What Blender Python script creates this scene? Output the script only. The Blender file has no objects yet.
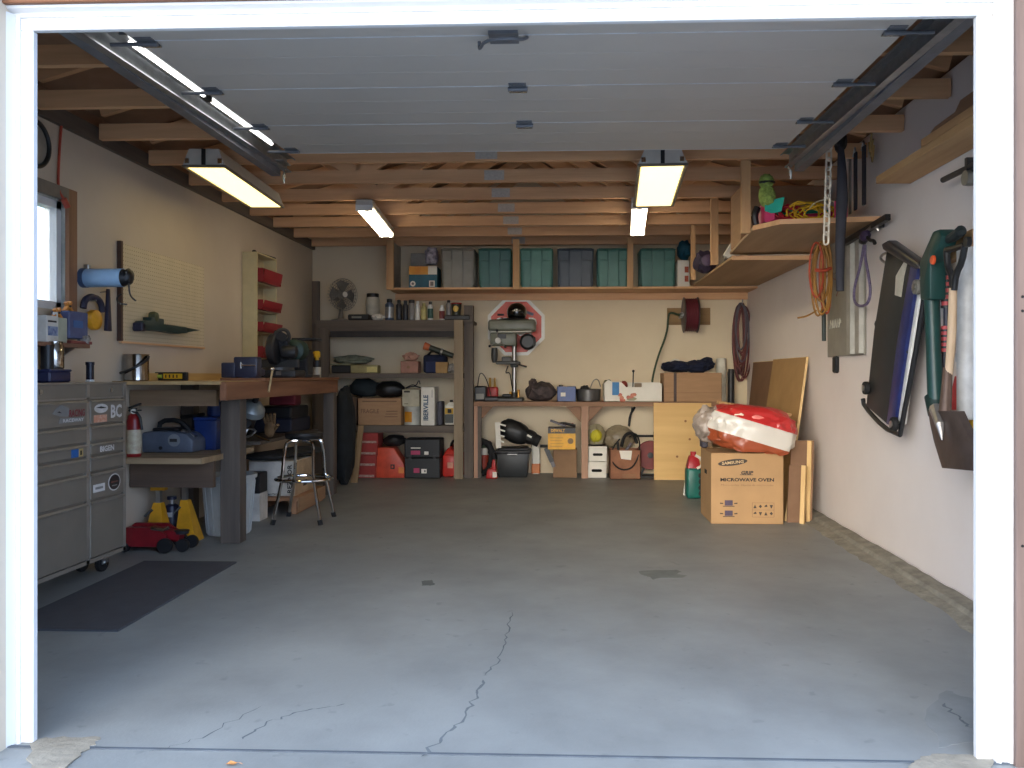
import bpy, bmesh, math, random
from mathutils import Vector, Matrix, Euler, noise
PI = math.pi
SC = bpy.context.scene
COL = SC.collection
random.seed(7)

# ------------------------------------------------------------------ camera
CAM = Vector((0.0, -2.425, 1.10)); YAW = 0.0375; FPX = 830.0; CX = 537.0; CY = 375.0
FS = 0.0095                                   # the slab rises gently towards the back wall


def FZ(y): return FS * max(0.0, y)


def ray(px, py):
    u, v = (px - CX) / FPX, (CY - py) / FPX
    return Vector((math.cos(YAW) * u - math.sin(YAW), math.sin(YAW) * u + math.cos(YAW), v))


def AY(px, py, y):
    d = ray(px, py); return CAM + d * ((y - CAM.y) / d.y)


def AX(px, py, x):
    d = ray(px, py); return CAM + d * ((x - CAM.x) / d.x)


def AZ(px, py, z):
    d = ray(px, py); return CAM + d * ((z - CAM.z) / d.z)


def RY(x0, y0, x1, y1, Y):
    """pixel box on the plane Y -> centre x, bottom z, width, height"""
    a, b = AY(x0, y1, Y), AY(x1, y0, Y)
    return (a.x + b.x) / 2, a.z, b.x - a.x, b.z - a.z


# ------------------------------------------------------------------ materials
def lin(c):
    r = []
    for v in c:
        v /= 255.0
        r.append(v / 12.92 if v <= .04045 else ((v + .055) / 1.055) ** 2.4)
    return (r[0], r[1], r[2], 1.0)


_M = {}


def mat(name, rgb, rough=.6, metal=0.0, var=.12, scale=9.0, bump=0.0, bscale=60.0, stretch=None, rgb2=None, coat=0.0, trans=0.0, alpha=1.0, spec=None):
    if name in _M: return _M[name]
    m = bpy.data.materials.new(name); m.use_nodes = True; _M[name] = m
    nt = m.node_tree; N = nt.nodes; L = nt.links
    b = N['Principled BSDF']
    b.inputs['Roughness'].default_value = rough; b.inputs['Metallic'].default_value = metal
    b.inputs['Coat Weight'].default_value = coat; b.inputs['Transmission Weight'].default_value = trans
    b.inputs['Alpha'].default_value = alpha
    if spec is not None: b.inputs['Specular IOR Level'].default_value = spec
    tc = N.new('ShaderNodeTexCoord'); mp = N.new('ShaderNodeMapping')
    L.new(tc.outputs['Object'], mp.inputs['Vector'])
    if stretch: mp.inputs['Scale'].default_value = stretch
    nz = N.new('ShaderNodeTexNoise'); nz.inputs['Scale'].default_value = scale; nz.inputs['Detail'].default_value = 5
    nz.inputs['Roughness'].default_value = .6
    L.new(mp.outputs['Vector'], nz.inputs['Vector'])
    c = lin(rgb)
    c2 = lin(rgb2) if rgb2 else tuple(max(0, v * (1 - 2 * var)) for v in c[:3]) + (1,)
    c1 = c if rgb2 else tuple(min(1, v * (1 + var)) for v in c[:3]) + (1,)
    rp = N.new('ShaderNodeValToRGB'); rp.color_ramp.elements[0].position = .32; rp.color_ramp.elements[1].position = .68
    rp.color_ramp.elements[0].color = c2; rp.color_ramp.elements[1].color = c1
    L.new(nz.outputs['Fac'], rp.inputs['Fac']); L.new(rp.outputs['Color'], b.inputs['Base Color'])
    if bump:
        n2 = N.new('ShaderNodeTexNoise'); n2.inputs['Scale'].default_value = bscale; n2.inputs['Detail'].default_value = 4
        L.new(mp.outputs['Vector'], n2.inputs['Vector'])
        bp = N.new('ShaderNodeBump'); bp.inputs['Strength'].default_value = bump; bp.inputs['Distance'].default_value = .01
        L.new(n2.outputs['Fac'], bp.inputs['Height']); L.new(bp.outputs['Normal'], b.inputs['Normal'])
    return m


def wood(name, rgb, rgb2, axis, scale=14, rough=.65, bump=.15):
    st = [1.0, 1.0, 1.0]; st['xyz'.index(axis)] = .07
    return mat(name, rgb, rough, scale=scale, rgb2=rgb2, stretch=st, bump=bump, bscale=scale * 3)


def emit(name, rgb, s):
    if name in _M: return _M[name]
    m = bpy.data.materials.new(name); m.use_nodes = True; _M[name] = m
    b = m.node_tree.nodes['Principled BSDF']
    b.inputs['Base Color'].default_value = lin((240, 240, 235)); b.inputs['Emission Color'].default_value = lin(rgb)
    b.inputs['Emission Strength'].default_value = s
    return m


# ------------------------------------------------------------------ mesh builder
class S:
    def __init__(s):
        s.v = []; s.f = []; s.fm = []; s.mats = []; s.X = Matrix.Identity(4)

    def mi(s, m):
        if m not in s.mats: s.mats.append(m)
        return s.mats.index(m)

    def add(s, vs, fs, m):
        o = len(s.v); k = s.mi(m)
        s.v += [s.X @ Vector(p) for p in vs]
        for f in fs: s.f.append([i + o for i in f]); s.fm.append(k)
        return s

    def bm(s, bm, m):
        bm.verts.index_update()
        s.add([v.co.copy() for v in bm.verts], [[v.index for v in f.verts] for f in bm.faces], m); bm.free(); return s

    def at(s, loc=(0, 0, 0), rot=(0, 0, 0)):
        s.X = Matrix.Translation(loc) @ Euler(rot).to_matrix().to_4x4(); return s

    def box(s, c, d, m, rot=None, bev=0.0, seg=1):
        bm = bmesh.new(); bmesh.ops.create_cube(bm, size=1)
        for v in bm.verts: v.co = Vector((v.co.x * d[0], v.co.y * d[1], v.co.z * d[2]))
        if bev: bmesh.ops.bevel(bm, geom=list(bm.edges), offset=min(bev, .45 * min(d)), segments=seg, affect='EDGES', profile=.5)
        T = Matrix.Translation(c)
        if rot: T = T @ Euler(rot).to_matrix().to_4x4()
        bm.transform(T); return s.bm(bm, m)

    def b2(s, a, b, m, bev=0.0):
        a, b = Vector(a), Vector(b); d = b - a
        return s.box((a + b) / 2, (abs(d.x), abs(d.y), abs(d.z)), m, None, bev)

    def frustum(s, c, d0, d1, h, m, bev=0.0):
        bm = bmesh.new(); bmesh.ops.create_cube(bm, size=1)
        for v in bm.verts:
            d = d1 if v.co.z > 0 else d0
            v.co = Vector((c[0] + v.co.x * d[0], c[1] + v.co.y * d[1], c[2] + (v.co.z + .5) * h))
        if bev: bmesh.ops.bevel(bm, geom=list(bm.edges), offset=bev, segments=2, affect='EDGES', profile=.5)
        return s.bm(bm, m)

    def beam(s, p0, p1, w, t, m, up=(0, 0, 1)):
        """bar from p0 to p1: w across, t along the up side"""
        p0, p1 = Vector(p0), Vector(p1); d = (p1 - p0); L = d.length; d.normalize()
        u = Vector(up); u = (u - d * u.dot(d))
        if u.length < 1e-4: u = Vector((1, 0, 0)) - d * d.x
        u.normalize(); r = d.cross(u)
        vs = []
        for e in (p0, p1):
            for a, b in ((-1, -1), (1, -1), (1, 1), (-1, 1)): vs.append(e + r * a * w / 2 + u * b * t / 2)
        return s.add(vs, [(3, 2, 1, 0), (4, 5, 6, 7), (0, 1, 5, 4), (1, 2, 6, 5), (2, 3, 7, 6), (3, 0, 4, 7)], m)

    def cyl(s, p0, p1, r, m, r2=None, seg=18):
        p0, p1 = Vector(p0), Vector(p1); r2 = r if r2 is None else r2
        d = (p1 - p0).normalized(); u = d.orthogonal().normalized(); w = d.cross(u)
        vs = []
        for e, q in ((p0, r), (p1, r2)):
            for i in range(seg):
                a = 2 * PI * i / seg; vs.append(e + (u * math.cos(a) + w * math.sin(a)) * q)
        fs = [(i, (i + 1) % seg, seg + (i + 1) % seg, seg + i) for i in range(seg)]
        fs += [tuple(range(seg - 1, -1, -1)), tuple(range(seg, 2 * seg))]
        return s.add(vs, fs, m)

    def tube(s, pts, r, m, seg=8, closed=False, sub=0):
        pts = [Vector(p) for p in pts]
        for _ in range(sub):                              # corner cutting
            q = [] if closed else [pts[0]]
            n = len(pts)
            for i in range(n if closed else n - 1):
                a, b = pts[i], pts[(i + 1) % n]
                q += [a * .75 + b * .25, a * .25 + b * .75]
            if not closed: q.append(pts[-1])
            pts = q
        n = len(pts); vs = []; u = None
        for i in range(n):
            if closed: d = pts[(i + 1) % n] - pts[i - 1]
            else: d = pts[min(n - 1, i + 1)] - pts[max(0, i - 1)]
            if d.length < 1e-9: d = Vector((0, 0, 1))
            d.normalize()
            if u is None: u = d.orthogonal()
            u = u - d * u.dot(d)
            if u.length < 1e-5: u = d.orthogonal()
            u.normalize(); w = d.cross(u)
            rr = r[i] if isinstance(r, (list, tuple)) and len(r) == n else (r if not isinstance(r, (list, tuple)) else r[0])
            for k in range(seg):
                a = 2 * PI * k / seg; vs.append(pts[i] + (u * math.cos(a) + w * math.sin(a)) * rr)
        fs = []
        for i in range(n if closed else n - 1):
            j = (i + 1) % n
            for k in range(seg): fs.append((i * seg + k, i * seg + (k + 1) % seg, j * seg + (k + 1) % seg, j * seg + k))
        if not closed: fs += [tuple(range(seg - 1, -1, -1)), tuple(range((n - 1) * seg, n * seg))]
        return s.add(vs, fs, m)

    def ring(s, c, R, r, m, axis='z', seg=28, tseg=8, R2=None):
        pts = []
        R2 = R if R2 is None else R2
        for i in range(seg):
            a = 2 * PI * i / seg; p, q = R * math.cos(a), R2 * math.sin(a)
            pts.append(Vector(c) + Vector({'z': (p, q, 0), 'y': (p, 0, q), 'x': (0, p, q)}[axis]))
        return s.tube(pts, r, m, tseg, True)

    def lathe(s, c, prof, m, seg=22, axis='z'):
        vs = []; n = len(prof)
        for r, z in prof:
            for k in range(seg):
                a = 2 * PI * k / seg; p = (max(r, 1e-4) * math.cos(a), max(r, 1e-4) * math.sin(a), z)
                if axis == 'y': p = (p[0], -p[2], p[1])
                if axis == 'x': p = (p[2], p[0], p[1])
                vs.append(Vector(c) + Vector(p))
        fs = []
        for i in range(n - 1):
            for k in range(seg): fs.append((i * seg + k, i * seg + (k + 1) % seg, (i + 1) * seg + (k + 1) % seg, (i + 1) * seg + k))
        fs += [tuple(range(seg - 1, -1, -1)), tuple(range((n - 1) * seg, n * seg))]
        return s.add(vs, fs, m)

    def blob(s, c, rad, m, amp=.15, freq=3.0, seed=0, sub=3, pw=1.0, flat=None):
        bm = bmesh.new(); bmesh.ops.create_icosphere(bm, subdivisions=sub, radius=1)
        o = Vector((seed * 7.3, seed * 3.1, seed * 1.7))
        for v in bm.verts:
            p = v.co.copy()
            if pw != 1.0: p = Vector([math.copysign(abs(q) ** pw, q) for q in p])
            k = 1 + amp * noise.noise(v.co * freq + o) + amp * .5 * noise.noise(v.co * freq * 2.3 + o)
            p = Vector((p.x * rad[0] * k, p.y * rad[1] * k, p.z * rad[2] * k))
            if flat is not None and p.z < -flat: p.z = -flat
            v.co = p + Vector(c)
        return s.bm(bm, m)

    def prism(s, pts, plane, a, b, m, bev=0.0):
        """polygon in a plane ('xy','xz','yz') extruded from a to b on the remaining axis"""
        def P(p, w):
            return {'xy': (p[0], p[1], w), 'xz': (p[0], w, p[1]), 'yz': (w, p[0], p[1])}[plane]
        bm = bmesh.new(); A = [bm.verts.new(P(p, a)) for p in pts]; B = [bm.verts.new(P(p, b)) for p in pts]
        n = len(pts); bm.faces.new(A); bm.faces.new(B[::-1])
        for i in range(n): bm.faces.new((A[i], B[i], B[(i + 1) % n], A[(i + 1) % n]))
        bmesh.ops.recalc_face_normals(bm, faces=list(bm.faces))
        if bev: bmesh.ops.bevel(bm, geom=list(bm.edges), offset=bev, segments=2, affect='EDGES', profile=.5)
        return s.bm(bm, m)

    def slab(s, pts, t, m):
        """planar polygon in space, thickened by the vector t"""
        pts = [Vector(p) for p in pts]; t = Vector(t); n = len(pts)
        bm = bmesh.new(); A = [bm.verts.new(p) for p in pts]; B = [bm.verts.new(p + t) for p in pts]
        bm.faces.new(A); bm.faces.new(B[::-1])
        for i in range(n): bm.faces.new((A[i], B[i], B[(i + 1) % n], A[(i + 1) % n]))
        bmesh.ops.recalc_face_normals(bm, faces=list(bm.faces))
        return s.bm(bm, m)

    def text(s, t, c, right, up, w, h, m, bold=0.0, shear=0.0, th=.0008):
        cu = bpy.data.curves.new('lettering', 'FONT'); cu.body = t; cu.align_x = 'CENTER'; cu.align_y = 'CENTER'
        cu.offset = bold; cu.shear = shear; cu.resolution_u = 2
        o = bpy.data.objects.new('lettering', cu); COL.objects.link(o)
        me = bpy.data.meshes.new_from_object(o.evaluated_get(bpy.context.evaluated_depsgraph_get()))
        xs = [v.co.x for v in me.vertices]; ys = [v.co.y for v in me.vertices]
        x0, x1, y0, y1 = min(xs), max(xs), min(ys), max(ys)
        r = Vector(right).normalized(); u = Vector(up).normalized(); nn = r.cross(u)
        vs = [Vector(c) + r * ((v.co.x - (x0 + x1) / 2) / (x1 - x0) * w) + u * ((v.co.y - (y0 + y1) / 2) / (y1 - y0) * h) + nn * th for v in me.vertices]
        fs = [tuple(p.vertices) for p in me.polygons]
        bpy.data.objects.remove(o); bpy.data.curves.remove(cu); bpy.data.meshes.remove(me)
        return s.add(vs, fs, m)

    def mesh(s, name, off=None, sharp=.55):
        me = bpy.data.meshes.new(name)
        vs = [p - off for p in s.v] if off is not None else s.v
        me.from_pydata([tuple(p) for p in vs], [], s.f)
        for m in s.mats: me.materials.append(m)
        me.polygons.foreach_set('material_index', s.fm)
        me.polygons.foreach_set('use_smooth', [True] * len(s.f))
        me.update(); me.set_sharp_from_angle(angle=sharp)
        return me


# ------------------------------------------------------------------ objects
def tag(o, label, cat, group=None):
    o['label'] = label; o['category'] = cat
    if group: o['group'] = group
    return o


def thing(name, label, cat, loc=(0, 0, 0), rz=0.0, group=None):
    o = bpy.data.objects.new(name, None); COL.objects.link(o); o.empty_display_size = .05
    o.location = loc; o.rotation_euler = (0, 0, rz)
    return tag(o, label, cat, group)


def part(name, s, parent, label=None, world=False, loc=None, rot=None):
    """one mesh under its thing (shapes in the thing's frame, or in room coordinates with world=True)"""
    off = parent.matrix_basis.translation if world else None
    if world and parent.parent is not None: off = parent.parent.matrix_basis.translation
    o = bpy.data.objects.new(name, s.mesh(name, off)); COL.objects.link(o); o.parent = parent
    if loc: o.location = loc
    if rot: o.rotation_euler = rot
    if label: o['label'] = label
    return o


def solo(name, s, label, cat, loc=None, rz=0.0, group=None):
    """a thing that is one mesh; without loc the shapes are in room coordinates"""
    if loc is None:
        n = len(s.v); c = sum(s.v, Vector()) / n; c.z = min(p.z for p in s.v)
        o = bpy.data.objects.new(name, s.mesh(name, c)); o.location = c
    else:
        o = bpy.data.objects.new(name, s.mesh(name)); o.location = loc; o.rotation_euler = (0, 0, rz)
    COL.objects.link(o)
    return tag(o, label, cat, group)


def struct(name, s, parent=None):
    o = bpy.data.objects.new(name, s.mesh(name)); COL.objects.link(o)
    if parent is not None: o.parent = parent
    else: o['kind'] = 'structure'
    return o


def copy_tree(o, parent=None):
    c = o.copy(); COL.objects.link(c)
    if parent is not None: c.parent = parent
    for ch in [x for x in bpy.data.objects if x.parent is o]: copy_tree(ch, c)
    return c
# ------------------------------------------------------------------ room
XL, XR, YB = -2.74, 1.88, 6.38
ZJ = 2.46                                            # underside of the truss bottom chords

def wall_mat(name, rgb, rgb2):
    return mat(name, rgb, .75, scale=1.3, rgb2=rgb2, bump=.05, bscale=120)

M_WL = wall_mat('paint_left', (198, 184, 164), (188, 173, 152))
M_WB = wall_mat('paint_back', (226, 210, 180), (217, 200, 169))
M_WR = wall_mat('paint_right', (228, 219, 212), (221, 211, 203))
M_STUDX = wood('stud_x', (228, 182, 136), (200, 152, 110), 'x')
M_STUDY = wood('stud_y', (228, 182, 136), (200, 152, 110), 'y')
M_STUDZ = wood('stud_z', (206, 166, 118), (182, 138, 94), 'z')
M_PLYH = wood('plywood_flat', (178, 148, 112), (160, 130, 96), 'y', 9)
M_PLYV = wood('plywood_upright', (226, 190, 126), (208, 168, 106), 'x', 7)
M_OSB = mat('roof_board', (160, 126, 100), .8, scale=9, rgb2=(146, 112, 86))
M_DARKW = wood('weathered_dark_wood_x', (104, 92, 80), (76, 66, 58), 'x')
M_DARKWZ = wood('weathered_dark_wood_z', (104, 92, 80), (76, 66, 58), 'z')
M_DARKWY = wood('weathered_dark_wood_y', (104, 92, 80), (76, 66, 58), 'y')
M_VINYL = mat('white_vinyl', (206, 206, 204), .4, var=.02)
M_GALV = mat('galvanised_steel', (168, 172, 176), .3, .85, var=.1, scale=20)
M_GALVB = mat('bright_zinc', (205, 205, 200), .25, 1.0, var=.05)
M_CHROME = mat('chrome', (225, 225, 225), .07, 1.0, var=.01)
M_BLACK = mat('black_plastic', (26, 27, 29), .45, var=.1)
M_RUBBER = mat('black_rubber', (22, 22, 23), .8, var=.1)
M_WHITEP = mat('white_plastic', (225, 225, 220), .4, var=.03)
M_DARKN = mat('dark_opening', (10, 10, 11), .9)
M_CARD = mat('cardboard', (166, 131, 98), .85, var=.06, scale=5, stretch=(1, 1, 6))
M_CARDD = mat('cardboard_dark', (140, 110, 82), .85, var=.07, scale=5)


def floor_mat():
    m = mat('painted_concrete', (136, 138, 135), .5, scale=2.2, rgb2=(116, 118, 116), bump=.08, bscale=90)
    nt = m.node_tree; N, L = nt.nodes, nt.links; b = N['Principled BSDF']
    tc = N['Texture Coordinate']
    src = b.inputs['Base Color'].links[0].from_socket
    n1 = N.new('ShaderNodeTexNoise'); n1.inputs['Scale'].default_value = 1.1; n1.inputs['Detail'].default_value = 7; n1.inputs['Roughness'].default_value = .65
    L.new(tc.outputs['Object'], n1.inputs['Vector'])
    r1 = N.new('ShaderNodeValToRGB'); r1.color_ramp.elements[0].position = .58; r1.color_ramp.elements[1].position = .72
    L.new(n1.outputs['Fac'], r1.inputs['Fac'])
    mx = N.new('ShaderNodeMix'); mx.data_type = 'RGBA'; mx.inputs['B'].default_value = lin((86, 90, 88))
    ml = N.new('ShaderNodeMath'); ml.operation = 'MULTIPLY'; ml.inputs[1].default_value = .45
    L.new(r1.outputs['Color'], ml.inputs[0]); L.new(ml.outputs[0], mx.inputs['Factor']); L.new(src, mx.inputs['A'])
    n2 = N.new('ShaderNodeTexNoise'); n2.inputs['Scale'].default_value = 14; n2.inputs['Detail'].default_value = 3
    L.new(tc.outputs['Object'], n2.inputs['Vector'])
    r2 = N.new('ShaderNodeValToRGB'); r2.color_ramp.elements[0].position = .66; r2.color_ramp.elements[1].position = .74
    L.new(n2.outputs['Fac'], r2.inputs['Fac'])
    m2 = N.new('ShaderNodeMix'); m2.data_type = 'RGBA'; m2.inputs['B'].default_value = lin((84, 88, 90))
    ml2 = N.new('ShaderNodeMath'); ml2.operation = 'MULTIPLY'; ml2.inputs[1].default_value = .35
    L.new(r2.outputs['Color'], ml2.inputs[0]); L.new(ml2.outputs[0], m2.inputs['Factor']); L.new(mx.outputs['Result'], m2.inputs['A'])
    L.new(m2.outputs['Result'], b.inputs['Base Color'])
    return m


M_FLOOR = floor_mat()
M_CONC = mat('bare_concrete', (150, 142, 126), .9, scale=7, rgb2=(120, 112, 98), bump=.4, bscale=50)
M_CRACK = mat('crack_dark', (96, 101, 104), .95)
M_APRON = mat('driveway_concrete', (158, 160, 160), .9, scale=3, rgb2=(140, 142, 142), bump=.2)

s = S(); z1 = FZ(YB)
s.add([(XL - .1, -.02, 0), (XR + .1, -.02, 0), (XR + .1, YB + .1, z1), (XL - .1, YB + .1, z1),
       (XL - .1, -.02, -.2), (XR + .1, -.02, -.2), (XR + .1, YB + .1, -.2), (XL - .1, YB + .1, -.2)],
      [(0, 1, 2, 3), (7, 6, 5, 4), (0, 4, 5, 1), (1, 5, 6, 2), (2, 6, 7, 3), (3, 7, 4, 0)], M_FLOOR)
struct('floor', s)
s = S().b2((XL - .1, -.45, -.2), (XR + .1, -.026, -.003), M_FLOOR)
struct('floor_apron', s)
s = S().b2((XL - .1, -.030, -.1), (XR + .1, -.019, .0006), mat('floor_joint', (78, 84, 90), .9))
struct('floor_joint', s)
s = S().b2((-14, -30, -.25), (14, -.45, -.06), M_APRON)
struct('driveway', s)
s = S().b2((-30, -30, -.3), (-14, 30, -.08), mat('lawn', (88, 104, 62), .95, scale=4, rgb2=(70, 88, 50)))
s.b2((-14, -.4, -.3), (XL - .12, 30, -.08), mat('lawn', (88, 104, 62)))
struct('ground', s)

rnd = random.Random(3)


def crack(name, pts, w):
    vs = []; fs = []; P = []
    for i in range(len(pts) - 1):
        a, b = Vector(pts[i]), Vector(pts[i + 1]); n = 7
        for k in range(n):
            p = a.lerp(b, k / n); P.append(p + Vector((rnd.uniform(-.014, .014), rnd.uniform(-.006, .006), 0)))
    P.append(Vector(pts[-1]))
    for i, p in enumerate(P):
        ww = w * rnd.uniform(.3, 1.0) * (1 if i not in (0, len(P) - 1) else .2)
        vs += [(p.x - ww, p.y, FZ(p.y) + .0012), (p.x + ww, p.y, FZ(p.y) + .0012)]
    for i in range(len(P) - 1): fs.append((2 * i, 2 * i + 1, 2 * i + 3, 2 * i + 2))
    struct(name, S().add(vs, fs, M_CRACK))


def FP(px, py):
    d = ray(px, py); t = (CAM.z - FS * CAM.y * 0) / -d.z
    for _ in range(6):
        p = CAM + d * t; t = (FZ(p.y) - CAM.z) / d.z
    return CAM + d * t


crack('floor_crack', [FP(p[0], p[1]) for p in ((424, 757), (440, 738), (462, 720), (476, 695), (483, 680))], .006)
crack('floor_crack', [FP(p[0], p[1]) for p in ((488, 676), (500, 655), (508, 635), (512, 612))], .004)
crack('floor_crack', [FP(p[0], p[1]) for p in ((243, 740), (270, 722), (300, 712), (345, 704))], .005)
crack('floor_crack', [FP(p[0], p[1]) for p in ((150, 752), (200, 738), (262, 706))], .003)
crack('floor_crack', [FP(p[0], p[1]) for p in ((944, 703), (958, 718), (972, 728))], .006)


def patch(name, px, m, h=.0015, amp=.011):
    P = [FP(*p) for p in px]; Q = []
    for i in range(len(P)):
        a, b = P[i], P[(i + 1) % len(P)]
        for k in range(5):
            p = a.lerp(b, k / 5); Q.append(Vector((p.x + rnd.uniform(-amp, amp), p.y + rnd.uniform(-amp, amp) * .6, 0)))
    A = [(p.x, p.y, FZ(p.y) + h) for p in Q]; B = [(p.x, p.y, FZ(p.y) - .002) for p in Q]; n = len(Q)
    struct(name, S().add(A + B, [tuple(range(n))] + [(i, n + i, n + (i + 1) % n, (i + 1) % n) for i in range(n)], m))


patch('floor_bare_patch', [(30, 739), (74, 737), (103, 738), (88, 748), (66, 768), (30, 772)], M_CONC)
patch('floor_bare_patch', [(912, 762), (930, 754), (990, 755), (990, 775), (905, 775)], M_CONC)
patch('floor_stain', [(420, 581), (432, 580), (435, 585), (422, 586)], mat('oil_stain', (84, 88, 86), .6), .0008)
patch('floor_stain', [(925, 715), (945, 690), (975, 700), (975, 742), (940, 748)], mat('worn_paint', (124, 127, 126), .7, var=.06, scale=12), .0008, .012)
patch('floor_stain', [(636, 571), (680, 570), (684, 578), (650, 579)], mat('brown_stain', (106, 110, 106), .6), .0008, .03)

# rough unpainted strip along the foot of the right wall
s = S(); n = 44; vs = []; fs = []; rnd2 = random.Random(5)
for i in range(n + 1):
    y = .05 + (4.0 - .05) * i / n; zf = FZ(y)
    o = .15 + .03 * noise.noise(Vector((y * 3, 0, 0))) + .012 * rnd2.uniform(-1, 1)
    vs += [(XR - o - .03, y, zf - .002), (XR - o, y, zf + .006), (XR - .10, y, zf + .012 + .006 * rnd2.random()), (XR - .085, y, zf + .034), (XR - .012, y, zf + .04 + .008 * rnd2.random()), (XR, y, zf + .03)]
for i in range(n):
    for k in range(5): a = i * 6 + k; fs.append((a, a + 1, a + 7, a + 6))
s.add(vs, fs, mat('rough_curb', (146, 140, 124), .95, scale=12, rgb2=(112, 106, 94), bump=.8, bscale=40))
struct('baseboard_right', s)

# walls
W0 = (.95, 2.0, 1.45, 2.045)                     # window: y0 y1 z0 z1
s = S(); zt = 2.44
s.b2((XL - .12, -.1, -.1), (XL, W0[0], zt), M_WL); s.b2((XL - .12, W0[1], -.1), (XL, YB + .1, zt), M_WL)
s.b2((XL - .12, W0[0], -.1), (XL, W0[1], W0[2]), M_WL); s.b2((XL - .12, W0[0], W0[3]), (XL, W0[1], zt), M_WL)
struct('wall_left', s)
s = S().b2((XL - .12, YB, -.1), (XR + .12, YB + .12, 3.5), M_WB)
struct('wall_back', s)
s = S().b2((XR, -.1, -.1), (XR + .12, YB + .1, 2.60), M_WR).b2((XR + .08, -.1, 2.58), (XR + .12, YB + .1, 2.70), M_OSB)
struct('wall_right', s)
s = S(); s.b2((XL - .12, -.1, -.1), (-1.66, .02, 3.5), M_WL); s.b2((1.30, -.1, -.1), (XR + .12, .02, 3.5), M_WL)
s.b2((-1.66, -.1, 2.24), (1.30, .02, 3.5), M_WL)
struct('wall_front', s)
s = S(); s.b2((XL - .10, .03, zt), (XL + .03, YB, zt + .045), M_DARKWY); s.b2((XL - .10, .03, zt + .045), (XL + .03, YB, zt + .09), M_DARKWY); s.b2((XL - .14, -.1, zt), (XL - .10, YB + .1, 2.70), M_OSB)
struct('trim_1', s)                                  # doubled plate on the left wall
# roof boards on a low gable
s = S(); xm = (XL + XR) / 2; zr = 3.36; ze = 2.60
for a, b in (((XL - .3, ze), (xm, zr)), ((xm, zr), (XR + .3, ze))):
    s.slab([(a[0], -.3, a[1]), (b[0], -.3, b[1]), (b[0], YB + .3, b[1]), (a[0], YB + .3, a[1])], (0, 0, .03), M_OSB)
struct('ceiling', s)

# window
win = bpy.data.objects.new('window_1', None); COL.objects.link(win); win['kind'] = 'structure'
y0, y1, za, zb = W0
s = S(); fr = .045; m = M_VINYL
s.b2((XL - .09, y0, za), (XL - .02, y0 + fr, zb), m); s.b2((XL - .09, y1 - fr, za), (XL - .02, y1, zb), m)
s.b2((XL - .09, y0, za), (XL - .02, y1, za + fr), m); s.b2((XL - .09, y0, zb - fr), (XL - .02, y1, zb), m)
s.b2((XL - .085, (y0 + y1) / 2 - .02, za), (XL - .03, (y0 + y1) / 2 + .02, zb), m)
struct('window_frame', s, win)
g = mat('window_glass', (240, 245, 245), .02, trans=1.0, var=0)
s = S().b2((XL - .062, y0 + fr, za + fr), (XL - .058, y1 - fr, zb - fr), g)
struct('pane', s, win)
s = S(); mw = wood('window_casing_wood', (150, 108, 78), (120, 84, 60), 'z')
s.b2((XL - .02, y1, za - .06), (XL + .022, y1 + .075, zb + .07), mw); s.b2((XL - .02, y0 - .075, za - .06), (XL + .022, y0, zb + .07), mw)
s.b2((XL - .02, y0, zb), (XL + .022, y1, zb + .07), mat('window_head', (120, 110, 98), .7))
struct('casing', s, win)
s = S(); s.b2((XL - .1, y1 - .004, za), (XL, y1, zb), mat('window_reveal', (170, 172, 165), .6)); s.b2((XL - .1, y0, zb - .004), (XL, y1, zb), mat('window_reveal', (170, 172, 165)))
struct('reveal', s, win)

# ------------------------------------------------------------------ door opening
M_TRIMW = wood('fascia_wood_x', (128, 84, 56), (96, 60, 38), 'x', 8)
M_JAMBL = wood('jamb_wood_left', (82, 73, 74), (62, 54, 55), 'z', 8)
M_JAMBR = wood('jamb_wood_right', (112, 94, 86), (70, 54, 46), 'z', 9)
M_JAMBR2 = wood('jamb_edge_right', (140, 110, 68), (110, 82, 48), 'z', 7)
OL, OR, OT = AY(38, 400, .02).x, AY(973, 400, .02).x, 2.130
# left side
s = S(); s.b2((OL - .042, -.004, 0), (OL, .02, OT), M_VINYL, .003)
s.prism([(OL - .036, .0), (OL - .036, -.010), (OL - .042, -.014), (OL - .050, -.010), (OL - .066, -.040), (OL - .072, -.075), (OL - .082, -.078), (OL - .082, .0)], 'xy', -.002, OT + .045, M_VINYL)
struct('trim_2', s)
s = S().b2((OL - .30, -.14, -.05), (OL - .082, .0, OT + .2), M_JAMBL, .004)
for z in (.32, .9, 1.4): s.cyl((OL - .10, -.1405, z), (OL - .10, -.142, z), .006, M_DARKN, seg=8)
struct('trim_3', s)
# right side
s = S(); s.b2((OR, -.004, -.05), (OR + .045, .02, OT), M_VINYL, .003)
s.prism([(OR + .045, .0), (OR + .045, -.024), (OR + .055, -.03), (OR + .062, -.02), (OR + .076, -.02), (OR + .083, -.03), (OR + .088, -.03), (OR + .088, .0)], 'xy', -.05, OT + .075, M_VINYL)
struct('trim_4', s)
s = S().b2((OR + .088, -.045, -.05), (OR + .13, .02, OT + .2), M_JAMBR, .003)
for z in (1.32, 1.28, .62): s.cyl((OR + .105, -.0455, z), (OR + .105, -.047, z), .004, M_DARKN, seg=8)
struct('trim_5', s)
s = S().b2((OR + .132, -.058, -.05), (OR + .15, .02, OT + .2), M_JAMBR2, .003)
s.b2((OR + .15, -.05, -.05), (OR + .32, .02, OT + .2), M_JAMBR, .003)
struct('trim_6', s)
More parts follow.
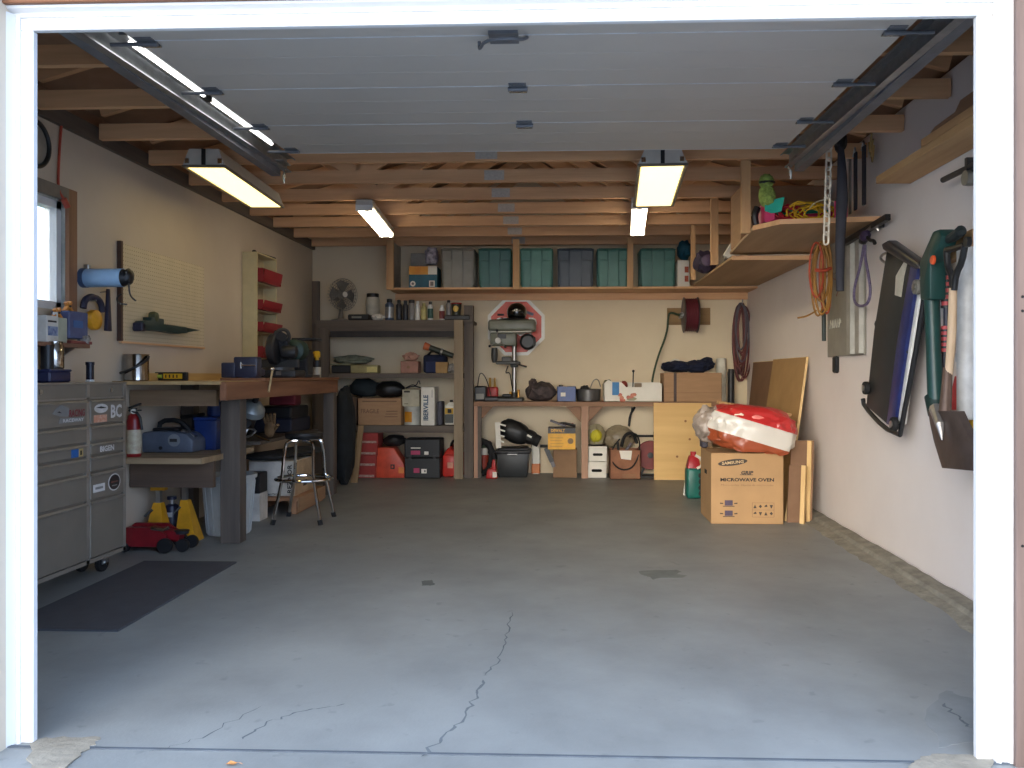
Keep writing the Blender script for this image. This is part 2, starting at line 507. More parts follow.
# head
s = S(); s.b2((OL - .042, -.004, OT), (OR + .045, .02, OT + .038), M_VINYL, .003)
s.b2((OL - .1, -.002, OT + .03), (OR + .088, .018, OT + .062), M_VINYL)
s.prism([(0, OT + .036), (-.008, OT + .036), (-.014, OT + .042), (-.010, OT + .048), (-.03, OT + .056), (-.034, OT + .062), (0, OT + .062)], 'yz', OL - .082, OR + .088, M_VINYL)
struct('trim_7', s)
s = S().b2((OL - .3, -.05, OT + .062), (OR + .32, .0, OT + .09), M_TRIMW, .003)
s.b2((OL - .3, -.10, OT + .092), (OR + .32, .0, OT + .3), M_TRIMW, .003)
struct('trim_8', s)

# ------------------------------------------------------------------ roof trusses
TY = [6.25 - .5665 * k for k in range(11)]
names = ['roof truss right against the back wall above the tote shelf', 'second roof truss out from the back wall', 'third roof truss out from the back wall',
         'fourth roof truss out from the back wall, between the bare tube lights', 'fifth roof truss out from the back wall, near end of the tube lights',
         'sixth roof truss out from the back wall, passing above the shaded lights', 'roof truss just behind the rear edge of the raised garage door',
         'truss over the rear half of the raised garage door, its left end bare', 'truss over the middle of the raised garage door',
         'truss over the front half of the raised garage door', 'frontmost roof truss just inside the door head']
M_PLATE = mat('gusset_plate', (186, 178, 166), .6, 0, var=.08, scale=60)
xa, xb = XL + .035, XR - .012


def truss(t):
    hw = .0445
    part('bottom_chord', S().b2((xa, -.019, 0), (xb, .019, .089), M_STUDX), t)
    zh = lambda x: (ze - ZJ) - .055 + (zr - ze) * (1 - abs(x - xm) / (xm - XL + .3)) * .97
    for e in (xa, xb):
        part('top_chord', S().beam((e, 0, max(.13, zh(e))), (xm, 0, zh(xm)), .038, .089, M_STUDX), t)
    q = (xb - xa) / 6
    for x0_, x1_ in ((xa + 1.0 * q, xa + 1.6 * q), (xm, xa + 1.6 * q), (xm, xb - 1.6 * q), (xb - 1.0 * q, xb - 1.6 * q)):
        up = x0_ == xm
        part('web', S().beam((x0_, 0, zh(x0_) - .05 if up or True else 0), (x1_, 0, .06), .036, .089, M_STUDX, up=(1, 0, 0)), t)
    for x in (xm + .0,):
        part('gusset_plate', S().b2((x - .16, -.0205, .012), (x - .02, .0205, .08), M_PLATE), t, 'grey toothed steel plate')


t0 = thing('roof_truss', names[0], 'roof truss', (0, TY[0], ZJ), group='timber roof trusses')
truss(t0)
bpy.context.view_layer.update()
for k in range(1, 11):
    c = copy_tree(t0); c.location.y = TY[k]; c['label'] = names[k]

# ------------------------------------------------------------------ raised garage door
DZ = lambda y: 2.263 + .022 * (y - .415)
M_DOOR = mat('door_panel_grey', (182, 176, 167), .45, var=.03, scale=2)
M_DOORL = mat('door_seam', (196, 199, 202), .4)
gd = thing('garage_door', 'white sectional garage door raised flat under the trusses', 'garage door', (0, 0, DZ(0)))
edges = [.12, .415, .948, 1.481, 2.014]
xl, xr = -1.505, 1.14
for i in range(4):
    a, b = edges[i], edges[i + 1] - .004
    s = S()
    s.slab([(xl, a, DZ(a)), (xr, a, DZ(a)), (xr, b, DZ(b)), (xl, b, DZ(b))], (0, 0, .042), M_DOOR)
    for j in range(1, 3):                            # pressed ribs
        y = a + (b - a) * j / 3
        s.b2((xl + .05, y - .004, DZ(y) - .0006), (xr - .05, y + .004, DZ(y) + .01), M_DOOR)
    s.b2((xl, b - .006, DZ(b) - .0012), (xr, b + .001, DZ(b) + .01), M_DOORL)
    part('door_section', s, gd, world=True)
M_HINGE = mat('hinge_steel', (104, 106, 110), .4, .2)
for x in (-.205,):
    for y in (.948, 1.481):
        s = S(); z = DZ(y)
        s.b2((x - .035, y - .045, z - .006), (x + .035, y + .045, z), M_HINGE); s.cyl((x - .04, y, z - .012), (x + .04, y, z - .012), .009, M_HINGE)
        s.b2((x - .036, y + .02, z - .014), (x + .036, y + .04, z - .006), M_GALVB)
        for dx in (-.024, .024):
            for dy in (-.032, .032): s.cyl((x + dx, y + dy, z), (x + dx, y + dy, z - .011), .005, M_HINGE, seg=8)
        part('hinge', s, gd, 'dark steel hinge', world=True)
for x, sg in ((xl + .04, -1), (xr - .04, 1)):
    for y in (.415, .948, 1.481, 1.93):
        s = S(); z = DZ(y)
        s.b2((x - .03, y - .04, z - .004), (x + .03, y + .04, z), M_HINGE); s.cyl((x - .035, y, z - .010), (x + .035, y, z - .010), .009, M_HINGE)
        s.b2((x - .035, y + .02, z - .010), (x + .035, y + .032, z - .004), M_GALVB)
        s.cyl((x, y, z - .010), (x + sg * .13, y, z - .010), .007, M_HINGE)
        part('roller_hinge', s, gd, world=True)
s = S(); y = .41; z = DZ(y)
s.b2((-.27, y - .045, z - .012), (-.17, y + .045, z), M_HINGE)
s.tube([(-.31, y + .05, z), (-.31, y + .055, z - .03), (-.28, y - .07, z - .045), (-.20, y - .09, z - .045), (-.15, y - .06, z - .04), (-.14, y + .02, z)], .006, M_HINGE, 8, sub=2)
part('lift_handle', s, gd, 'dark handle with a bowed grip', world=True)

# tracks with their rear hangers
def track(x, sg, label):
    t = thing('door_track', label, 'door track', (x, .1, 2.27))
    ya, yb = .08, 2.42; z = 2.285; s = S(); m = M_GALV
    A = lambda y: DZ(y) - DZ(0)
    prof = [(.012, -.035), (.0, -.04), (.0, .035), (.014, .04), (.02, .03), (.024, .03), (.016, .046), (-.003, .041), (-.003, -.045), (.012, -.041)]
    vs = []
    for y in (ya, yb):
        for p in prof: vs.append((x - sg * p[0] * 2.2, y, z + A(y) + p[1]))
    n = len(prof); fs = [(i, (i + 1) % n, n + (i + 1) % n, n + i) for i in range(n)] + [tuple(range(n))[::-1], tuple(range(n, 2 * n))]
    s.add(vs, fs, m)
    part('rail', s, t, world=True)
    s = S(); mk = mat('dull_steel', (116, 118, 124), .45, .5)
    s.b2((x + sg * .004, ya, z - .03), (x + sg * .008, yb - .1, z + .075), mk); s.b2((x + sg * .004, ya, z - .034), (x + sg * .055, yb - .1, z - .03), mk)
    part('angle_iron', s, t, world=True)
    s = S(); zt_ = ZJ + .04
    s.b2((x + sg * .01, yb - .16, z), (x + sg * .014, yb - .12, zt_), M_GALV); s.beam((x + sg * .012, yb - .14, z + .02), (x + sg * .012, TY[7] + .02, zt_), .003, .035, M_GALV, up=(0, 0, 1))
    s.b2((x - .02, yb - .2, z + .03), (x + .05, yb - .08, z + .036), M_GALV)
    part('hanger', s, t, world=True)
    s = S()
    for k in range(5): s.tube([(x - sg * (.012 + .012 * k), yb - .1 - .03 * k, z - .03), (x - sg * (.012 + .012 * k), yb - .08 - .03 * k, z - .07 + .01 * k)], .004, M_GALVB)
    part('bolt', s, t, world=True)
    return t


track(-1.66, -1, 'galvanised steel track beside the left edge of the raised door')
track(1.275, 1, 'galvanised steel track beside the right edge of the raised door')

# ------------------------------------------------------------------ lights
E_STREAK = emit('streak_glow', (255, 252, 246), 3.0)  # added glow for bright streaks whose source is unknown, no known lamp
t = thing('streak_strip', 'added glowing strip standing in for bright streaks between the left track and the raised door', 'glow strip', (-1.575, 1.05, DZ(1.05) + .02))
for ya_, yb_ in ((.50, 1.10), (1.16, 1.92)):
    part('tube', S().cyl((-1.572, ya_, DZ(ya_) + .03), (-1.572, yb_, DZ(yb_) + .03), .009, E_STREAK, seg=10), t, 'glowing white streak', world=True)
part('streak_backing', S().slab([(-1.592, .46, DZ(.46) + .042), (-1.552, .46, DZ(.46) + .042), (-1.552, 1.96, DZ(1.96) + .042), (-1.592, 1.96, DZ(1.96) + .042)], (0, 0, .012), M_GALV), t, world=True)
part('streak_break', S().b2((-1.585, 1.10, DZ(1.1) + .018), (-1.56, 1.16, DZ(1.1) + .044), M_BLACK), t, world=True)
E_WRAP = emit('lit_diffuser', (255, 226, 140), 2.0)
E_TUBE = emit('lit_tube', (255, 238, 206), 8.0)
M_FIXT = mat('fixture_enamel', (190, 186, 176), .4, var=.05)
for i, (a, b, c, d, lab) in enumerate((((181, 165), (226, 166), (250, 206), (281, 206), 'boxy shaded ceiling light on the left, over the workbench'), ((640, 164), (686, 164), (634, 204), (674, 204), 'boxy shaded ceiling light on the right, near the corner platform'))):
    z = 2.352; p, q = AZ(a[0], a[1], z), AZ(b[0], b[1], z); r_, u_ = AZ(c[0], c[1], z), AZ(d[0], d[1], z)
    cx0, cx1 = (p.x + q.x) / 2, (r_.x + u_.x) / 2; y = (p.y + q.y) / 2; w = (q.x - p.x + u_.x - r_.x) / 2; yb = (r_.y + u_.y) / 2
    t = thing('ceiling_light', lab, 'ceiling light', ((cx0 + cx1) / 2, y + .61, z), -math.atan2(cx1 - cx0, yb - y), 'boxy shaded ceiling lights')
    s = S(); hw = w / 2
    s.prism([(-hw, 0), (-hw, .012), (-hw * .72, .10), (hw * .72, .10), (hw, .012), (hw, 0)], 'xz', -.61, .61, M_FIXT)
    part('housing', s, t)
    s = S().b2((-hw + .016, -.585, -.006), (hw - .016, .585, .0), E_WRAP)
    part('diffuser', s, t, 'glowing pale yellow diffuser')
    s = S()
    for sx in (-1, 1): s.b2((sx * hw - .008, -.612, -.008), (sx * hw + .008, .612, .004), mat('diffuser_frame', (132, 126, 116), .4, .5))
    for sy in (-1, 1): s.b2((-hw, sy * .6 - .014, -.008), (hw, sy * .6 + .014, .004), mat('diffuser_frame', (132, 126, 116)))
    part('diffuser_frame', s, t)
    part('end_strap', S().b2((-.012, -.617, .004), (.012, -.611, .1), M_BLACK), t, 'dark middle strap')
    for sx in (-1, 1): part('end_clip', S().b2((sx * hw * .8 - .012, -.62, .012), (sx * hw * .8 + .012, -.61, .04), M_GALVB), t)
    s = S()
    for sy in (-.4, .4): s.b2((-.05, sy - .02, .10), (.05, sy + .02, ZJ - z), M_FIXT)
    part('mount', s, t)
for i, (a, b, c, d, lab) in enumerate((((355, 210), (373, 210), (384, 239), (395, 239), 'bare twin tube light on the left of the ceiling'), ((630, 208), (650, 208), (629, 239), (642, 239), 'bare twin tube light hung beyond the right shaded light'))):
    z = 2.36; p, q = AZ(a[0], a[1], z), AZ(b[0], b[1], z); r_, u_ = AZ(c[0], c[1], z), AZ(d[0], d[1], z)
    ya, cx0, cx1 = (p.y + q.y) / 2, (p.x + q.x) / 2, (r_.x + u_.x) / 2; L_ = 1.22; yb = ya + L_
    w = min(.13, q.x - p.x)
    t = thing('tube_light', lab, 'tube light', ((cx0 + cx1) / 2, (ya + yb) / 2, z), -math.atan2(cx1 - cx0, yb - ya), 'bare twin tube lights')
    s = S().b2((-w / 2, -.61, .03), (w / 2, .61, .085), M_FIXT, .006)
    part('housing', s, t)
    for sx in (-1, 1):
        part('tube', S().cyl((sx * w * .3, -.595, .012), (sx * w * .3, .595, .012), .019, E_TUBE, seg=12), t, 'glowing white streak')
    s = S()
    for sy in (-1, 1): s.b2((-w / 2, sy * .603 - .008, -.005), (w / 2, sy * .603 + .008, .04), M_WHITEP)
    part('lamp_holder', s, t)
    s = S()
    for sy in (-.4, .4): s.cyl((0, sy, .085), (0, sy, ZJ - z), .008, M_GALV, seg=8)
    part('mount', s, t)

lf = FP(232, 764)
s = S(); s.X = Matrix.Scale(.4, 4); s.add([(-.04, -.012, .004), (-.015, -.026, .012), (.02, -.02, .006), (.045, .0, .014), (.02, .02, .005), (-.018, .022, .015), (-.02, 0, .002), (.02, 0, .003)], [(0, 1, 6), (1, 2, 7, 6), (2, 3, 7), (3, 4, 7), (4, 5, 6, 7), (5, 0, 6)], mat('dry_leaf', (196, 132, 72), .8, var=.2, scale=60))
s.tube([(.045, 0, .014), (.06, .004, .006), (.075, .0, .002)], .0015, mat('dry_leaf', (196, 132, 72)), 5)
solo('fallen_leaf', s, 'small dry orange leaf lying at the front edge of the floor', 'leaf', (lf.x, lf.y, lf.z))

# ------------------------------------------------------------------ sky and camera
w = bpy.data.worlds.new('sky'); SC.world = w; w.use_nodes = True
N, L = w.node_tree.nodes, w.node_tree.links
bg = N['Background']
tc = N.new('ShaderNodeTexCoord')
dp = N.new('ShaderNodeVectorMath'); dp.operation = 'DOT_PRODUCT'
dv = Vector((-.30, -.95, .08)).normalized(); dp.inputs[1].default_value = dv
nm = N.new('ShaderNodeVectorMath'); nm.operation = 'NORMALIZE'
L.new(tc.outputs['Generated'], nm.inputs[0]); L.new(nm.outputs['Vector'], dp.inputs[0])
mx = N.new('ShaderNodeMath'); mx.operation = 'MAXIMUM'; mx.inputs[1].default_value = 0; L.new(dp.outputs['Value'], mx.inputs[0])
pw = N.new('ShaderNodeMath'); pw.operation = 'POWER'; pw.inputs[1].default_value = 12.0; L.new(mx.outputs[0], pw.inputs[0])
c1 = N.new('ShaderNodeMix'); c1.data_type = 'RGBA'
SKYA, SKYB = 2.9, 13.5
c1.inputs['A'].default_value = (.57 * SKYA, .76 * SKYA, 1.12 * SKYA, 1); c1.inputs['B'].default_value = (1.0 * SKYB, .92 * SKYB, .80 * SKYB, 1)
L.new(pw.outputs[0], c1.inputs['Factor']); L.new(c1.outputs['Result'], bg.inputs['Color']); bg.inputs['Strength'].default_value = 1.0

cd = bpy.data.cameras.new('camera'); cam = bpy.data.objects.new('camera', cd); COL.objects.link(cam)
cam.location = CAM; cam.rotation_euler = (PI / 2, 0, YAW)
cd.sensor_fit = 'HORIZONTAL'; cd.sensor_width = 36; cd.lens = FPX / 1024 * 36
cd.shift_x = (512 - CX) / 1024; cd.shift_y = (CY - 384) / 1024; cd.clip_start = .05
SC.camera = cam
SC.view_settings.view_transform = 'Standard'; SC.view_settings.look = 'None'
SC.view_settings.gamma = 1.0; SC.view_settings.use_curve_mapping = False; SC.view_settings.exposure = 0.6
# ------------------------------------------------------------------ small makers
def pm(name, rgb, rough=.5, **k): return mat(name, rgb, rough, **k)


M_PRINT = pm('black_print', (34, 32, 30), .7, var=.02)
M_PAPER = pm('white_board', (226, 222, 210), .7, var=.03)
M_RED = pm('red_plastic', (176, 34, 30), .45)
M_YEL = pm('yellow_paint', (222, 176, 30), .45)
M_NAVY = pm('navy_cloth', (22, 30, 56), .9, var=.25, scale=14)
M_STEEL = mat('brushed_steel', (170, 168, 164), .32, .9, var=.08)
RT, UP = (1, 0, 0), (0, 0, 1)


def carton(name, label, cat, x, y, z, w, d, h, m=None, group=None, rz=0.0, flaps=True, extra=None, mflap=None):
    """closed or open carton: origin at its base centre, front towards -y"""
    m = m or M_CARD
    t = thing(name, label, cat, (x, y, z), rz, group)
    s = S()
    if flaps == 'open':
        th = .006
        s.b2((-w / 2, -d / 2, 0), (w / 2, -d / 2 + th, h), m); s.b2((-w / 2, d / 2 - th, 0), (w / 2, d / 2, h), m)
        s.b2((-w / 2, -d / 2, 0), (-w / 2 + th, d / 2, h), m); s.b2((w / 2 - th, -d / 2, 0), (w / 2, d / 2, h), m); s.b2((-w / 2, -d / 2, 0), (w / 2, d / 2, th), m)
    else:
        s.box((0, 0, h / 2), (w, d, h), m, None, .004)
        s.b2((-w / 2 + .002, -.002, h - .001), (w / 2 - .002, .002, h + .001), M_CARDD)
    part('carton_body', s, t)
    if extra: extra(t, w, d, h)
    return t


def bottle(name, label, x, y, z, r, h, mb, mc, group=None, lab=None, neck=.35, capr=None, cat='bottle'):
    t = thing(name, label, cat, (x, y, z), 0, group)
    hb = h * .74; cr = capr or r * .55
    s = S().lathe((0, 0, 0), [(r * .94, 0), (r, h * .02), (r, hb), (r * .9, hb + h * .03), (cr * .9, hb + h * .09), (cr * .9, h * .86)], mb, 18)
    part('bottle_body', s, t)
    part('cap', S().lathe((0, 0, 0), [(cr, h * .84), (cr, h * .98), (cr * .8, h)], mc, 14), t)
    if lab: part('label_band', S().lathe((0, 0, 0), [(r * 1.012, h * .12), (r * 1.012, h * .62)], lab, 18), t)
    return t


# ------------------------------------------------------------------ long tote shelf on the back wall
ZS = 1.962
SHY = 5.89
xl_ = AY(388, 287, SHY).x
t = thing('wall_shelf', 'long narrow plank shelf high on the back wall carrying the plastic totes', 'shelf', ((xl_ + XR) / 2, 6.1, ZS))
part('shelf_board', S().b2((xl_, SHY, ZS), (XR, YB, ZS + .02), M_STUDX), t, world=True)
part('ledger', S().b2((AY(396, 295, YB).x, YB - .038, ZS - .07), (XR, YB, ZS), M_STUDX), t, world=True)
for a, b in ((387, 394), (513, 519.5), (627, 633)):
    x0, x1 = AY(a, 260, SHY).x, AY(b, 260, SHY).x
    part('post', S().b2((x0, SHY - .03, ZS - .004), (x1, SHY + .006, ZJ), M_STUDZ), t, world=True)
s = S().b2((-1.80, SHY + .03, ZS + .02), (-1.785, YB - .01, ZJ), pm('grey_board', (176, 170, 158), .7))
part('end_panel', s, t, 'pale grey end board with a torn patch', world=True)


def tote(x0, x1, col, label, y=SHY + .09, ztop=248, dark=None):
    a, b = AY(x0, 286, y), AY(x1, 286, y); w = b.x - a.x; x = (a.x + b.x) / 2; h = AY(x0, ztop, y).z - ZS - .02; d = .36
    key = 'tote_%d_%d_%d' % col
    m = pm(key, col, .42, var=.06); md = pm('tote_lid_dark', (36, 44, 50), .5)
    t = thing('storage_tote', label, 'tote', (x, y + d / 2, ZS + .021), 0, 'lidded plastic totes on the high shelf')
    s = S().frustum((0, 0, 0), (w * .90, d * .86), (w * .99, d * .97), h * .94, m, .012)
    yf = lambda z: -(d / 2) * (.86 + .11 * z / (h * .94))
    def rib(xa, xb, z0, z1, o):
        s.slab([(xa, yf(z0) - o, z0), (xb, yf(z0) - o, z0), (xb, yf(z1) - o, z1), (xa, yf(z1) - o, z1)], (0, .012 + o, 0), m)
    rib(-w * .15, w * .15, .01, h * .90, .022)
    rib(-w * .45, -w * .19, h * .70, h * .92, .014); rib(w * .19, w * .45, h * .70, h * .92, .014)
    rib(-w * .40, -w * .19, .01, h * .66, .004); rib(w * .19, w * .40, .01, h * .66, .004)
    for sx in (-1, 1):
        for k in range(3):
            yy = -d * .3 + d * .3 * k; s.box((sx * w * .455, yy, h * .45), (.02, .05, h * .7), m)
    part('tub', s, t)
    s = S().box((0, 0, h * .955), (w * 1.0, d * 1.0, h * .05), md if dark else m, None, .008); s.box((0, 0, h * .985), (w * .9, d * .9, h * .03), md if dark else m, None, .006)
    part('lid', s, t)
    s = S().b2((-w * .16, -d / 2 - .012, h * .90), (w * .16, -d / 2 + .01, h * .955), m, .004)
    part('handle', s, t)


GRN = (62, 122, 110)
tote(441, 474.5, (136, 132, 120), 'grey plastic tote, the leftmost of the totes on the high shelf')
tote(478, 511.5, (50, 104, 98), 'dark green tote between the grey tote and the first shelf post')
tote(519.8, 553, (76, 132, 118), 'pale green tote just right of the middle shelf post')
tote(557, 594, (60, 72, 84), 'slate blue tote between two green totes')
tote(597, 629.5, GRN, 'green tote half behind the right shelf post, beside the slate blue one')
tote(640, 676, (70, 122, 112), 'rightmost green tote, next to the white carton')

# tool carton and what lies behind it
x, z, w, h = RY(409, 264, 437, 286, SHY + .07)


def f(t, w, d, h):
    teal = pm('teal_print', (22, 92, 112)); yel = pm('orange_yellow_print', (224, 172, 52), rgb2=(206, 122, 30), scale=6)
    part('printed_front', S().b2((-w / 2, -d / 2 - .002, 0), (w / 2, -d / 2, h * .62), teal).b2((-w / 2, -d / 2 - .002, h * .62), (w * .18, -d / 2, h), yel).b2((w * .18, -d / 2 - .002, h * .62), (w / 2, -d / 2, h), M_PAPER), t)
    s = S().lathe((-w * .36, -d / 2 - .002, h * .2), [(.028, 0), (.028, .002)], M_PAPER, 16, 'y').b2((w * .22, -d / 2 - .004, h * .06), (w * .42, -d / 2 - .002, h * .34), M_PAPER)
    s.lathe((-w * .36, -d / 2 - .004, h * .2), [(.013, 0), (.013, .002)], pm('grey_print', (120, 116, 112)), 12, 'y').b2((w * .26, -d / 2 - .006, h * .1), (w * .38, -d / 2 - .004, h * .3), pm('grey_print', (120, 116, 112)))
    part('printed_pictures', s, t)


carton('tool_carton', 'teal and yellow printed carton at the left end of the high shelf', 'box', x, SHY + .07 + .13, ZS + .021, w, .26, h, pm('teal_print', (22, 92, 112)), extra=f)
x, z, w, h = RY(411, 248, 427, 286, SHY + .40)
s = S().box((0, 0, h / 2), (w, .05, h), pm('grey_board', (176, 170, 158)), None, .004)
solo('grey_panel', s, 'plain grey panel standing behind the teal and yellow carton', 'panel', (x, SHY + .41, ZS + .021))
x, z, w, h = RY(425, 247, 438, 264, SHY + .2)
zt0 = AY(409, 264, SHY + .07).z
s = S().blob((0, 0, h / 2), (w / 2, .06, h / 2), pm('mottled_print', (196, 188, 196), rgb2=(74, 66, 80), scale=22), .25, 3, 4, pw=.6, flat=h / 2)
solo('printed_bag', s, 'crumpled grey and white printed bag on top of the teal and yellow carton', 'bag', (x, SHY + .2, zt0 + .006))

# corner clutter at the right end of the shelf
x, z, w, h = RY(677.5, 259, 689.5, 286, SHY + .07)


def f(t, w, d, h):
    og = pm('rust_print', (164, 74, 40))
    s = S()
    for k in (0, 1):
        for j in (0, 1): s.b2((w / 2, -d * .32 + j * .07, h * (.2 + .34 * k)), (w / 2 + .002, -d * .32 + j * .07 + .045, h * (.42 + .34 * k)), og)
    s.b2((w * .1, -d / 2 - .002, h * .2), (w * .42, -d / 2, h * .42), og).b2((w * .1, -d / 2 - .002, h * .54), (w * .42, -d / 2, h * .76), og)
    part('printed_squares', s, t)


carton('white_carton', 'white carton with rust coloured squares at the end of the tote row', 'box', x, SHY + .07 + .14, ZS + .021, w, .28, h, M_PAPER, extra=f)
s = S().blob((0, 0, .1), (.075, .1, .1), pm('teal_cloth', (16, 84, 108), .6, var=.2), .2, 2.5, 5, flat=.1)
p = AY(684, 259, SHY + .2)
solo('teal_bag', s, 'teal bag stuffed on top of the white carton, by the right posts', 'bag', (p.x, SHY + .2, AY(680, 259, SHY + .07).z + .008))

# ------------------------------------------------------------------ corner platforms along the right wall
ZL = 1.985
s = S().b2((1.242, 3.94, ZL), (XR, SHY - .004, ZL + .018), M_PLYH)
t = thing('corner_platform', 'lower plywood platform hung in the right rear corner, meeting the tote shelf', 'platform', (1.56, 4.9, ZL))
part('deck', s, t, world=True)
part('edge_strip', S().b2((1.242, 3.925, ZL - .012), (XR, 3.94, ZL + .02), M_STUDX), t, world=True)
for (a, b, ya, yb, yy, wd) in ((711, 718.5, 196, 262, 4.2, .036), (691, 695.5, 224, 280, 5.25, .036)):
    x0, x1 = AY(a, yb, yy).x, AY(b, yb, yy).x
    part('hanging_post', S().b2((x0, yy, ZL - .01), (x1, yy + wd, ZJ + .07), M_STUDZ), t, world=True)
ZU = 2.03
P = [AZ(729, 255, ZU), AZ(753, 229.6, ZU), AZ(780, 223.4, ZU), AZ(868, 220.4, ZU)]
P[3].x = XR - .002; Q = [Vector((1.245, 4.02, ZU)), P[1], P[2], P[3], Vector((XR - .002, 4.02, ZU))]
for q in Q: q.z = ZU
t = thing('corner_platform', 'nearer and higher plywood platform with a clipped corner under the pink tray', 'platform', (1.56, 3.3, ZU))
part('deck', S().slab(Q, (0, 0, .018), M_PLYH), t, world=True)
s = S().beam((P[1].x, P[1].y - .004, ZU + .009), (P[2].x, P[2].y - .004, ZU + .009), .008, .03, M_STUDX).beam((P[2].x, P[2].y - .004, ZU + .009), (P[3].x, P[3].y - .004, ZU + .009), .008, .03, M_STUDX)
part('edge_strip', s, t, world=True)
x0, x1 = AY(741, 230, 2.95).x, AY(750, 230, 2.95).x
part('hanging_post', S().b2((x0, 2.93, ZU - .02), (x1, 2.97, ZJ + .09), M_STUDZ), t, world=True)
ZU += .018
carton('large_carton', 'large plain cardboard carton on the upper platform behind the pink tray', 'box', 1.53, 3.73, ZU + .001, .60, .36, .40)
# small things between the posts
s = S().blob((0, 0, .10), (.105, .10, .10), pm('dark_purple_plastic', (52, 44, 66), .5, var=.2), .3, 2.2, 8, flat=.1)
p = AY(703, 264, 5.0)
s.lathe((0, -.09, .1), [(.05, 0), (.05, .03), (.03, .035)], pm('purple_cap', (84, 66, 92)), 14, 'y')
solo('power_tool', s, 'dark purple rounded tool lying on the lower platform between its two posts', 'tool', (p.x + .02, 5.0, ZL + .019))
s = S().slab([(-.06, 0, .06), (.02, 0, 0.0), (.09, .0, .09), (.0, 0, .16)], (0, .05, 0), M_PAPER)
s.box((0, .03, .02), (.09, .05, .03), M_BLACK)
p = AY(722, 250, 4.0)
solo('white_pouch', s, 'small white pouch leaning beside the large plain carton', 'pouch', (1.31, 4.3, ZL + .019))

# pink tray with rope, plush toy
tp = thing('toy_tray', 'pink and turquoise tray full of cords on the upper platform', 'tray', (AY(806, 212, 2.83).x, 2.96, ZU + .008))
pk = pm('pink_plastic', (206, 50, 104), .5); tq = pm('turquoise_plastic', (34, 176, 150), .5); w, d, h = .50, .30, .125
a0, a1 = AY(765, 220, 2.8).x - tp.location.x, AY(848, 220, 2.8).x - tp.location.x; w = a1 - a0
s = S()
for a, b in (((a0, -d / 2, 0), (a1, -d / 2 + .008, .018)), ((a0, d / 2 - .008, 0), (a1, d / 2, h)), ((a0, -d / 2, 0), (a0 + .008, d / 2, h)), ((a1 - .008, -d / 2, 0), (a1, d / 2, h)), ((a0, -d / 2, 0), (a1, d / 2, .008))): s.b2(a, b, pk)
part('tray_walls', s, tp)
s = S().prism([(a0, h * .6), (a0 + w * .05, h * .3), (a0 + w * .18, h * .35), (a0 + w * .26, h * .75), (a0 + w * .95, h * .9), (a0 + w * .95, h * 1.02), (a0, h * 1.02)], 'xz', d / 2 - .016, d / 2 - .009, tq)
part('turquoise_lining', s, tp, 'turquoise lining at the back'); s = S()
s.prism([(a0, h * 1.0), (a0, h * .55), (a0 + w * .08, h * .42), (a0 + w * .2, h * .5), (a0 + w * .24, h * 1.25)], 'xz', -d / 2 - .004, -d / 2, tq)
part('turquoise_lining', s, tp, 'turquoise lining')
s = S().b2((a1 - w * .16, -d / 2 - .003, 0), (a1, -d / 2, h * 1.02), pk).b2((a0, -d / 2 - .003, 0), (a0 + w * .12, -d / 2, h * .5), pk)
part('pink_flap', s, tp)
rn = random.Random(11)


def tangle(cx, cy, cz, rx, ry, rz, n, r, m, sd):
    rn = random.Random(sd); s = S()
    for k in range(n):
        a = rn.uniform(0, PI); c = Vector((cx + rn.uniform(-.4, .4) * rx, cy + rn.uniform(-.3, .3) * ry, cz + rn.uniform(-.2, .2) * rz))
        pts = []
        for i in range(22):
            q = 2 * PI * i / 22; pts.append(c + Vector((math.cos(q) * rx * rn.uniform(.5, .62), math.sin(q + a) * ry * .4, math.sin(q) * rz * rn.uniform(.42, .55))))
        s.tube(pts, r, m, 6, True)
    return s


yrope = pm('yellow_rope', (226, 180, 40), .8)
c = tp.location
s = tangle(0, 0, 0, .2, .10, .11, 9, .0045, yrope, 2)
solo('yellow_rope', s, 'tangled yellow rope heaped in the pink tray', 'rope', (c.x + .03, c.y - .09, c.z + .066))
s = tangle(0, 0, 0, .13, .07, .08, 6, .008, pm('red_cord', (166, 26, 40), .7), 3)
solo('red_rope', s, 'bundle of red cord in the pink tray left of the yellow rope', 'cord', (c.x - .12, c.y - .09, c.z + .062))
s = S().tube([(-.10, 0, 0), (-.06, 0, .045), (.02, 0, .06), (.09, 0, .02), (.12, 0, -.03)], .004, pm('pale_cord', (214, 208, 170), .7), 6, sub=2)
solo('pale_cord', s, 'thin pale cord arching over the right end of the pink tray', 'cord', (c.x + .12, c.y - .13, c.z + .085))
gp = pm('lime_plush', (150, 170, 84), .95, var=.25, scale=40, bump=.6)
p0 = AY(769, 203, 2.78)
pt = thing('plush_toy', 'lime green plush toy standing at the left end of the pink tray', 'toy', (p0.x, 2.83, c.z + .11))
s = S().blob((0, 0, .055), (.052, .045, .075), gp, .12, 2.5, 3).blob((-.005, -.004, .145), (.045, .04, .05), gp, .12, 3, 5)
part('body', s, pt)
part('dark_band', S().tube([(-.046, -.01, .140), (-.03, -.036, .138), (0, -.044, .136), (.025, -.036, .138), (.04, -.01, .140)], .009, M_BLACK, 8, sub=1), pt)
part('muzzle', S().blob((0, -.042, .122), (.03, .016, .014), gp, .1, 2, 2, 2), pt)
s = S().tube([(0, 0, -.04), (-.012, -.004, .02), (.01, 0, .07)], .022, M_BLACK, 8, sub=1).tube([(-.01, 0, .02), (-.03, 0, .02)], .004, M_PAPER)
solo('strap_roll', s, 'black strap bundle hanging left of the lime plush toy', 'strap', (AY(760, 200, 2.8).x + .005, 2.93, c.z + .045))

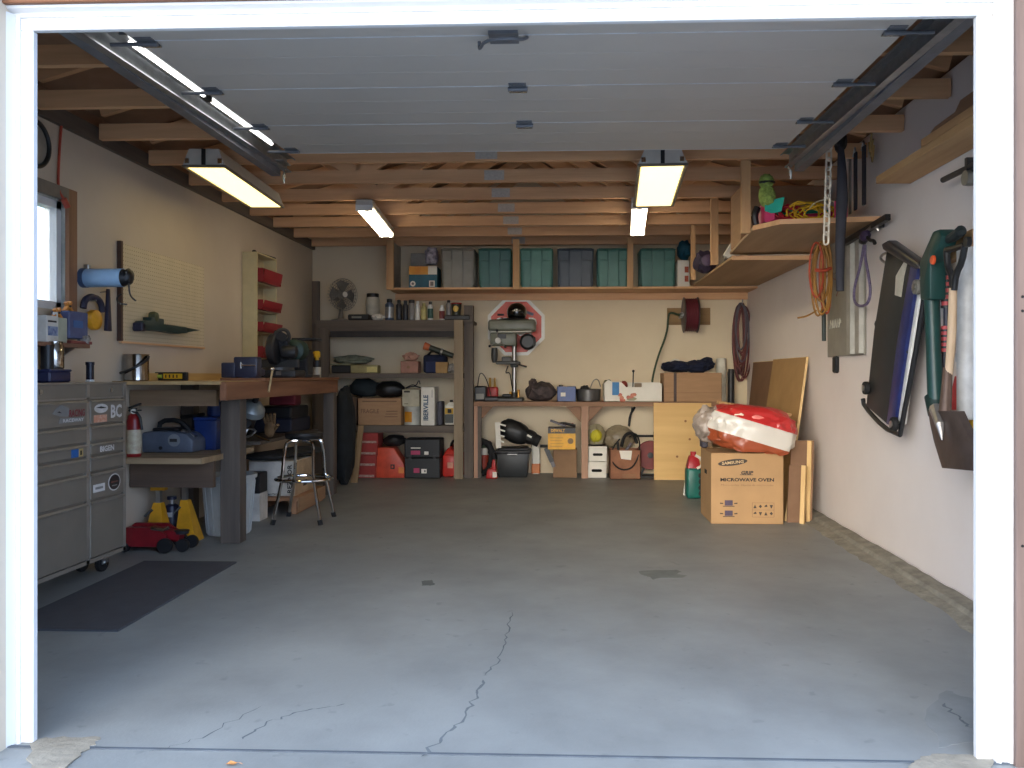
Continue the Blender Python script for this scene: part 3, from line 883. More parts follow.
# ------------------------------------------------------------------ back bench
BY = 5.95; BZ = 0.83
t = thing('back_workbench', 'long wooden bench with diagonal braces against the back wall', 'workbench', ((AY(470, 405, BY).x + AY(722, 405, BY).x) / 2, 6.16, FZ(6.1)))
x0, x1 = AY(473.6, 405, BY).x, AY(724, 405, BY).x
MB_ = wood('bench_top_wood', (156, 118, 88), (128, 94, 68), 'x')
part('bench_top', S().b2((x0, BY, BZ - .045), (x1, YB - .006, BZ), MB_), t, world=True)
for a, b in ((473.8, 477.5), (581.5, 588)):
    xa_, xb_ = AY(a, 440, BY).x, AY(b, 440, BY).x
    part('leg', S().b2((xa_, BY + .01, FZ(BY)), (xb_, BY + .05, BZ - .045), wood('bench_leg_wood', (186, 148, 122), (160, 122, 98), 'z')), t, world=True)
for xx, sg in ((AY(478, 420, BY).x, 1), (AY(581, 420, BY).x, -1), (AY(588.5, 420, BY).x, 1)):
    part('brace', S().prism([(xx, BZ - .05), (xx + sg * .15, BZ - .05), (xx, BZ - .21)], 'xz', BY + .05, BY + .07, MB_), t, world=True)
part('rear_leg', S().b2((AY(477, 440, BY).x, BY + .02, FZ(BY)), (AY(481, 440, BY).x, BY + .06, BZ - .05), M_DARKWZ), t, world=True)

# plywood sheet leaning on the bench
a, b = AY(654, 480, BY - .06), AY(712, 480, BY - .06)
zt_ = AY(654, 403, BY - .02).z
s = S().slab([(a.x, BY - .07, FZ(BY)), (b.x, BY - .07, FZ(BY)), (b.x, BY - .02, zt_), (a.x, BY - .02, zt_)], (0, .015, 0), M_PLYV)
for q, r in ((.55, .78), (.62, .56), (.4, .35)):
    s.lathe((a.x + (b.x - a.x) * q, BY - .072 + .05 * r, zt_ * r), [(.012, 0), (.012, .003)], pm('knot', (150, 100, 56)), 10, 'y')
s.lathe((a.x + (b.x - a.x) * .95, BY - .073 + .05 * .5, zt_ * .5), [(.03, 0), (.03, .003)], pm('hand_hole', (150, 124, 96)), 16, 'y')
solo('plywood_sheet', s, 'pale knotty plywood sheet leaning on the right end of the back bench', 'plywood')

# stop sign
sg = thing('stop_sign', 'red and white stop sign fixed to the back wall behind the drill press', 'sign', (AY(516.3, 327, YB).x, YB - .004, AY(515, 327, YB).z))
R_ = .302
oc = lambda r: [(r / math.cos(PI / 8) * math.cos(PI / 8 + PI / 4 * k), r / math.cos(PI / 8) * math.sin(PI / 8 + PI / 4 * k)) for k in range(8)]
part('plate', S().prism(oc(R_), 'xz', -.012, -.004, pm('sign_white', (244, 240, 230), .4, var=.02)), sg)
part('red_field', S().prism(oc(R_ * .885), 'xz', -.014, -.012, pm('sign_red', (216, 78, 54), .4, var=.03)), sg)
part('lettering', S().text('STOP', (0, -.0142, .0), RT, UP, .44, .2, pm('sign_white', (236, 230, 214), .4, var=.02), .02), sg, 'white letters')
part('sticker', S().b2((-.2, -.0155, .12), (-.13, -.0142, .14), M_PRINT), sg, 'small black sticker')
s = S()
s.at((.14, -.0148, .145), (0, .35, 0)).box((0, 0, 0), (.09, .001, .03), pm('sticker_blue_grey', (120, 120, 140)))
s.X = Matrix.Identity(4)
part('sticker', s, sg, 'worn blue grey sticker')

# ------------------------------------------------------------------ drill press
dpx = AY(514, 380, 6.12).x
dp_ = thing('drill_press', 'grey belt-driven bench drill press standing on the back bench', 'drill press', (dpx, 6.12, BZ))
def L_(px, py, y=6.12): p = AY(px, py, y); return (p.x - dpx, y - 6.12, p.z - BZ)
mg = pm('machine_grey_green', (110, 112, 98), .4); md = pm('machine_dark', (58, 58, 54), .45)
part('base', S().box((-.03, -.03, .02), (.26, .30, .04), md, None, .01).cyl((0, .04, .03), (0, .04, .09), .045, md, .035), dp_)
part('column', S().cyl((0, .04, .05), (0, .04, .66), .023, M_STEEL), dp_)
s = S(); a, b = L_(489, 332), L_(536, 321)
s.box(((a[0] + b[0]) / 2, -.02, (a[2] + b[2]) / 2 + .005), (b[0] - a[0], .22, b[2] - a[2] + .01), mg, None, .03, 3)
part('belt_cover', s, dp_, 'grey green belt cover')
part('trim_band', S().box(((a[0] + b[0]) / 2 - .01, -.02, a[2] - .004), (b[0] - a[0] - .06, .226, .012), M_PAPER, None, .003), dp_, 'pale band')
s = S(); c1, c2 = L_(490, 346), L_(516, 333)
s.box(((c1[0] + c2[0]) / 2 + .01, -.03, (c1[2] + c2[2]) / 2), (c2[0] - c1[0], .15, c2[2] - c1[2]), mg, None, .015, 2).box((c1[0] + .13, -.106, (c1[2] + c2[2]) / 2 + .03), (.09, .006, .05), M_BLACK, None, .003)
part('head', s, dp_)
q = L_(528, 342); s = S()
s.lathe((q[0], .06, q[2]), [(.05, -.06), (.078, -.04), (.082, .02), (.082, .12), (.06, .15)], M_BLACK, 22, 'y')
s.b2((q[0] - .008, -.07, q[2] - .07), (q[0] + .008, -.055, q[2] + .07), mg).box((q[0] + .055, -.06, q[2]), (.05, .04, .1), M_BLACK, None, .01)
part('motor', s, dp_, 'black motor')
q = L_(499, 341); s = S().lathe((q[0], -.11, q[2]), [(.03, 0), (.03, .03), (.02, .035)], M_WHITEP, 16, 'y')
for an in (1.65, 3.75, 5.6):
    e = (q[0] + .10 * math.cos(an), -.15, q[2] + .10 * math.sin(an)); s.cyl((q[0], -.13, q[2]), e, .006, M_STEEL, seg=8); s.blob(e, (.014, .014, .014), M_BLACK, 0, 1, 1, 2)
part('feed_handle', s, dp_, 'three-spoke feed handle with a white hub')
q = L_(496, 350); q2 = L_(496, 358)
part('chuck', S().lathe((q[0] - .01, -.06, 0), [(.02, q2[2] - .05), (.03, q2[2] - .02), (.035, q2[2] + .03), (.03, q[2] + .02)], md, 16), dp_)
q = L_(503, 364)
s = S().box((-.055, -.05, q[2] + .01), (.24, .2, .03), md, None, .008).box((-.07, -.05, q[2] + .045), (.10, .1, .06), md, None, .01).cyl((-.18, -.05, q[2] + .02), (-.12, -.05, q[2] + .02), .01, md, seg=8).cyl((.03, .0, q[2]), (.13, -.06, q[2] - .03), .008, md, seg=8)
s.box((0, .04, q[2]), (.08, .09, .07), md, None, .01)
part('table', s, dp_, 'dark table with a vice')
s = S().tube([(-.06, -.02, q[2] - .02), (-.09, -.03, q[2] - .1), (-.04, -.03, q[2] - .08), (-.03, 0, q[2] - .18), (-.01, .02, q[2] - .28)], .006, M_BLACK, 6, sub=2)
part('cord', s, dp_)
s = S().cyl((-.03, -.08, .04), (-.03, -.08, .10), .02, pm('brass', (190, 140, 60), .4, metal=.6), .012).cyl((.05, -.06, .04), (.05, -.06, .12), .014, pm('brass', (190, 140, 60)))
part('base_knob', s, dp_, 'brass coloured knobs')
hp = L_(517, 322)
hm = thing('helmet', 'glossy black helmet resting on top of the drill press', 'helmet', (dpx + hp[0], 6.10, AY(516, 322, 6.12).z + .012))
part('shell', S().blob((0, 0, .085), (.105, .115, .1), mat('gloss_black', (18, 20, 20), .12, coat=.6), 0.0, 1, 1, 4, flat=.085), hm)
part('emblem', S().blob((0, -.112, .10), (.02, .008, .014), M_PAPER, 0, 1, 1, 2), hm, 'small white badge')
part('brim', S().blob((-.03, -.02, .012), (.15, .12, .014), M_BLACK, 0, 1, 1, 3), hm)

# things standing on the back bench
x, z, w, h = RY(475, 387, 487, 402, 6.1)
t = thing('battery_charger', 'small black charger box with a cable at the left end of the back bench', 'charger', (x, 6.1, BZ + .001))
part('case', S().box((0, 0, h / 2), (w, .14, h), M_BLACK, None, .012), t)
part('face', S().b2((-w * .35, -.074, h * .15), (w * .3, -.07, h * .5), pm('grey_label', (130, 128, 118))), t)
part('cable', S().tube([(-w * .3, 0, h * .9), (-w * .1, 0, h * 2.0), (w * .4, 0, h * 1.6), (w * .8, -.02, h * .6), (w * .9, -.03, .004)], .005, M_BLACK, 6, sub=2), t)
x, z, w, h = RY(486.5, 385, 498, 399, 6.2)
t = thing('glue_bottle', 'red bottle with twin yellow spouts beside the black charger', 'bottle', (x, 6.22, BZ + .001))
part('bottle_body', S().box((0, 0, h * .5), (w, .06, h), M_RED, None, .02, 3), t)
for sx in (-1, 1): part('spout', S().cyl((sx * .025, 0, h * .9), (sx * .025, 0, h * 1.65), .014, pm('amber_plastic', (196, 150, 60)), .009), t)
s = S().box((0, 0, .025), (.30, .12, .05), M_BLACK, None, .012).box((.08, 0, .06), (.1, .08, .03), M_BLACK, None, .01)
solo('tool_tray', s, 'low black tray in front of the drill press base', 'tray', (AY(499, 400, 5.99).x, 6.02, BZ + .001))
x, z, w, h = RY(525, 380, 556, 402, 6.08)
s = S().blob((0, 0, h * .42), (w * .5, .14, h * .46), pm('mottled_dark_bag', (92, 78, 76), .8, rgb2=(34, 32, 34), scale=16), .22, 3, 9, flat=h * .42)
s.blob((-w * .25, 0, h * .78), (w * .14, .06, h * .24), pm('mottled_dark_bag', (92, 78, 76)), .3, 3, 4)
solo('mesh_bag', s, 'lumpy dark mesh bag on the back bench right of the drill press', 'bag', (x, 6.1, BZ + .002))
x, z, w, h = RY(557, 387, 576, 402, 6.0)
t = thing('blue_bin', 'small open blue bin next to the lumpy mesh bag', 'bin', (x, 6.05, BZ + .001)); mb = pm('blue_plastic', (30, 62, 128), .4)
s = S()
for a, b in (((-w / 2, -.1, 0), (w / 2, -.094, h)), ((-w / 2, .094, 0), (w / 2, .1, h)), ((-w / 2, -.1, 0), (-w / 2 + .006, .1, h)), ((w / 2 - .006, -.1, 0), (w / 2, .1, h)), ((-w / 2, -.1, 0), (w / 2, .1, .006))): s.b2(a, b, mb)
part('bin_body', s, t); part('label_mark', S().b2((-w * .3, -.103, h * .35), (-w * .05, -.1, h * .6), M_PAPER), t)
s = S().lathe((0, 0, 0), [(.03, 0), (.03, .1), (.022, .12), (.022, .16)], M_BLACK, 14)
solo('black_jar', s, 'small black bottle standing in the blue bin', 'bottle', (x - w * .3, 6.05, BZ + .009))
s = S().cyl((-.05, 0, 0), (.04, .03, .05), .018, M_BLACK).cyl((0, -.03, 0), (.06, -.02, .03), .015, M_NAVY)
solo('hand_tool', s, 'dark tool handle lying across the blue bin', 'tool', (x + .03, 6.07, BZ + .07))
x, z, w, h = RY(576, 386, 601, 402, 6.02)
t = thing('steel_basin', 'round dull steel drain pan between the blue bin and the white carton', 'pan', (x, 6.1, BZ + .001))
part('pan_body', S().lathe((0, 0, 0), [(w * .42, 0), (w * .47, .01), (w * .5, h * .72), (w * .52, h * .74), (w * .5, h * .78), (w * .46, h * .7), (w * .44, .02)], mat('dull_tin', (104, 102, 100), .45, .6), 30), t)
part('bail_handle', S().tube([(w * .05, -.05, h * .75), (w * .2, -.03, h * 1.35), (w * .4, 0, h * 1.4), (w * .5, .02, h * .9)], .005, M_STEEL, 6, sub=2), t)
part('contents', S().blob((-w * .12, 0, h * .6), (w * .25, .06, h * .4), M_BLACK, .3, 3, 2, flat=h * .3), t)

x, z, w, h = RY(604, 383, 662, 402, 6.0)
t = thing('open_carton', 'low white open carton with a blue square on the back bench', 'box', (x, 6.08, BZ + .001))
s = S(); d = .2
s.prism([(-w / 2, 0), (w / 2, 0), (w / 2, h * .95), (w * .32, h * 1.02), (w * .16, h * .98), (w * .15, h * .76), (-w * .12, h * .76), (-w * .2, h * 1.02), (-w * .36, h * 1.05), (-w * .43, h * 1.15), (-w / 2, h * .95)], 'xz', -d / 2, -d / 2 + .005, M_PAPER)
for a, b in (((-w / 2, d / 2 - .005, 0), (w / 2, d / 2, h)), ((-w / 2, -d / 2, 0), (-w / 2 + .005, d / 2, h * .95)), ((w / 2 - .005, -d / 2, 0), (w / 2, d / 2, h * .95)), ((-w / 2, -d / 2, 0), (w / 2, d / 2, .005))): s.b2(a, b, M_PAPER)
part('carton_body', s, t)
part('blue_square', S().b2((-w * .36, -d / 2 - .002, h * .34), (-w * .24, -d / 2, h * 1.02), pm('print_blue', (28, 116, 176))), t, 'bright blue square')
s = S()
for k in range(9):
    q = random.Random(k); s.blob((-w * .3 + w * .3 * q.random() + .02, -d / 2 - .001, h * (.04 + .4 * q.random() * (1 - k / 14))), (.022, .0015, .018), pm('peach_print', (206, 140, 104), rgb2=(176, 70, 60), scale=30), .2, 3, k, 2)
s.blob((-w * .02, -d / 2 - .001, h * .15), (.05, .0012, .02), pm('olive_print', (140, 136, 100)), .3, 3, 3, 2)
part('printed_picture', s, t, 'faded peach and red picture')
cx_ = x
s = S().blob((0, 0, .075), (.055, .07, .075), pm('sage_cloth', (150, 150, 126), .9), .25, 2.5, 6)
solo('sage_cloth', s, 'sage grey cloth bulging from the left end of the white open carton', 'cloth', (cx_ - w * .42, 6.13, BZ + .075))
s = S().blob((0, 0, .05), (.04, .05, .05), pm('rust_cloth', (150, 66, 56), .9), .35, 2.5, 2)
solo('rust_cloth', s, 'rust red rag poking out of the white open carton', 'cloth', (cx_ - w * .15, 6.1, BZ + .11))
s = S().cyl((0, 0, 0), (.01, .02, .30), .006, M_BLACK).blob((.01, .02, .30), (.014, .014, .014), M_BLACK, 0, 1, 1, 2)
solo('black_rod', s, 'thin black rod with a ball tip standing in the white open carton', 'rod', (cx_ + .0, 6.06, BZ + .01))
s = S().box((0, 0, .09), (.07, .06, .18), pm('taupe_card', (140, 122, 100), .8), None, .005)
solo('taupe_block', s, 'small taupe cardboard block standing in the white open carton', 'box', (cx_ + w * .1, 6.09, BZ + .007))


def f(t, w, d, h):
    s = S().b2((-w / 2 - .001, -d / 2 - .002, h * .30), (w / 2 + .001, -d / 2, h * .315), M_CARDD).b2((w * -.33, -d / 2 - .003, .0), (w * -.28, -d / 2, h), pm('dark_strap', (60, 40, 34)))
    part('crease', s, t)


x, z, w, h = RY(664, 373, 722, 402, 5.98)
carton('wide_carton', 'wide brown carton at the right end of the back bench under navy cloth', 'box', x, 6.16, BZ + .001, w, .34, h, extra=f)
zc = BZ + h
s = S()
for k, (a, b, c_, d_, e) in enumerate(((-.1, 0, .05, .16, .06), (.08, .0, .05, .15, .065), (.17, .02, .07, .09, .06), (-.2, 0, .05, .08, .05), (.19, 0, .12, .05, .03))):
    s.blob((a, b, c_ + .01), (d_, .12, e), M_NAVY, .3, 3, k + 3, flat=e * .95)
solo('navy_cloth', s, 'crumpled navy cloth heaped on the wide brown carton', 'cloth', (x - .02, 6.15, zc + .003))
s = S().blob((0, 0, .03), (.06, .05, .04), M_PAPER, .3, 3, 3)
solo('white_rag', s, 'small white rag tucked behind the navy cloth', 'cloth', (x - .13, 6.27, zc + .075))
x, z, w, h = RY(717, 360, 727, 402, 6.2)
s = S().lathe((0, 0, 0), [(w / 2, 0), (w / 2, h), (w * .40, h + .012), (w * .36, h)], pm('white_roll', (214, 212, 198), .7), 20)
solo('white_roll', s, 'tall white roll standing right of the wide brown carton', 'roll', (x, 6.25, BZ + .001))
p = AY(731, 480, 6.2)
s = S().lathe((0, 0, 0), [(.032, 0), (.034, .02), (.034, AY(731, 370, 6.2).z - FZ(6.2) - .02), (.028, AY(731, 369, 6.2).z - FZ(6.2))], M_BLACK, 16)
solo('black_tube', s, 'tall black tube in the corner right of the white roll', 'tube', (p.x, 6.2, FZ(6.2)))

# hose reel on its board, green hose, red-brown coil
t = thing('hose_reel', 'maroon hose reel mounted on a brown board on the back wall', 'hose reel', (AY(690, 315, YB).x, YB, AY(690, 333, YB).z))
a, b = AY(667, 325, YB), AY(710, 308, YB)
part('mounting_board', S().b2((a.x, YB - .02, a.z), (b.x, YB, b.z), wood('reel_board', (158, 126, 82), (134, 104, 66), 'x')), t, world=True)
c_ = AY(690.5, 315, 6.2); rr = .185
s = S()
for sx in (-1, 1): s.lathe((c_.x + sx * .07, 6.2, c_.z), [(.04, -.004), (rr * .96, -.004), (rr, 0), (rr * .96, .004), (.04, .004)], mat('reel_grey', (96, 90, 92), .4, .5), 30, 'x')
part('reel_flange', s, t, world=True)
s = S()
for k in range(6): s.ring((c_.x - .05 + .02 * k, 6.2, c_.z), rr * .86, .0125, pm('maroon_hose', (96, 34, 44), .5), 'x', 26, 6)
s.cyl((c_.x - .065, 6.2, c_.z), (c_.x + .065, 6.2, c_.z), rr * .82, pm('maroon_hose', (96, 34, 44)), seg=26)
part('hose_winding', s, t, 'maroon hose', world=True)
s = S().cyl((c_.x - .1, 6.2, c_.z), (c_.x + .1, 6.2, c_.z), .02, M_STEEL); s.beam((c_.x - .09, 6.2, c_.z), (c_.x - .09, YB - .02, c_.z), .02, .05, M_GALV); s.beam((c_.x + .09, 6.2, c_.z), (c_.x + .09, YB - .02, c_.z), .02, .05, M_GALV)
part('bracket', s, t, world=True)
g0, g1 = AY(668, 314, 6.3), AY(651, 386, 6.12)
s = S().tube([(c_.x - .1, 6.25, c_.z), (g0.x + .02, 6.3, g0.z + .02), (g0.x, 6.3, g0.z - .03), (g0.x - .01, 6.28, g0.z - .2), (g1.x + .07, 6.2, g1.z + .28), (g1.x, 6.12, g1.z + .01), (g1.x + .04, 6.1, g1.z)], .011, pm('green_hose', (58, 78, 54), .5), 8, sub=2)
solo('green_hose', s, 'dark green hose hanging from the reel down to the white open carton', 'hose')
t = thing('cord_coil', 'thick coil of red-brown cords hanging at the right end of the back wall', 'cord coil', (AY(741, 343, 6.3).x, 6.3, AY(741, 385, 6.3).z))
s = S(); rn = random.Random(4); top = AY(741, 303, 6.3); bot = AY(744, 380, 6.3)
for k in range(13):
    o = rn.uniform(-.03, .03); L0 = rn.uniform(.55, 1.0); wd = rn.uniform(.035, .085)
    zt1 = top.z - rn.uniform(0, .05); zb1 = zt1 - (top.z - bot.z) * L0
    s.ring((top.x + o, 6.28 + rn.uniform(-.05, .05), (zt1 + zb1) / 2), wd, .0095, pm('redbrown_cord', (104, 46, 42), .6, var=.25) if k % 4 else pm('grey_cord', (90, 84, 92), .6), 'y', 30, 6, (zt1 - zb1) / 2)
part('coil', s, t, world=True)
part('wall_hook', S().tube([(top.x, YB, top.z + .0), (top.x, 6.24, top.z - .01), (top.x, 6.22, top.z + .03)], .007, M_STEEL), t, world=True)

# ------------------------------------------------------------------ under the back bench
Yb = 6.05; F = FZ(Yb)
x, z, w, h = RY(494.5, 448, 530.5, 479, 5.97)
t = thing('black_bin', 'black lidded plastic bin on the floor under the back bench', 'bin', (x, 6.12, F)); h = .31
mb = pm('bin_charcoal', (38, 42, 44), .45)
part('tub', S().frustum((0, 0, 0), (w * .80, .24), (w * .9, .28), h * .8, mb, .012), t)
s = S().box((0, 0, h * .84), (w, .31, h * .12), M_BLACK, None, .015, 2).box((0, 0, h * .92), (w * .85, .26, h * .08), M_BLACK, None, .012, 2)
part('lid', s, t); part('latch', S().box((0, -.158, h * .8), (.10, .012, .05), M_BLACK, None, .004).b2((-.05, -.166, h * .76), (.05, -.162, h * .77), M_STEEL), t)
zt1 = F + h * .965
s = S().at((.02, 0, .12), (0, .45, 0)).blob((-.04, 0, 0), (.17, .12, .115), M_BLACK, .1, 2.5, 6, pw=.85).blob((.12, 0, .02), (.09, .09, .075), M_BLACK, .08, 2, 2, pw=.9).lathe((.18, -.02, .02), [(.03, -.02), (.06, -.02), (.06, .05), (.045, .055)], M_RUBBER, 16, 'x')
s.X = Matrix.Identity(4); s.box((.14, -.10, .10), (.05, .01, .018), M_PAPER, (0, .5, 0))
solo('heater_head', s, 'bulky black fan-shaped machine part lying on top of the black bin', 'machine part', (x + .03, 6.12, zt1 + .02))
s = S().beam((-.04, 0, 0), (-.055, .02, .26), .004, .05, M_PAPER, up=(1, 0, 0))
for k in range(4): s.box((-.02 + .006 * k, 0, .07 + .055 * k), (.07, .01, .016), M_PAPER, (0, .3, 0))
solo('white_bracket', s, 'white toothed bracket upright behind the black fan-shaped part', 'bracket', (x - .10, 5.97, zt1 + .003))
# vacuum hose
s = S(); hp = [AY(q[0], q[1], 6.09 + .006 * k) for k, q in enumerate(((494, 457), (489, 444), (482, 441), (478, 447), (478, 460), (481, 476)))]
hp2 = [AY(q[0], q[1], 6.09) for q in ((478, 476), (486, 472), (490, 464), (491, 452))]
s.tube(hp, .032, M_RUBBER, 10, sub=2)
for i in range(14):
    q = hp[0].lerp(hp[1], i / 14)
s.tube(hp2, .022, M_RUBBER, 10, sub=2)
for q in hp + hp2: s.blob(q, (.034, .03, .034), M_RUBBER, 0, 1, 1, 2)
solo('vacuum_hose', s, 'thick black hose curled beside the left leg of the back bench', 'hose')
bo = pm('orange_red_print', (180, 66, 44))
bottle('weed_spray_bottle', 'white bottle with an orange label, framed by the curled black hose', AY(484, 470, 6.26).x, 6.26, FZ(6.26), .05, .33, M_PAPER, pm('green_cap', (66, 90, 66)), lab=bo, capr=.04)
x, z, w, h = RY(486, 468, 498, 479, 5.95)
t = thing('red_jug', 'red jug with a white label squeezed left of the black bin', 'jug', (x, 5.93, F))
part('jug_body', S().frustum((0, 0, 0), (w, .09), (w * .7, .08), .10, M_RED, .012).frustum((.02, 0, .09), (w * .4, .05), (w * .2, .04), .10, M_RED, .008), t)
part('label_band', S().b2((w * .1, -.05, .015), (w * .45, -.047, .07), M_PAPER), t)
x, z, w, h = RY(527.5, 448, 537, 478, 6.1)
t = thing('caulk_tube', 'tall white container with an orange base right of the black bin', 'container', (x + .03, 6.31, FZ(6.31)))
part('container_body', S().box((0, 0, .17), (.085, .085, .34), M_PAPER, None, .01), t)
part('orange_wrap', S().box((0, 0, .06), (.09, .09, .11), pm('orange_wrap', (206, 118, 56)), None, .008), t)
part('white_pipe', S().tube([(.0, 0, .33), (-.03, -.05, .345), (-.12, -.06, .34)], .02, M_WHITEP, 10, sub=1), t)

# cartons under the bench
def f(t, w, d, h): part('flap', S().slab([(-w / 2, -d / 2, h), (-w / 2 - .03, -d / 2 - .01, h + .06), (-w / 2 - .03, d / 2, h + .06), (-w / 2, d / 2, h)], (.004, 0, 0), M_CARD), t)


x, z, w, h = RY(553, 451, 577, 478, 6.0)
carton('brown_carton', 'tall plain brown carton under the bench with a yellow tool box on it', 'box', x, 6.13, F, w, .24, h + .01, M_CARDD)
zc = F + h + .011
x, z, w, h = RY(548, 429, 575.5, 451, 5.96)


def f(t, w, d, h):
    yl = pm('tool_yellow', (232, 172, 36), .5); s = S().b2((-w / 2 - .001, -d / 2 - .003, .004), (w / 2, -d / 2, h * .74), yl)
    part('yellow_front', s, t, 'yellow printed front')
    s = S().text('DEWALT', (-w * .14, -d / 2 - .001, h * .87), RT, UP, w * .5, h * .14, yl, .02)
    part('lettering', s, t)
    s = S().lathe((w * .32, -d / 2 - .003, h * .40), [(.026, 0), (.03, .002), (.012, .003)], pm('brown_print', (120, 90, 40)), 14, 'y')
    for k in range(4): s.b2((-w * .42, -d / 2 - .0045, h * (.14 + .13 * k)), (w * (.02 + .04 * (k % 2)), -d / 2 - .003, h * (.17 + .13 * k)), pm('amber_print', (196, 140, 30)))
    part('printed_picture', s, t)


carton('power_tool_carton', 'yellow and black power tool box balanced on the tall brown carton', 'box', x, 6.08, zc, w, .22, h, M_BLACK, extra=f)
zc2 = zc + h
s = S().at((-.04, -.02, .035), (0, .35, 0)).box((0, 0, 0), (.17, .06, .022), pm('grey_tool', (96, 90, 96), .4), None, .006)
s.X = Matrix.Identity(4)
solo('folded_tool', s, 'grey folded tool lying on the left end of the yellow tool box', 'tool', (x, 6.07, zc2 + .006))
s = S().tube([(-.06, 0, .03), (.0, -.02, .04), (.06, -.02, .025), (.12, -.03, .015)], .014, M_BLACK, 8, sub=1).tube([(.02, .02, .02), (.1, .02, .03)], .008, M_RED)
solo('cable_heap', s, 'short dark cable with a red end on the right of the yellow tool box', 'cable', (x + .02, 6.09, zc2 + .002))
s = S().beam((0, 0, .0), (-.06, 0, .14), .03, .045, M_BLACK).beam((0, 0, .0), (.02, 0, -.05), .03, .035, pm('grey_tool', (96, 90, 96)))
solo('dangling_clamp', s, 'dark clamp hanging at the left side of the tall brown carton', 'clamp', (AY(552, 462, 5.98).x, 5.985, AY(552, 462, 5.98).z))

for k, (bx, lab) in enumerate((((587, 461.5, 606.5, 479.5), 'lower white file box with an oval hand hole under the bench'), ((588.5, 446, 607, 461.5), 'upper white file box with an oval hand hole, stacked under the bench'))):
    x, z, w, h = RY(*bx, 6.0)
    if k == 0: z = F
    hh = AY(590, bx[1], 6.0).z - z

    def f(t, w, d, h):
        s = S().box((0, -d / 2 - .001, h * .45), (w * .42, .003, h * .17), M_DARKN, None, .0)
        for q in (-1, 1): s.lathe((q * w * .2, -d / 2 + .0005, h * .45), [(h * .085, 0), (h * .085, .003)], M_DARKN, 12, 'y')
        part('hand_hole', s, t)
        part('lid', S().box((0, 0, h - .012), (w * 1.03, d * 1.03, .024), M_PAPER, None, .002), t)
    carton('file_box', lab, 'box', x, 6.16, z, w, .3, hh - .003, M_PAPER, 'white file boxes', extra=f)
zf = AY(590, 446, 6.0).z
mbag = mat('clear_film', (190, 180, 160), .25, var=.1, trans=.0, alpha=.55, bump=.5, bscale=20)
x, z, w, h = RY(587, 423, 605, 446, 6.05)
s = S().blob((0, 0, h * .42), (w * .52, .10, h * .5), pm('sheer_grocery_bag', (176, 168, 140), .45, rgb2=(150, 138, 108), scale=10, bump=.6, bscale=24), .22, 3, 12, flat=h * .42).blob((0, -.075, h * .42), (w * .34, .05, h * .3), pm('yellow_goods', (196, 186, 40), .6), .15, 3, 3)
solo('grocery_bag', s, 'crumpled plastic bag with yellow goods on the upper white file box', 'bag', (x, 6.13, zf + .002))

# open carton with loops of hose
x, z, w, h = RY(610, 450, 640.5, 481, 5.92)
t = thing('hose_carton', 'open brown carton of black hoses in front of the bench', 'box', (x, 6.02, FZ(6.0))); d = .24; h = AY(610, 450, 5.9).z - FZ(6.0)
s = S()
for a, b in (((-w / 2, -d / 2, 0), (w / 2, -d / 2 + .006, h)), ((-w / 2, d / 2 - .006, 0), (w / 2, d / 2, h)), ((-w / 2, -d / 2, 0), (-w / 2 + .006, d / 2, h)), ((w / 2 - .006, -d / 2, 0), (w / 2, d / 2, h)), ((-w / 2, -d / 2, 0), (w / 2, d / 2, .006))): s.b2(a, b, pm('carton_reddish', (146, 100, 74), .85))
part('carton_body', s, t)
part('paper_flap', S().slab([(-w * .2, -d / 2 - .006, h * .98), (w * .22, -d / 2 - .006, h * .98), (w * .18, -d / 2 - .004, h * .66), (-w * .14, -d / 2 - .004, h * .7)], (0, .003, 0), M_PAPER), t, 'white paper flap')
s = S()
for k in range(3): s.b2((-w * .1 + .0, -d / 2 - .001, h * (.05 + .05 * k)), (w * .35, -d / 2, h * (.07 + .05 * k)), M_CARDD)
part('printed_lines', s, t)
s = S().tube([(-.05, -.02, .10), (-.12, -.08, .03), (-.15, -.12, -.10), (-.06, -.14, -.2), (.06, -.14, -.19), (.13, -.13, -.08), (.15, -.10, .08), (.11, -.04, .17), (.05, 0, .12)], .008, M_RUBBER, 8, sub=2)
s.tube([(-.03, .02, .02), (.0, .03, .14), (.09, .04, .17), (.13, .04, .05)], .016, M_RUBBER, 8, sub=2)
solo('black_hose', s, 'black hose looping out over the front of the open brown carton', 'hose', (x, 6.03, FZ(6) + h + .0))
s = S().cyl((0, 0, 0), (-.01, 0, .12), .012, M_BLACK).cyl((.05, .02, 0), (.13, .03, .11), .014, pm('grey_tool', (96, 90, 96)))
solo('hand_tools', s, 'dark tool handles sticking up from the open brown carton', 'tools', (x - .06, 6.0, FZ(6) + h - .05))
x, z, w, h = RY(604, 423, 634, 448, 6.2)
s = S().blob((0, 0, h * .45), (w * .52, .09, h * .52), pm('taupe_film', (160, 146, 118), .4, rgb2=(120, 106, 84), scale=9, bump=.7, bscale=22), .22, 2.6, 21)
solo('film_bag', s, 'big taupe plastic bag bulging behind the open brown carton', 'bag', (x, 6.27, AY(610, 450, 6.2).z))
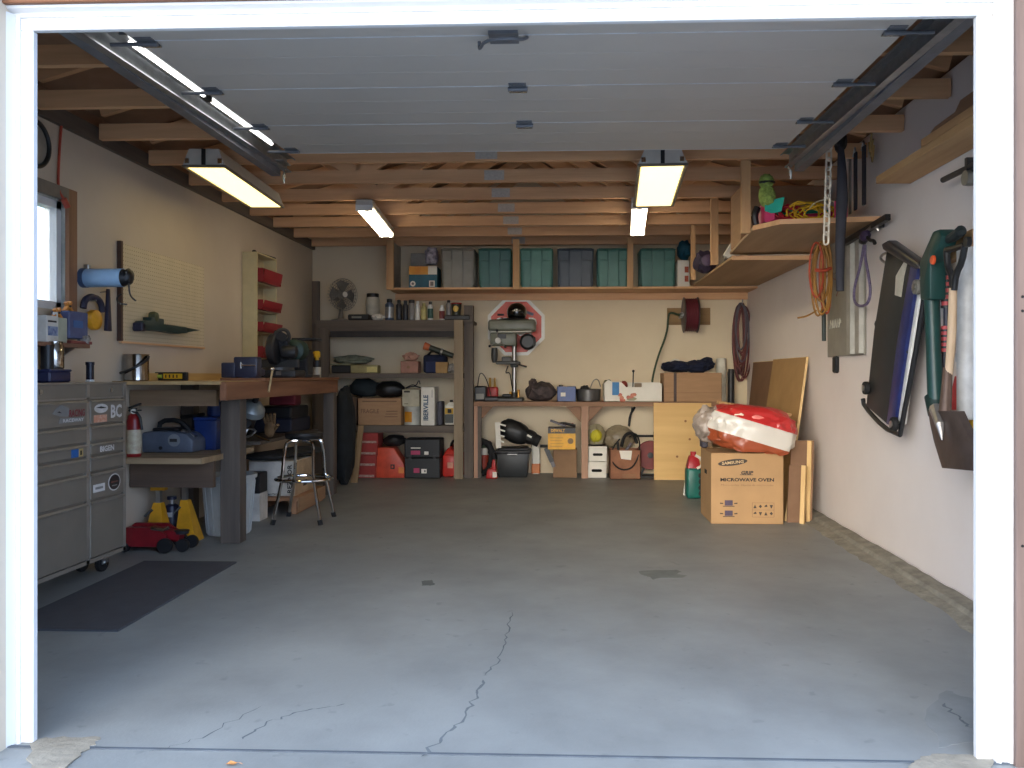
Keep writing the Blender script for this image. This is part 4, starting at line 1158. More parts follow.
# red reel disc and conduit
c_ = AY(649, 456, 6.05); t = thing('cord_reel', 'red disc of a cord reel half hidden behind the plywood sheet', 'reel', (c_.x + .02, 6.13, FZ(6.1)))
zc = c_.z - FZ(6.1)
part('disc', S().lathe((0, 0, zc), [(.03, -.01), (.145, -.012), (.15, 0), (.145, .012), (.03, .01)], pm('dark_red', (122, 38, 34), .5), 30, 'y'), t)
part('hub', S().lathe((0, -.012, zc), [(.03, 0), (.03, .02), (.01, .022)], M_BLACK, 16, 'y'), t)
part('stand', S().beam((-.1, 0, .01), (0, 0, zc), .02, .02, M_BLACK).beam((.1, 0, .01), (0, 0, zc), .02, .02, M_BLACK).box((0, 0, .006), (.24, .12, .012), M_BLACK), t)
a, b = AY(634, 436, YB - .03), AY(656, 436, YB - .03)
s = S().cyl((a.x, YB - .03, a.z), (b.x, YB - .03, a.z), .012, M_BLACK).box((b.x, YB - .03, a.z), (.05, .06, .09), M_BLACK, None, .005).tube([(a.x - .05, YB - .03, a.z + .1), (a.x - .02, YB - .03, a.z + .3)], .007, M_BLACK)
s.tube([(AY(629, 425, 6.34).x, YB - .03, AY(629, 426, 6.34).z), (AY(630, 415, 6.34).x, YB - .03, AY(630, 415, 6.34).z), (AY(635, 407, 6.34).x, YB - .03, AY(635, 407, 6.34).z)], .012, M_BLACK, 8, sub=1)
solo('wall_conduit', s, 'black conduit with a socket box on the wall under the bench', 'conduit')
a, b = AY(536, 446, YB - .03), AY(552, 446, YB - .03)
s = S().cyl((a.x - .05, YB - .03, a.z), (b.x, YB - .03, a.z), .016, M_BLACK)
solo('wall_pipe', s, 'short black pipe on the wall between the black bin and the yellow tool box', 'pipe')

# ------------------------------------------------------------------ left shelving unit
UY = 5.9
ux0, ux1 = AY(314, 400, UY).x, AY(463, 400, UY).x
un = thing('shelving_unit', 'heavy dark timber shelving unit in the left rear corner', 'shelving', ((ux0 + ux1) / 2, 6.1, FZ(6.0)))
a, b = AY(454.5, 400, UY), AY(463.5, 400, UY)
mpz = wood('unit_post_light', (150, 132, 106), (124, 106, 82), 'z')
part('front_post', S().b2((a.x, UY - .04, FZ(UY)), (b.x, UY, AY(455, 320, UY).z), mpz), un, 'lighter raw timber post', world=True)
a, b = AY(464, 400, UY + .05), AY(473, 400, UY + .05)
part('rear_post', S().b2((a.x, UY + .05, FZ(UY)), (b.x, UY + .14, AY(465, 305, UY).z), M_DARKWZ), un, world=True)
a, b = AY(316, 400, UY), AY(329, 400, UY)
part('left_post', S().b2((a.x, UY - .02, FZ(UY)), (b.x, UY + .04, AY(316, 328, UY).z), M_DARKWZ), un, world=True)
a, b = AY(307, 400, UY), AY(313, 400, UY)
part('wall_post', S().b2((a.x + .02, UY + .1, FZ(UY)), (b.x + .03, UY + .14, AY(307, 280, UY).z), M_DARKWZ), un, world=True)
ZT, Z2, Z3 = 1.655, 1.118, .588
xr_ = AY(462, 400, UY).x; xl2 = AY(314, 400, UY).x
part('shelf_board', S().b2((xl2, UY, ZT - .03), (xr_ + .1, YB - .03, ZT), M_DARKW), un, 'top shelf', world=True)
part('shelf_rail', S().b2((xl2 + .02, UY - .002, ZT - .11), (xr_, UY + .036, ZT - .03), M_DARKW).b2((xl2 + .02, UY + .02, ZT - .17), (xr_, UY + .05, ZT - .11), pm('dark_lower_strip', (52, 48, 46), .7)), un, world=True)  # lower strip of the rail is darker than the board above
part('shelf_board', S().b2((xl2, UY, Z2 - .05), (xr_, YB - .03, Z2), M_DARKW), un, 'middle shelf', world=True)
part('shelf_board', S().b2((xl2, UY, Z3 - .07), (xr_, YB - .03, Z3), M_DARKW), un, 'lower shelf', world=True)

# fan
p = AY(341, 315, 6.1); t = thing('desk_fan', 'round grey desk fan on the top shelf of the timber unit', 'fan', (p.x, 6.1, ZT + .001)); mfan = pm('fan_grey', (120, 114, 106), .5)
zc = AY(342, 295, 6.1).z - ZT; R_ = .165
part('base', S().lathe((0, 0, 0), [(.10, 0), (.10, .015), (.03, .03), (.018, zc - R_ * .9)], mfan, 20), t)
s = S().at((0, 0, zc), (0, 0, .85))
for k in range(7): s.ring((0, -.05 - .004 * (6 - k), 0), R_ * (.22 + .13 * k), .0022, mfan, 'y', 28, 5)
for k in range(28):
    an = 2 * PI * k / 28; s.tube([(.03 * math.cos(an), -.075, .03 * math.sin(an)), (R_ * .6 * math.cos(an), -.068, R_ * .6 * math.sin(an)), (R_ * math.cos(an), -.04, R_ * math.sin(an)), (R_ * .9 * math.cos(an), .02, R_ * .9 * math.sin(an)), (.05 * math.cos(an), .05, .05 * math.sin(an))], .0018, mfan, 4)
s.lathe((0, -.07, 0), [(.03, 0), (.028, .008), (.01, .01)], M_PAPER, 16, 'y')
part('cage', s, t)
s = S().at((0, 0, zc), (0, 0, .85))
for k in range(4):
    an = 2 * PI * k / 4; pts = []
    for r_, o in ((.03, -.35), (R_ * .88, -.55), (R_ * .92, .1), (R_ * .8, .5), (.03, .35)): pts.append((r_ * math.cos(an + o), -.02 + .03 * o, r_ * math.sin(an + o)))
    s.slab(pts, (0, .003, 0), pm('fan_blade', (104, 102, 98), .3))
part('blades', s, t)
part('motor_housing', S().at((0, 0, zc), (0, 0, .85)).lathe((0, .02, 0), [(.05, -.10), (.06, -.06), (.05, .02)], mfan, 18, 'y'), t)

p = AY(371, 310, 6.1)
t = thing('white_jar', 'white jar with a black lid beside the desk fan', 'jar', (p.x, 6.18, ZT + .001)); hj = AY(371, 293, 6.1).z - ZT
part('jar_body', S().lathe((0, 0, 0), [(.065, 0), (.07, .01), (.07, hj * .8), (.06, hj * .88)], pm('jar_white', (196, 190, 172), .5), 20), t)
part('lid', S().lathe((0, 0, 0), [(.062, hj * .86), (.064, hj * .99), (.06, hj)], M_BLACK, 20), t)
s = S().box((0, 0, .03), (.22, .16, .06), M_BLACK, None, .01).box((-.02, -.082, .03), (.1, .004, .02), pm('grey_label', (130, 128, 118)))
solo('black_case', s, 'flat black case in front of the white jar', 'case', (AY(360, 318, 5.97).x, 5.99, ZT + .001))
s = S().blob((0, 0, .032), (.06, .05, .035), M_PAPER, .4, 3, 5, flat=.03)
solo('crumpled_paper', s, 'crumpled white paper right of the flat black case', 'paper', (AY(378, 316, 5.98).x, 5.98, ZT + .001))
# cans and bottles: px centre, px width, top y, body, cap, label
G_ = 'cans and bottles on the top shelf'
dk = pm('can_dark', (40, 42, 50), .35); sv = pm('can_silver', (150, 150, 148), .3, metal=.5); bl = pm('can_blue', (70, 86, 110), .4); wh = M_WHITEP; ye = pm('can_straw', (180, 168, 110), .4); cap = M_BLACK
for (px, pw_, py, mb, mc, lb, lab) in (
        (389.5, 9, 299, bl, cap, sv, 'blue spray bottle with a black top, leftmost of the cans on the top shelf'),
        (399, 6, 300, dk, cap, None, 'slim dark can just right of the blue spray bottle'),
        (405.5, 6, 300.5, dk, dk, None, 'squat dark can, second of the dark cans on the top shelf'),
        (411.8, 6.2, 300, sv, cap, pm('can_grey', (140, 136, 134)), 'silver can with a broad black lid between dark and white cans'),
        (417.6, 4.6, 301, wh, wh, None, 'slim all-white tube among the cans on the top shelf'),
        (423.6, 6, 303, ye, ye, pm('straw_label', (200, 186, 120)), 'straw yellow can right of the slim white tube'),
        (430.4, 5.6, 301.5, wh, pm('grey_nozzle', (70, 66, 62)), pm('green_label', (60, 96, 84)), 'white bottle with a green label and pointed grey nozzle'),
        (441.6, 5.6, 305, wh, wh, pm('brick_label', (130, 60, 60)), 'short white bottle with a brick red label near the light post'),
        (448.3, 5.2, 300, pm('can_grey', (140, 136, 134)), cap, None, 'grey can with a black cap standing at the light post')):
    zb = ZT + .001
    if px > 445: zb = ZT + .052
    p = AY(px, 318, 6.0); hgt = AY(px, py, 6.0).z - zb; r = pw_ / 98.5 / 2
    bottle('spray_can', lab, p.x, 6.0 + .03 * math.sin(px), zb, r, hgt, mb, mc, G_, lb, capr=r * (.95 if mc is cap and px in (411.8,) else .6), cat='can')
s = S().box((0, 0, .025), (.26, .2, .05), M_BLACK, None, .008)
xx = AY(456, 318, 6.0).x
solo('flat_black_tray', s, 'thin black tray on the right end of the top shelf under a bright tin', 'tray', (xx + .02, 6.03, ZT + .001))
p = AY(456, 315, 6.0)
t = thing('printed_tin', 'red tin with a yellow picture on the thin black tray', 'tin', (p.x, 6.03, ZT + .052))
hT = AY(456, 303, 6.0).z - ZT - .052
part('tin_body', S().lathe((0, 0, 0), [(.045, 0), (.052, hT)], pm('dark_green_tin', (48, 50, 36), .4), 20), t)
part('lid', S().lathe((0, 0, 0), [(.054, hT * .92), (.056, hT), (.04, hT + .004)], M_RED, 20), t)
part('printed_picture', S().blob((0, -.045, hT * .55), (.028, .008, .035), pm('tin_yellow', (226, 190, 90), .4), .2, 3, 2, 2), t)

# middle shelf
Yc = 6.02
x, z, w, h = RY(400.5, 362, 418, 374, Yc)
carton('small_pink_carton', 'small pinkish carton with a rag on the middle shelf', 'box', x, 6.1, Z2 + .001, w, .16, h, pm('pinkish_card', (168, 124, 108), .85), extra=lambda t, w, d, h: part('printed_mark', S().lathe((-.01, -d / 2 - .001, h * .5), [(.016, 0), (.016, .001)], M_CARDD, 10, 'y'), t))
s = S().blob((0, 0, .04), (w * .42, .06, .05), pm('pink_rag', (176, 134, 116), .9), .35, 3, 7, flat=.037)
solo('pink_rag', s, 'crumpled pinkish rag heaped on the small pinkish carton', 'cloth', (x, 6.1, Z2 + h + .004))
x, z, w, h = RY(422, 352, 450, 374, Yc)
t = thing('tool_bag', 'dark blue tool bag on the middle shelf', 'bag', (x - .02, 6.12, Z2 + .001))
part('bag_body', S().box((0, 0, h * .42), (w * .82, .17, h * .84), M_NAVY, None, .03, 3), t)
part('pocket', S().box((-w * .1, -.09, h * .28), (w * .4, .02, h * .5), pm('navy_pocket', (38, 48, 84), .8), None, .008), t)
part('bag_strap', S().tube([(-w * .3, 0, h * .8), (-w * .1, -.02, h * 1.05), (w * .2, 0, h * .86)], .012, M_BLACK, 8, sub=1), t)
s = S(); a, b = AY(425, 345, 5.98), AY(454, 355, 6.02)
d_ = Vector((b.x - a.x, 0, b.z - a.z)).normalized(); p0 = Vector((a.x, 5.99, a.z - .01)); L0 = (b - a).length
t = thing('flashlight', 'long dark flashlight with an orange end lying across the tool bag', 'flashlight', p0)
part('barrel', S().cyl(p0 + d_ * .05, p0 + d_ * L0 * .98, .03, pm('olive_black', (44, 50, 40), .4), .026), t, world=True)
part('orange_end', S().cyl(p0 - d_ * .01, p0 + d_ * .05, .04, pm('orange_end', (190, 96, 50), .4), .034), t, world=True)
part('collar', S().cyl(p0 + d_ * .17, p0 + d_ * .19, .034, M_STEEL), t, world=True)
x, z, w, h = RY(436, 363, 448, 374, 5.95)
carton('tan_carton', 'small tan carton in front of the tool bag', 'box', x, 5.965, Z2 + .001, w, .09, h, pm('tan_card', (160, 128, 84), .85))
s = S().blob((0, 0, .045), (.05, .05, .05), pm('mixed_scrap', (170, 166, 156), .6, rgb2=(90, 80, 80), scale=30), .4, 4, 5, flat=.043)
solo('tape_bundle', s, 'pale bundle of tape at the right post on the middle shelf', 'bundle', (AY(452.5, 370, 5.97).x - .01, 5.99, Z2 + .001))
x, z, w, h = RY(333, 362, 352, 374, Yc)
s = S().box((0, 0, .04), (w, .2, .08), M_BLACK, None, .008).box((0, 0, .09), (w * 1.1, .22, .012), pm('pale_shelf', (150, 150, 120)), None, .003)
solo('black_organizer', s, 'low black organizer at the left of the middle shelf', 'organizer', (x, 6.06, Z2 + .001))
x, z, w, h = RY(352, 364, 379, 374, Yc)
t = thing('sandpaper_pack', 'flat yellowish pack on the middle shelf right of the black organizer', 'pack', (x, 6.03, Z2 + .001))
part('pack_body', S().box((0, 0, h * .4), (w, .14, h * .8), pm('straw_pack', (150, 140, 96), .8), None, .006), t)
part('label_band', S().b2((w * .1, -.073, h * .1), (w * .48, -.07, h * .62), pm('straw_label', (200, 186, 120))), t)
s = S().blob((0, 0, .05), (.2, .09, .05), pm('sage_bundle', (122, 128, 112), .8, var=.25, scale=14), .3, 3, 6, flat=.047)
solo('sage_bundle', s, 'soft sage coloured bundle behind the black organizer', 'bundle', (AY(352, 360, 6.2).x, 6.25, Z2 + .09))

# lower shelf
x, z, w, h = RY(358, 397.5, 401, 424.5, 5.95)


def f(t, w, d, h):
    s = S().text('FRAGILE', (-w * .22, -d / 2 - .001, h * .52), RT, UP, w * .42, h * .16, pm('faded_print', (120, 88, 62)), .01)
    for k in range(3): s.b2((w * (.12 + .02 * k), -d / 2 - .001, h * (.3 + .1 * k)), (w * .42, -d / 2, h * (.33 + .1 * k)), pm('faded_print', (120, 88, 62)))
    s.b2((-w * .4, -d / 2 - .001, h * .86), (w * .4, -d / 2, h * .9), pm('faded_print', (120, 88, 62)))
    part('lettering', s, t)


carton('brown_shelf_carton', 'wide brown carton with faded print on the lower shelf of the timber unit', 'box', x, 6.08, Z3 + .001, w, .26, h, extra=f)
zc = Z3 + h + .003
s = S().blob((0, 0, .085), (.16, .11, .09), M_BLACK, .15, 2.2, 6, flat=.08)
solo('black_bag', s, 'black soft bag on the right half of the brown shelf carton', 'bag', (x + .07, 6.1, zc))
s = S().blob((0, 0, .10), (.17, .12, .1), pm('dark_teal_cloth', (28, 40, 44), .8), .2, 2.2, 8, flat=.09)
solo('teal_black_bag', s, 'dark teal soft bag left of the black bag above the brown shelf carton', 'bag', (x - .19, 6.12, zc))
x, z, w, h = RY(340, 396, 358, 424.5, 5.96)
carton('dark_carton', 'narrow dark brown carton with a small white label at the left of the lower shelf', 'box', x - .01, 6.1, Z3 + .001, w * .9, .24, h, pm('dark_card', (92, 74, 60), .85), extra=lambda t, w, d, h: part('label_patch', S().b2((-w * .1, -d / 2 - .002, h * .2), (w * .4, -d / 2, h * .38), pm('grey_label', (130, 128, 118))), t))
x, z, w, h = RY(402.5, 406.5, 419, 425, 5.97)
t = thing('paint_can', 'white paint can with an orange label on the lower shelf', 'can', (x, 6.07, Z3 + .001))
part('can_body', S().lathe((0, 0, 0), [(w / 2, 0), (w / 2 + .002, .006), (w / 2, .012), (w / 2, h - .012), (w / 2 + .002, h - .006), (w / 2, h), (w * .42, h - .004)], pm('can_white', (196, 196, 186), .4), 26), t)
s = S()
vs = []; fs = []
for k in range(8):
    an = PI + .55 + k * .16; vs += [(math.cos(an) * (w / 2 + .0015), math.sin(an) * (w / 2 + .0015), h * .15), (math.cos(an) * (w / 2 + .0015), math.sin(an) * (w / 2 + .0015), h * .72)]
for k in range(7): fs.append((2 * k, 2 * k + 2, 2 * k + 3, 2 * k + 1))
part('orange_label', s.add(vs, fs, pm('can_orange', (222, 150, 40), .5)), t, 'orange label')
zc = Z3 + h + .003
x, z, w, h = RY(402, 389, 419, 406, 5.97)
carton('cream_carton', 'cream carton stacked on the white paint can', 'box', x, 6.07, zc, w, .17, h - .003, pm('cream_card', (188, 182, 160), .8), extra=lambda t, w, d, h: (part('printed_mark', S().b2((-w * .4, -d / 2 - .001, h * .83), (-w * .05, -d / 2, h * .94), M_PRINT), t), part('printed_mark', S().b2((-w * .4, -d / 2 - .001, h * .14), (-w * .15, -d / 2, h * .17), M_PRINT), t)))
s = S().tube([(-.07, 0, .01), (0, .02, .05), (.04, 0, .03), (.07, .01, .10), (.08, .01, .05)], .005, M_BLACK, 6, sub=2).tube([(-.06, -.03, .01), (.02, -.02, .035), (.09, -.01, .015)], .006, M_BLACK, 6, sub=1)
solo('black_cable', s, 'loose black cable lying on the cream carton', 'cable', (x, 6.06, zc + h + .002))
x, z, w, h = RY(421, 387, 434.5, 425.5, 5.94)


def f(t, w, d, h):
    s = S().text('IBERVILLE', (-w * .14, -d / 2 - .001, h * .46), (0, 0, 1), (-1, 0, 0), h * .66, w * .36, pm('print_teal_blue', (24, 72, 104)), .03)
    part('lettering', s, t, 'blue upright lettering')
    part('printed_line', S().b2((w * .30, -d / 2 - .001, h * .72), (w * .34, -d / 2, h * .93), pm('grey_label', (130, 128, 118))), t)


carton('white_upright_carton', 'tall white carton with blue lettering running up its front', 'box', x, 6.07, Z3 + .001, w, .26, h, M_PAPER, extra=f)
s = S().box((0, 0, .12), (.05, .16, .24), pm('slate_case', (62, 60, 72), .5), None, .006)
solo('slate_case', s, 'narrow slate coloured case right of the tall white carton', 'case', (AY(439.5, 410, 6.0).x, 6.1, Z3 + .001))
x, z, w, h = RY(443.5, 400, 456.5, 425, 5.96)
t = thing('oil_jug', 'white jug with a yellow and black label behind the light post', 'jug', (x, 6.07, Z3 + .001))
part('jug_body', S().box((0, 0, h * .4), (w, .1, h * .8), M_PAPER, None, .014, 2).frustum((0, 0, h * .78), (w * .8, .08), (w * .36, .05), h * .14, M_PAPER, .005), t)
part('cap', S().cyl((0, 0, h * .9), (0, 0, h), .018, M_BLACK), t)
part('label_band', S().b2((-w * .46, -.053, h * .44), (w * .2, -.05, h * .68), M_YEL).b2((-w * .46, -.0535, h * .08), (w * .2, -.05, h * .43), pm('olive_black', (44, 50, 40))).b2((-w * .25, -.055, h * .48), (w * .05, -.053, h * .64), M_PRINT), t)
part('handle', S().tube([(-w * .1, 0, h * .86), (w * .2, 0, h * 1.02), (w * .45, 0, h * .8)], .008, M_PAPER, 8, sub=1), t)

# floor level of the unit
Yf = 5.9; F = FZ(Yf)
for k in range(4):
    y1_, y0_ = 432 + 11.6 * k, 432 + 11.6 * (k + 1)
    x, z, w, h = RY(358 - .3 * k, y1_, 378 - .8 * k, y0_, Yf)
    zb = F + (3 - k) * .1143
    lab = ['topmost of the four small red boxes stacked beside the orange case', 'red box second from the top of the stack beside the orange case', 'red box third from the top of the stack beside the orange case', 'bottom red box of the stack beside the orange case'][k]
    t = thing('red_box', lab, 'box', (x, Yf + .12, zb + .0005), 0, 'stacked small red boxes')
    part('box_body', S().box((0, 0, .0568), (w, .24, .1136), pm('brick_red_box', (150, 50, 44), .7, var=.1), None, .004), t)
    part('label_band', S().b2((-w * .46, -.122, .012), (w * .42, -.12, .034), pm('worn_label', (186, 166, 150), rgb2=(140, 92, 82), scale=40)), t)
    part('lid_edge', S().b2((-w / 2 - .002, -.1225, .10), (w / 2 + .002, .1225, .114), pm('brick_red_box', (150, 50, 44))), t)
x, z, w, h = RY(375.5, 447, 404, 477, Yf)
t = thing('orange_case', 'orange-red moulded case with a sloping right shoulder on the floor under the lower shelf', 'case', (x, Yf + .12, F)); h = .31
part('case_body', S().prism([(-w / 2, 0), (w / 2, 0), (w / 2, h * .42), (w * .42, h * .56), (w * .12, h * .98), (-w * .1, h), (-w / 2, h * .98)], 'xz', -.1, .1, pm('case_orange', (206, 78, 52), .45), .012), t)
part('latch', S().b2((w * .02, -.112, h * .3), (w * .16, -.1, h * .45), M_BLACK).b2((w * .06, -.1135, h * .34), (w * .12, -.111, h * .41), pm('case_orange', (206, 78, 52))), t)
part('label_patch', S().b2((w * .3, -.112, h * .16), (w * .48, -.1, h * .36), pm('case_amber', (222, 130, 60))), t)
x, z, w, h = RY(404, 437, 440, 477.5, Yf - .02); h = .40
t = thing('tool_chest', 'big black stacked tool chest with pink and white stickers', 'tool chest', (x, Yf + .13, F)); mk = pm('chest_black', (22, 25, 27), .5)
part('lower_case', S().box((0, 0, h * .26), (w, .26, h * .52), mk, None, .01), t)
part('upper_case', S().box((0, 0, h * .76), (w, .26, h * .47), mk, None, .01), t)
part('latch', S().b2((w * .3, -.136, h * .46), (w * .38, -.13, h * .58), M_BLACK).b2((-w * .38, -.136, h * .46), (-w * .3, -.13, h * .58), M_BLACK), t)
mp = pm('pink_sticker', (172, 48, 92))
s = S().b2((-w * .32, -.132, h * .60), (-w * .06, -.13, h * .70), mp).b2((-w * .32, -.132, h * .755), (-w * .05, -.13, h * .78), M_PAPER).b2((.02, -.132, h * .60), (w * .17, -.13, h * .68), M_PAPER).b2((-w * .24, -.132, h * .14), (-w * .08, -.13, h * .26), mp).b2((-.01, -.132, h * .13), (w * .12, -.13, h * .24), M_PAPER)
s.b2((.05, -.134, h * .62), (w * .14, -.132, h * .66), M_PRINT).b2((.02, -.134, h * .16), (w * .09, -.132, h * .21), M_PRINT)
part('sticker', s, t, 'pink and white stickers')
s = S().blob((0, 0, .06), (.12, .1, .06), M_BLACK, .2, 2.5, 4, flat=.055)
solo('black_pouch', s, 'black pouch slumped on top of the orange-red case', 'pouch', (AY(392, 445, Yf).x + .0, Yf + .12, F + .312))


def gas(px0, px1, ytop, Y, label):
    x, z, w, h = RY(px0, ytop, px1, 478, Y); t = thing('gas_can', label, 'gas can', (x, Y + .15, FZ(Y)), 0, 'red fuel cans'); h = .33
    part('can_body', S().frustum((0, 0, 0), (w, .2), (w * .96, .2), h * .7, M_GAS, .03).frustum((0, .0, h * .66), (w * .9, .16), (w * .45, .08), h * .22, M_GAS, .015), t)
    part('spout', S().tube([(0, -.02, h * .86), (.0, -.04, h * 1.0), (.03, -.08, h * 1.12)], .014, M_BLACK, 8, sub=1), t)
    part('handle', S().tube([(0, -.06, h * .84), (0, -.01, h * 1.03), (0, .08, h * 1.0), (0, .09, h * .7)], .012, M_GAS, 8, sub=1), t)
    part('emblem', S().b2((-w * .16, -.103, h * .28), (w * .16, -.099, h * .46), pm('emblem_cream', (222, 150, 120))), t)


M_GAS = pm('fuel_red', (206, 52, 42), .4)
gas(441, 458, 447, 5.96, 'red fuel can left of the light timber post')
gas(461, 473, 447, 6.08, 'red fuel can half hidden behind the dark rear post of the shelving')
# ------------------------------------------------------------------ steel tool chest against the left wall
TXF = -2.455                                           # drawer face
ya, yb = .98, 2.098
zb_, zt_ = FZ(1.6) + .115, 1.05
tc_ = thing('tool_cabinet', 'wide grey steel drawer cabinet on castors with stickers, left foreground', 'tool cabinet', ((XL + TXF) / 2, (ya + yb) / 2, FZ(1.6)))
M_CAB = mat('cabinet_grey', (128, 120, 108), .42, .12, var=.06, scale=4)
M_CABD = mat('cabinet_drawer', (118, 111, 100), .42, .12, var=.06, scale=4)
M_LIP = mat('cabinet_lip', (150, 144, 134), .35, .4)
s = S().b2((XL + .012, ya, zb_), (TXF - .012, yb, zt_), M_CAB, .006)
part('body', s, tc_, world=True)
s = S().b2((XL + .012, ya - .004, zt_), (TXF + .004, yb + .004, zt_ + .012), M_CAB, .003)
part('top', s, tc_, world=True)
# corner posts and middle post on the face
s = S(); ym = 1.733
for y in (ya + .012, ym, yb - .016): s.b2((TXF - .013, y - .014, zb_), (TXF + .001, y + .014, zt_), M_LIP)
s.b2((TXF - .013, ya, zt_ - .075), (TXF + .001, yb, zt_ - .066), M_LIP); s.b2((TXF - .013, ya, zb_), (TXF + .001, yb, zb_ + .02), M_CAB)
s.b2((TXF - .013, ya, zt_ - .066), (TXF - .002, yb, zt_), M_CABD)
part('face_frame', s, tc_, world=True)
rows = [zt_ - .075, .84, .75, .68, .595, .45, zb_ + .02]
STK = {}
for ci, (y0_, y1_) in enumerate(((ya + .028, ym - .016), (ym + .016, yb - .032))):
    for r in range(6):
        za, zc = rows[r + 1], rows[r]
        s = S().b2((TXF - .012, y0_, za + .006), (TXF + .004, y1_, zc - .012), M_CABD, .003)
        d = part('drawer', s, tc_, world=True)
        s = S().prism([(TXF + .002, zc - .004), (TXF + .014, zc - .012), (TXF + .012, zc - .017), (TXF + .002, zc - .013)], 'xz', y0_, y1_, M_LIP)
        part('handle', s, d, 'full-width pull lip', world=True)
        STK[(ci, r)] = (d, y0_, y1_, za, zc)


def stk(ci, r, px0, py0, px1, py1):
    a, b = AX(px0, py1, TXF + .005), AX(px1, py0, TXF + .005)
    return STK[(ci, r)][0], a.y, b.y, min(a.z, b.z), max(a.z, b.z)


FR = (0, 1, 0)
stw = pm('sticker_white', (206, 204, 200), .5); stg = pm('sticker_grey', (126, 126, 124), .5)
X_ = TXF + .0045
# dog-like emblem with red lettering
d, a, b, c, e = stk(0, 0, 52, 426, 84, 406); c = .865; e = .955
s = S().prism([(a, c + .05), (a + .03, e - .015), (a + .07, e), (a + .13, e - .015), (a + .15, c + .055), (a + .12, c + .03), (a + .06, c + .035)], 'yz', X_, X_ + .001, stg)
s.prism([(a + .05, c), (a + .06, c + .026), (b, c + .02), (b - .01, c + .002)], 'yz', X_, X_ + .001, stg)
s.prism([(a + .04, c + .055), (a + .055, e - .03), (a + .075, e - .04), (a + .07, c + .05)], 'yz', X_ + .001, X_ + .0016, M_PRINT)
s.text('RACING', (X_ + .001, (a + .14 + b) / 2, c + .046), FR, UP, b - a - .13, .036, pm('sticker_maroon', (126, 40, 52), .5), .02)
s.text('RACEWAY', (X_ + .0012, (a + .08 + b) / 2, c + .012), FR, UP, b - a - .09, .016, stw, .01)
part('sticker', s, d, 'white animal-head emblem with maroon lettering', world=True)
yl, yr = ym + .016, yb - .032; W_ = yr - yl
d = STK[(1, 0)][0]


def ell(cy, cz, ry, rz, m, o=0.0, n=26): return [(cy + ry * math.cos(2 * PI * k / n), cz + rz * math.sin(2 * PI * k / n)) for k in range(n)]


s = S().prism(ell(yl + W_ * .30, .925, W_ * .20, .024, stw), 'yz', X_, X_ + .001, stw)
s.prism([(yl + W_ * .14, .930), (yl + W_ * .3, .936), (yl + W_ * .47, .926), (yl + W_ * .3, .924)], 'yz', X_ + .001, X_ + .0016, M_PRINT)
part('sticker', s, d, 'oval white sticker with a dark swoosh', world=True)
s = S().box((X_, yl + W_ * .28, .872), (.002, W_ * .38, .038), pm('sticker_orange', (186, 116, 84), .5, rgb2=(204, 170, 150), scale=70))
part('sticker', s, d, 'orange and white sticker', world=True)
s = S().text('BC', (X_, yl + W_ * .76, .905), FR, UP, W_ * .34, .072, stw, .03)
part('sticker', s, d, 'big white letters', world=True)
d = STK[(0, 2)][0]; a_ = AX(71, 452, X_); b_ = AX(83, 452, X_); zm = (STK[(0, 2)][3] + STK[(0, 2)][4]) / 2 - .006
s = S().box((X_, a_.y + (b_.y - a_.y) * .32, zm), (.002, (b_.y - a_.y) * .62, .04), pm('sticker_blue', (32, 92, 158), .5)); part('sticker', s, d, 'blue sticker', world=True); s = S().box((X_, a_.y + (b_.y - a_.y) * .82, zm), (.002, (b_.y - a_.y) * .36, .04), pm('sticker_tan', (176, 156, 100), .5))
s.box((X_ + .001, a_.y + (b_.y - a_.y) * .82, zm), (.002, (b_.y - a_.y) * .14, .022), M_PRINT)
part('sticker', s, d, 'tan sticker with a dark square', world=True)
d = STK[(1, 2)][0]; zm = (STK[(1, 2)][3] + STK[(1, 2)][4]) / 2 - .004
s = S().text('BIGEN', (X_, yl + W_ * .48, zm), FR, UP, W_ * .42, .03, stw, .03)
part('sticker', s, d, 'pale lettering', world=True)
d = STK[(1, 4)][0]; zm = (STK[(1, 4)][3] + STK[(1, 4)][4]) / 2
s = S().box((X_, yl + W_ * .24, zm - .012), (.002, W_ * .34, .04), stw).box((X_ + .0012, yl + W_ * .24, zm - .012), (.001, W_ * .22, .012), stg)
part('sticker', s, d, 'white rectangular sticker', world=True)
s = S().prism(ell(yl + W_ * .70, zm, W_ * .19, .046, stw), 'yz', X_, X_ + .001, stw).prism(ell(yl + W_ * .70, zm, W_ * .165, .040, stw), 'yz', X_ + .001, X_ + .0015, pm('sticker_dark', (40, 32, 32), .5)).box((X_ + .002, yl + W_ * .7, zm + .002), (.001, W_ * .22, .007), pm('sticker_brown', (110, 64, 54), .5)).box((X_ + .002, yl + W_ * .7, zm - .018), (.001, W_ * .16, .005), stg)
part('sticker', s, d, 'round black sticker with a white rim', world=True)
for y in (1.35, 1.95): part('lock', S().lathe((TXF - .002, y, zt_ - .03), [(.012, 0), (.012, .006), (.004, .007)], M_STEEL, 12, 'x'), tc_, world=True)
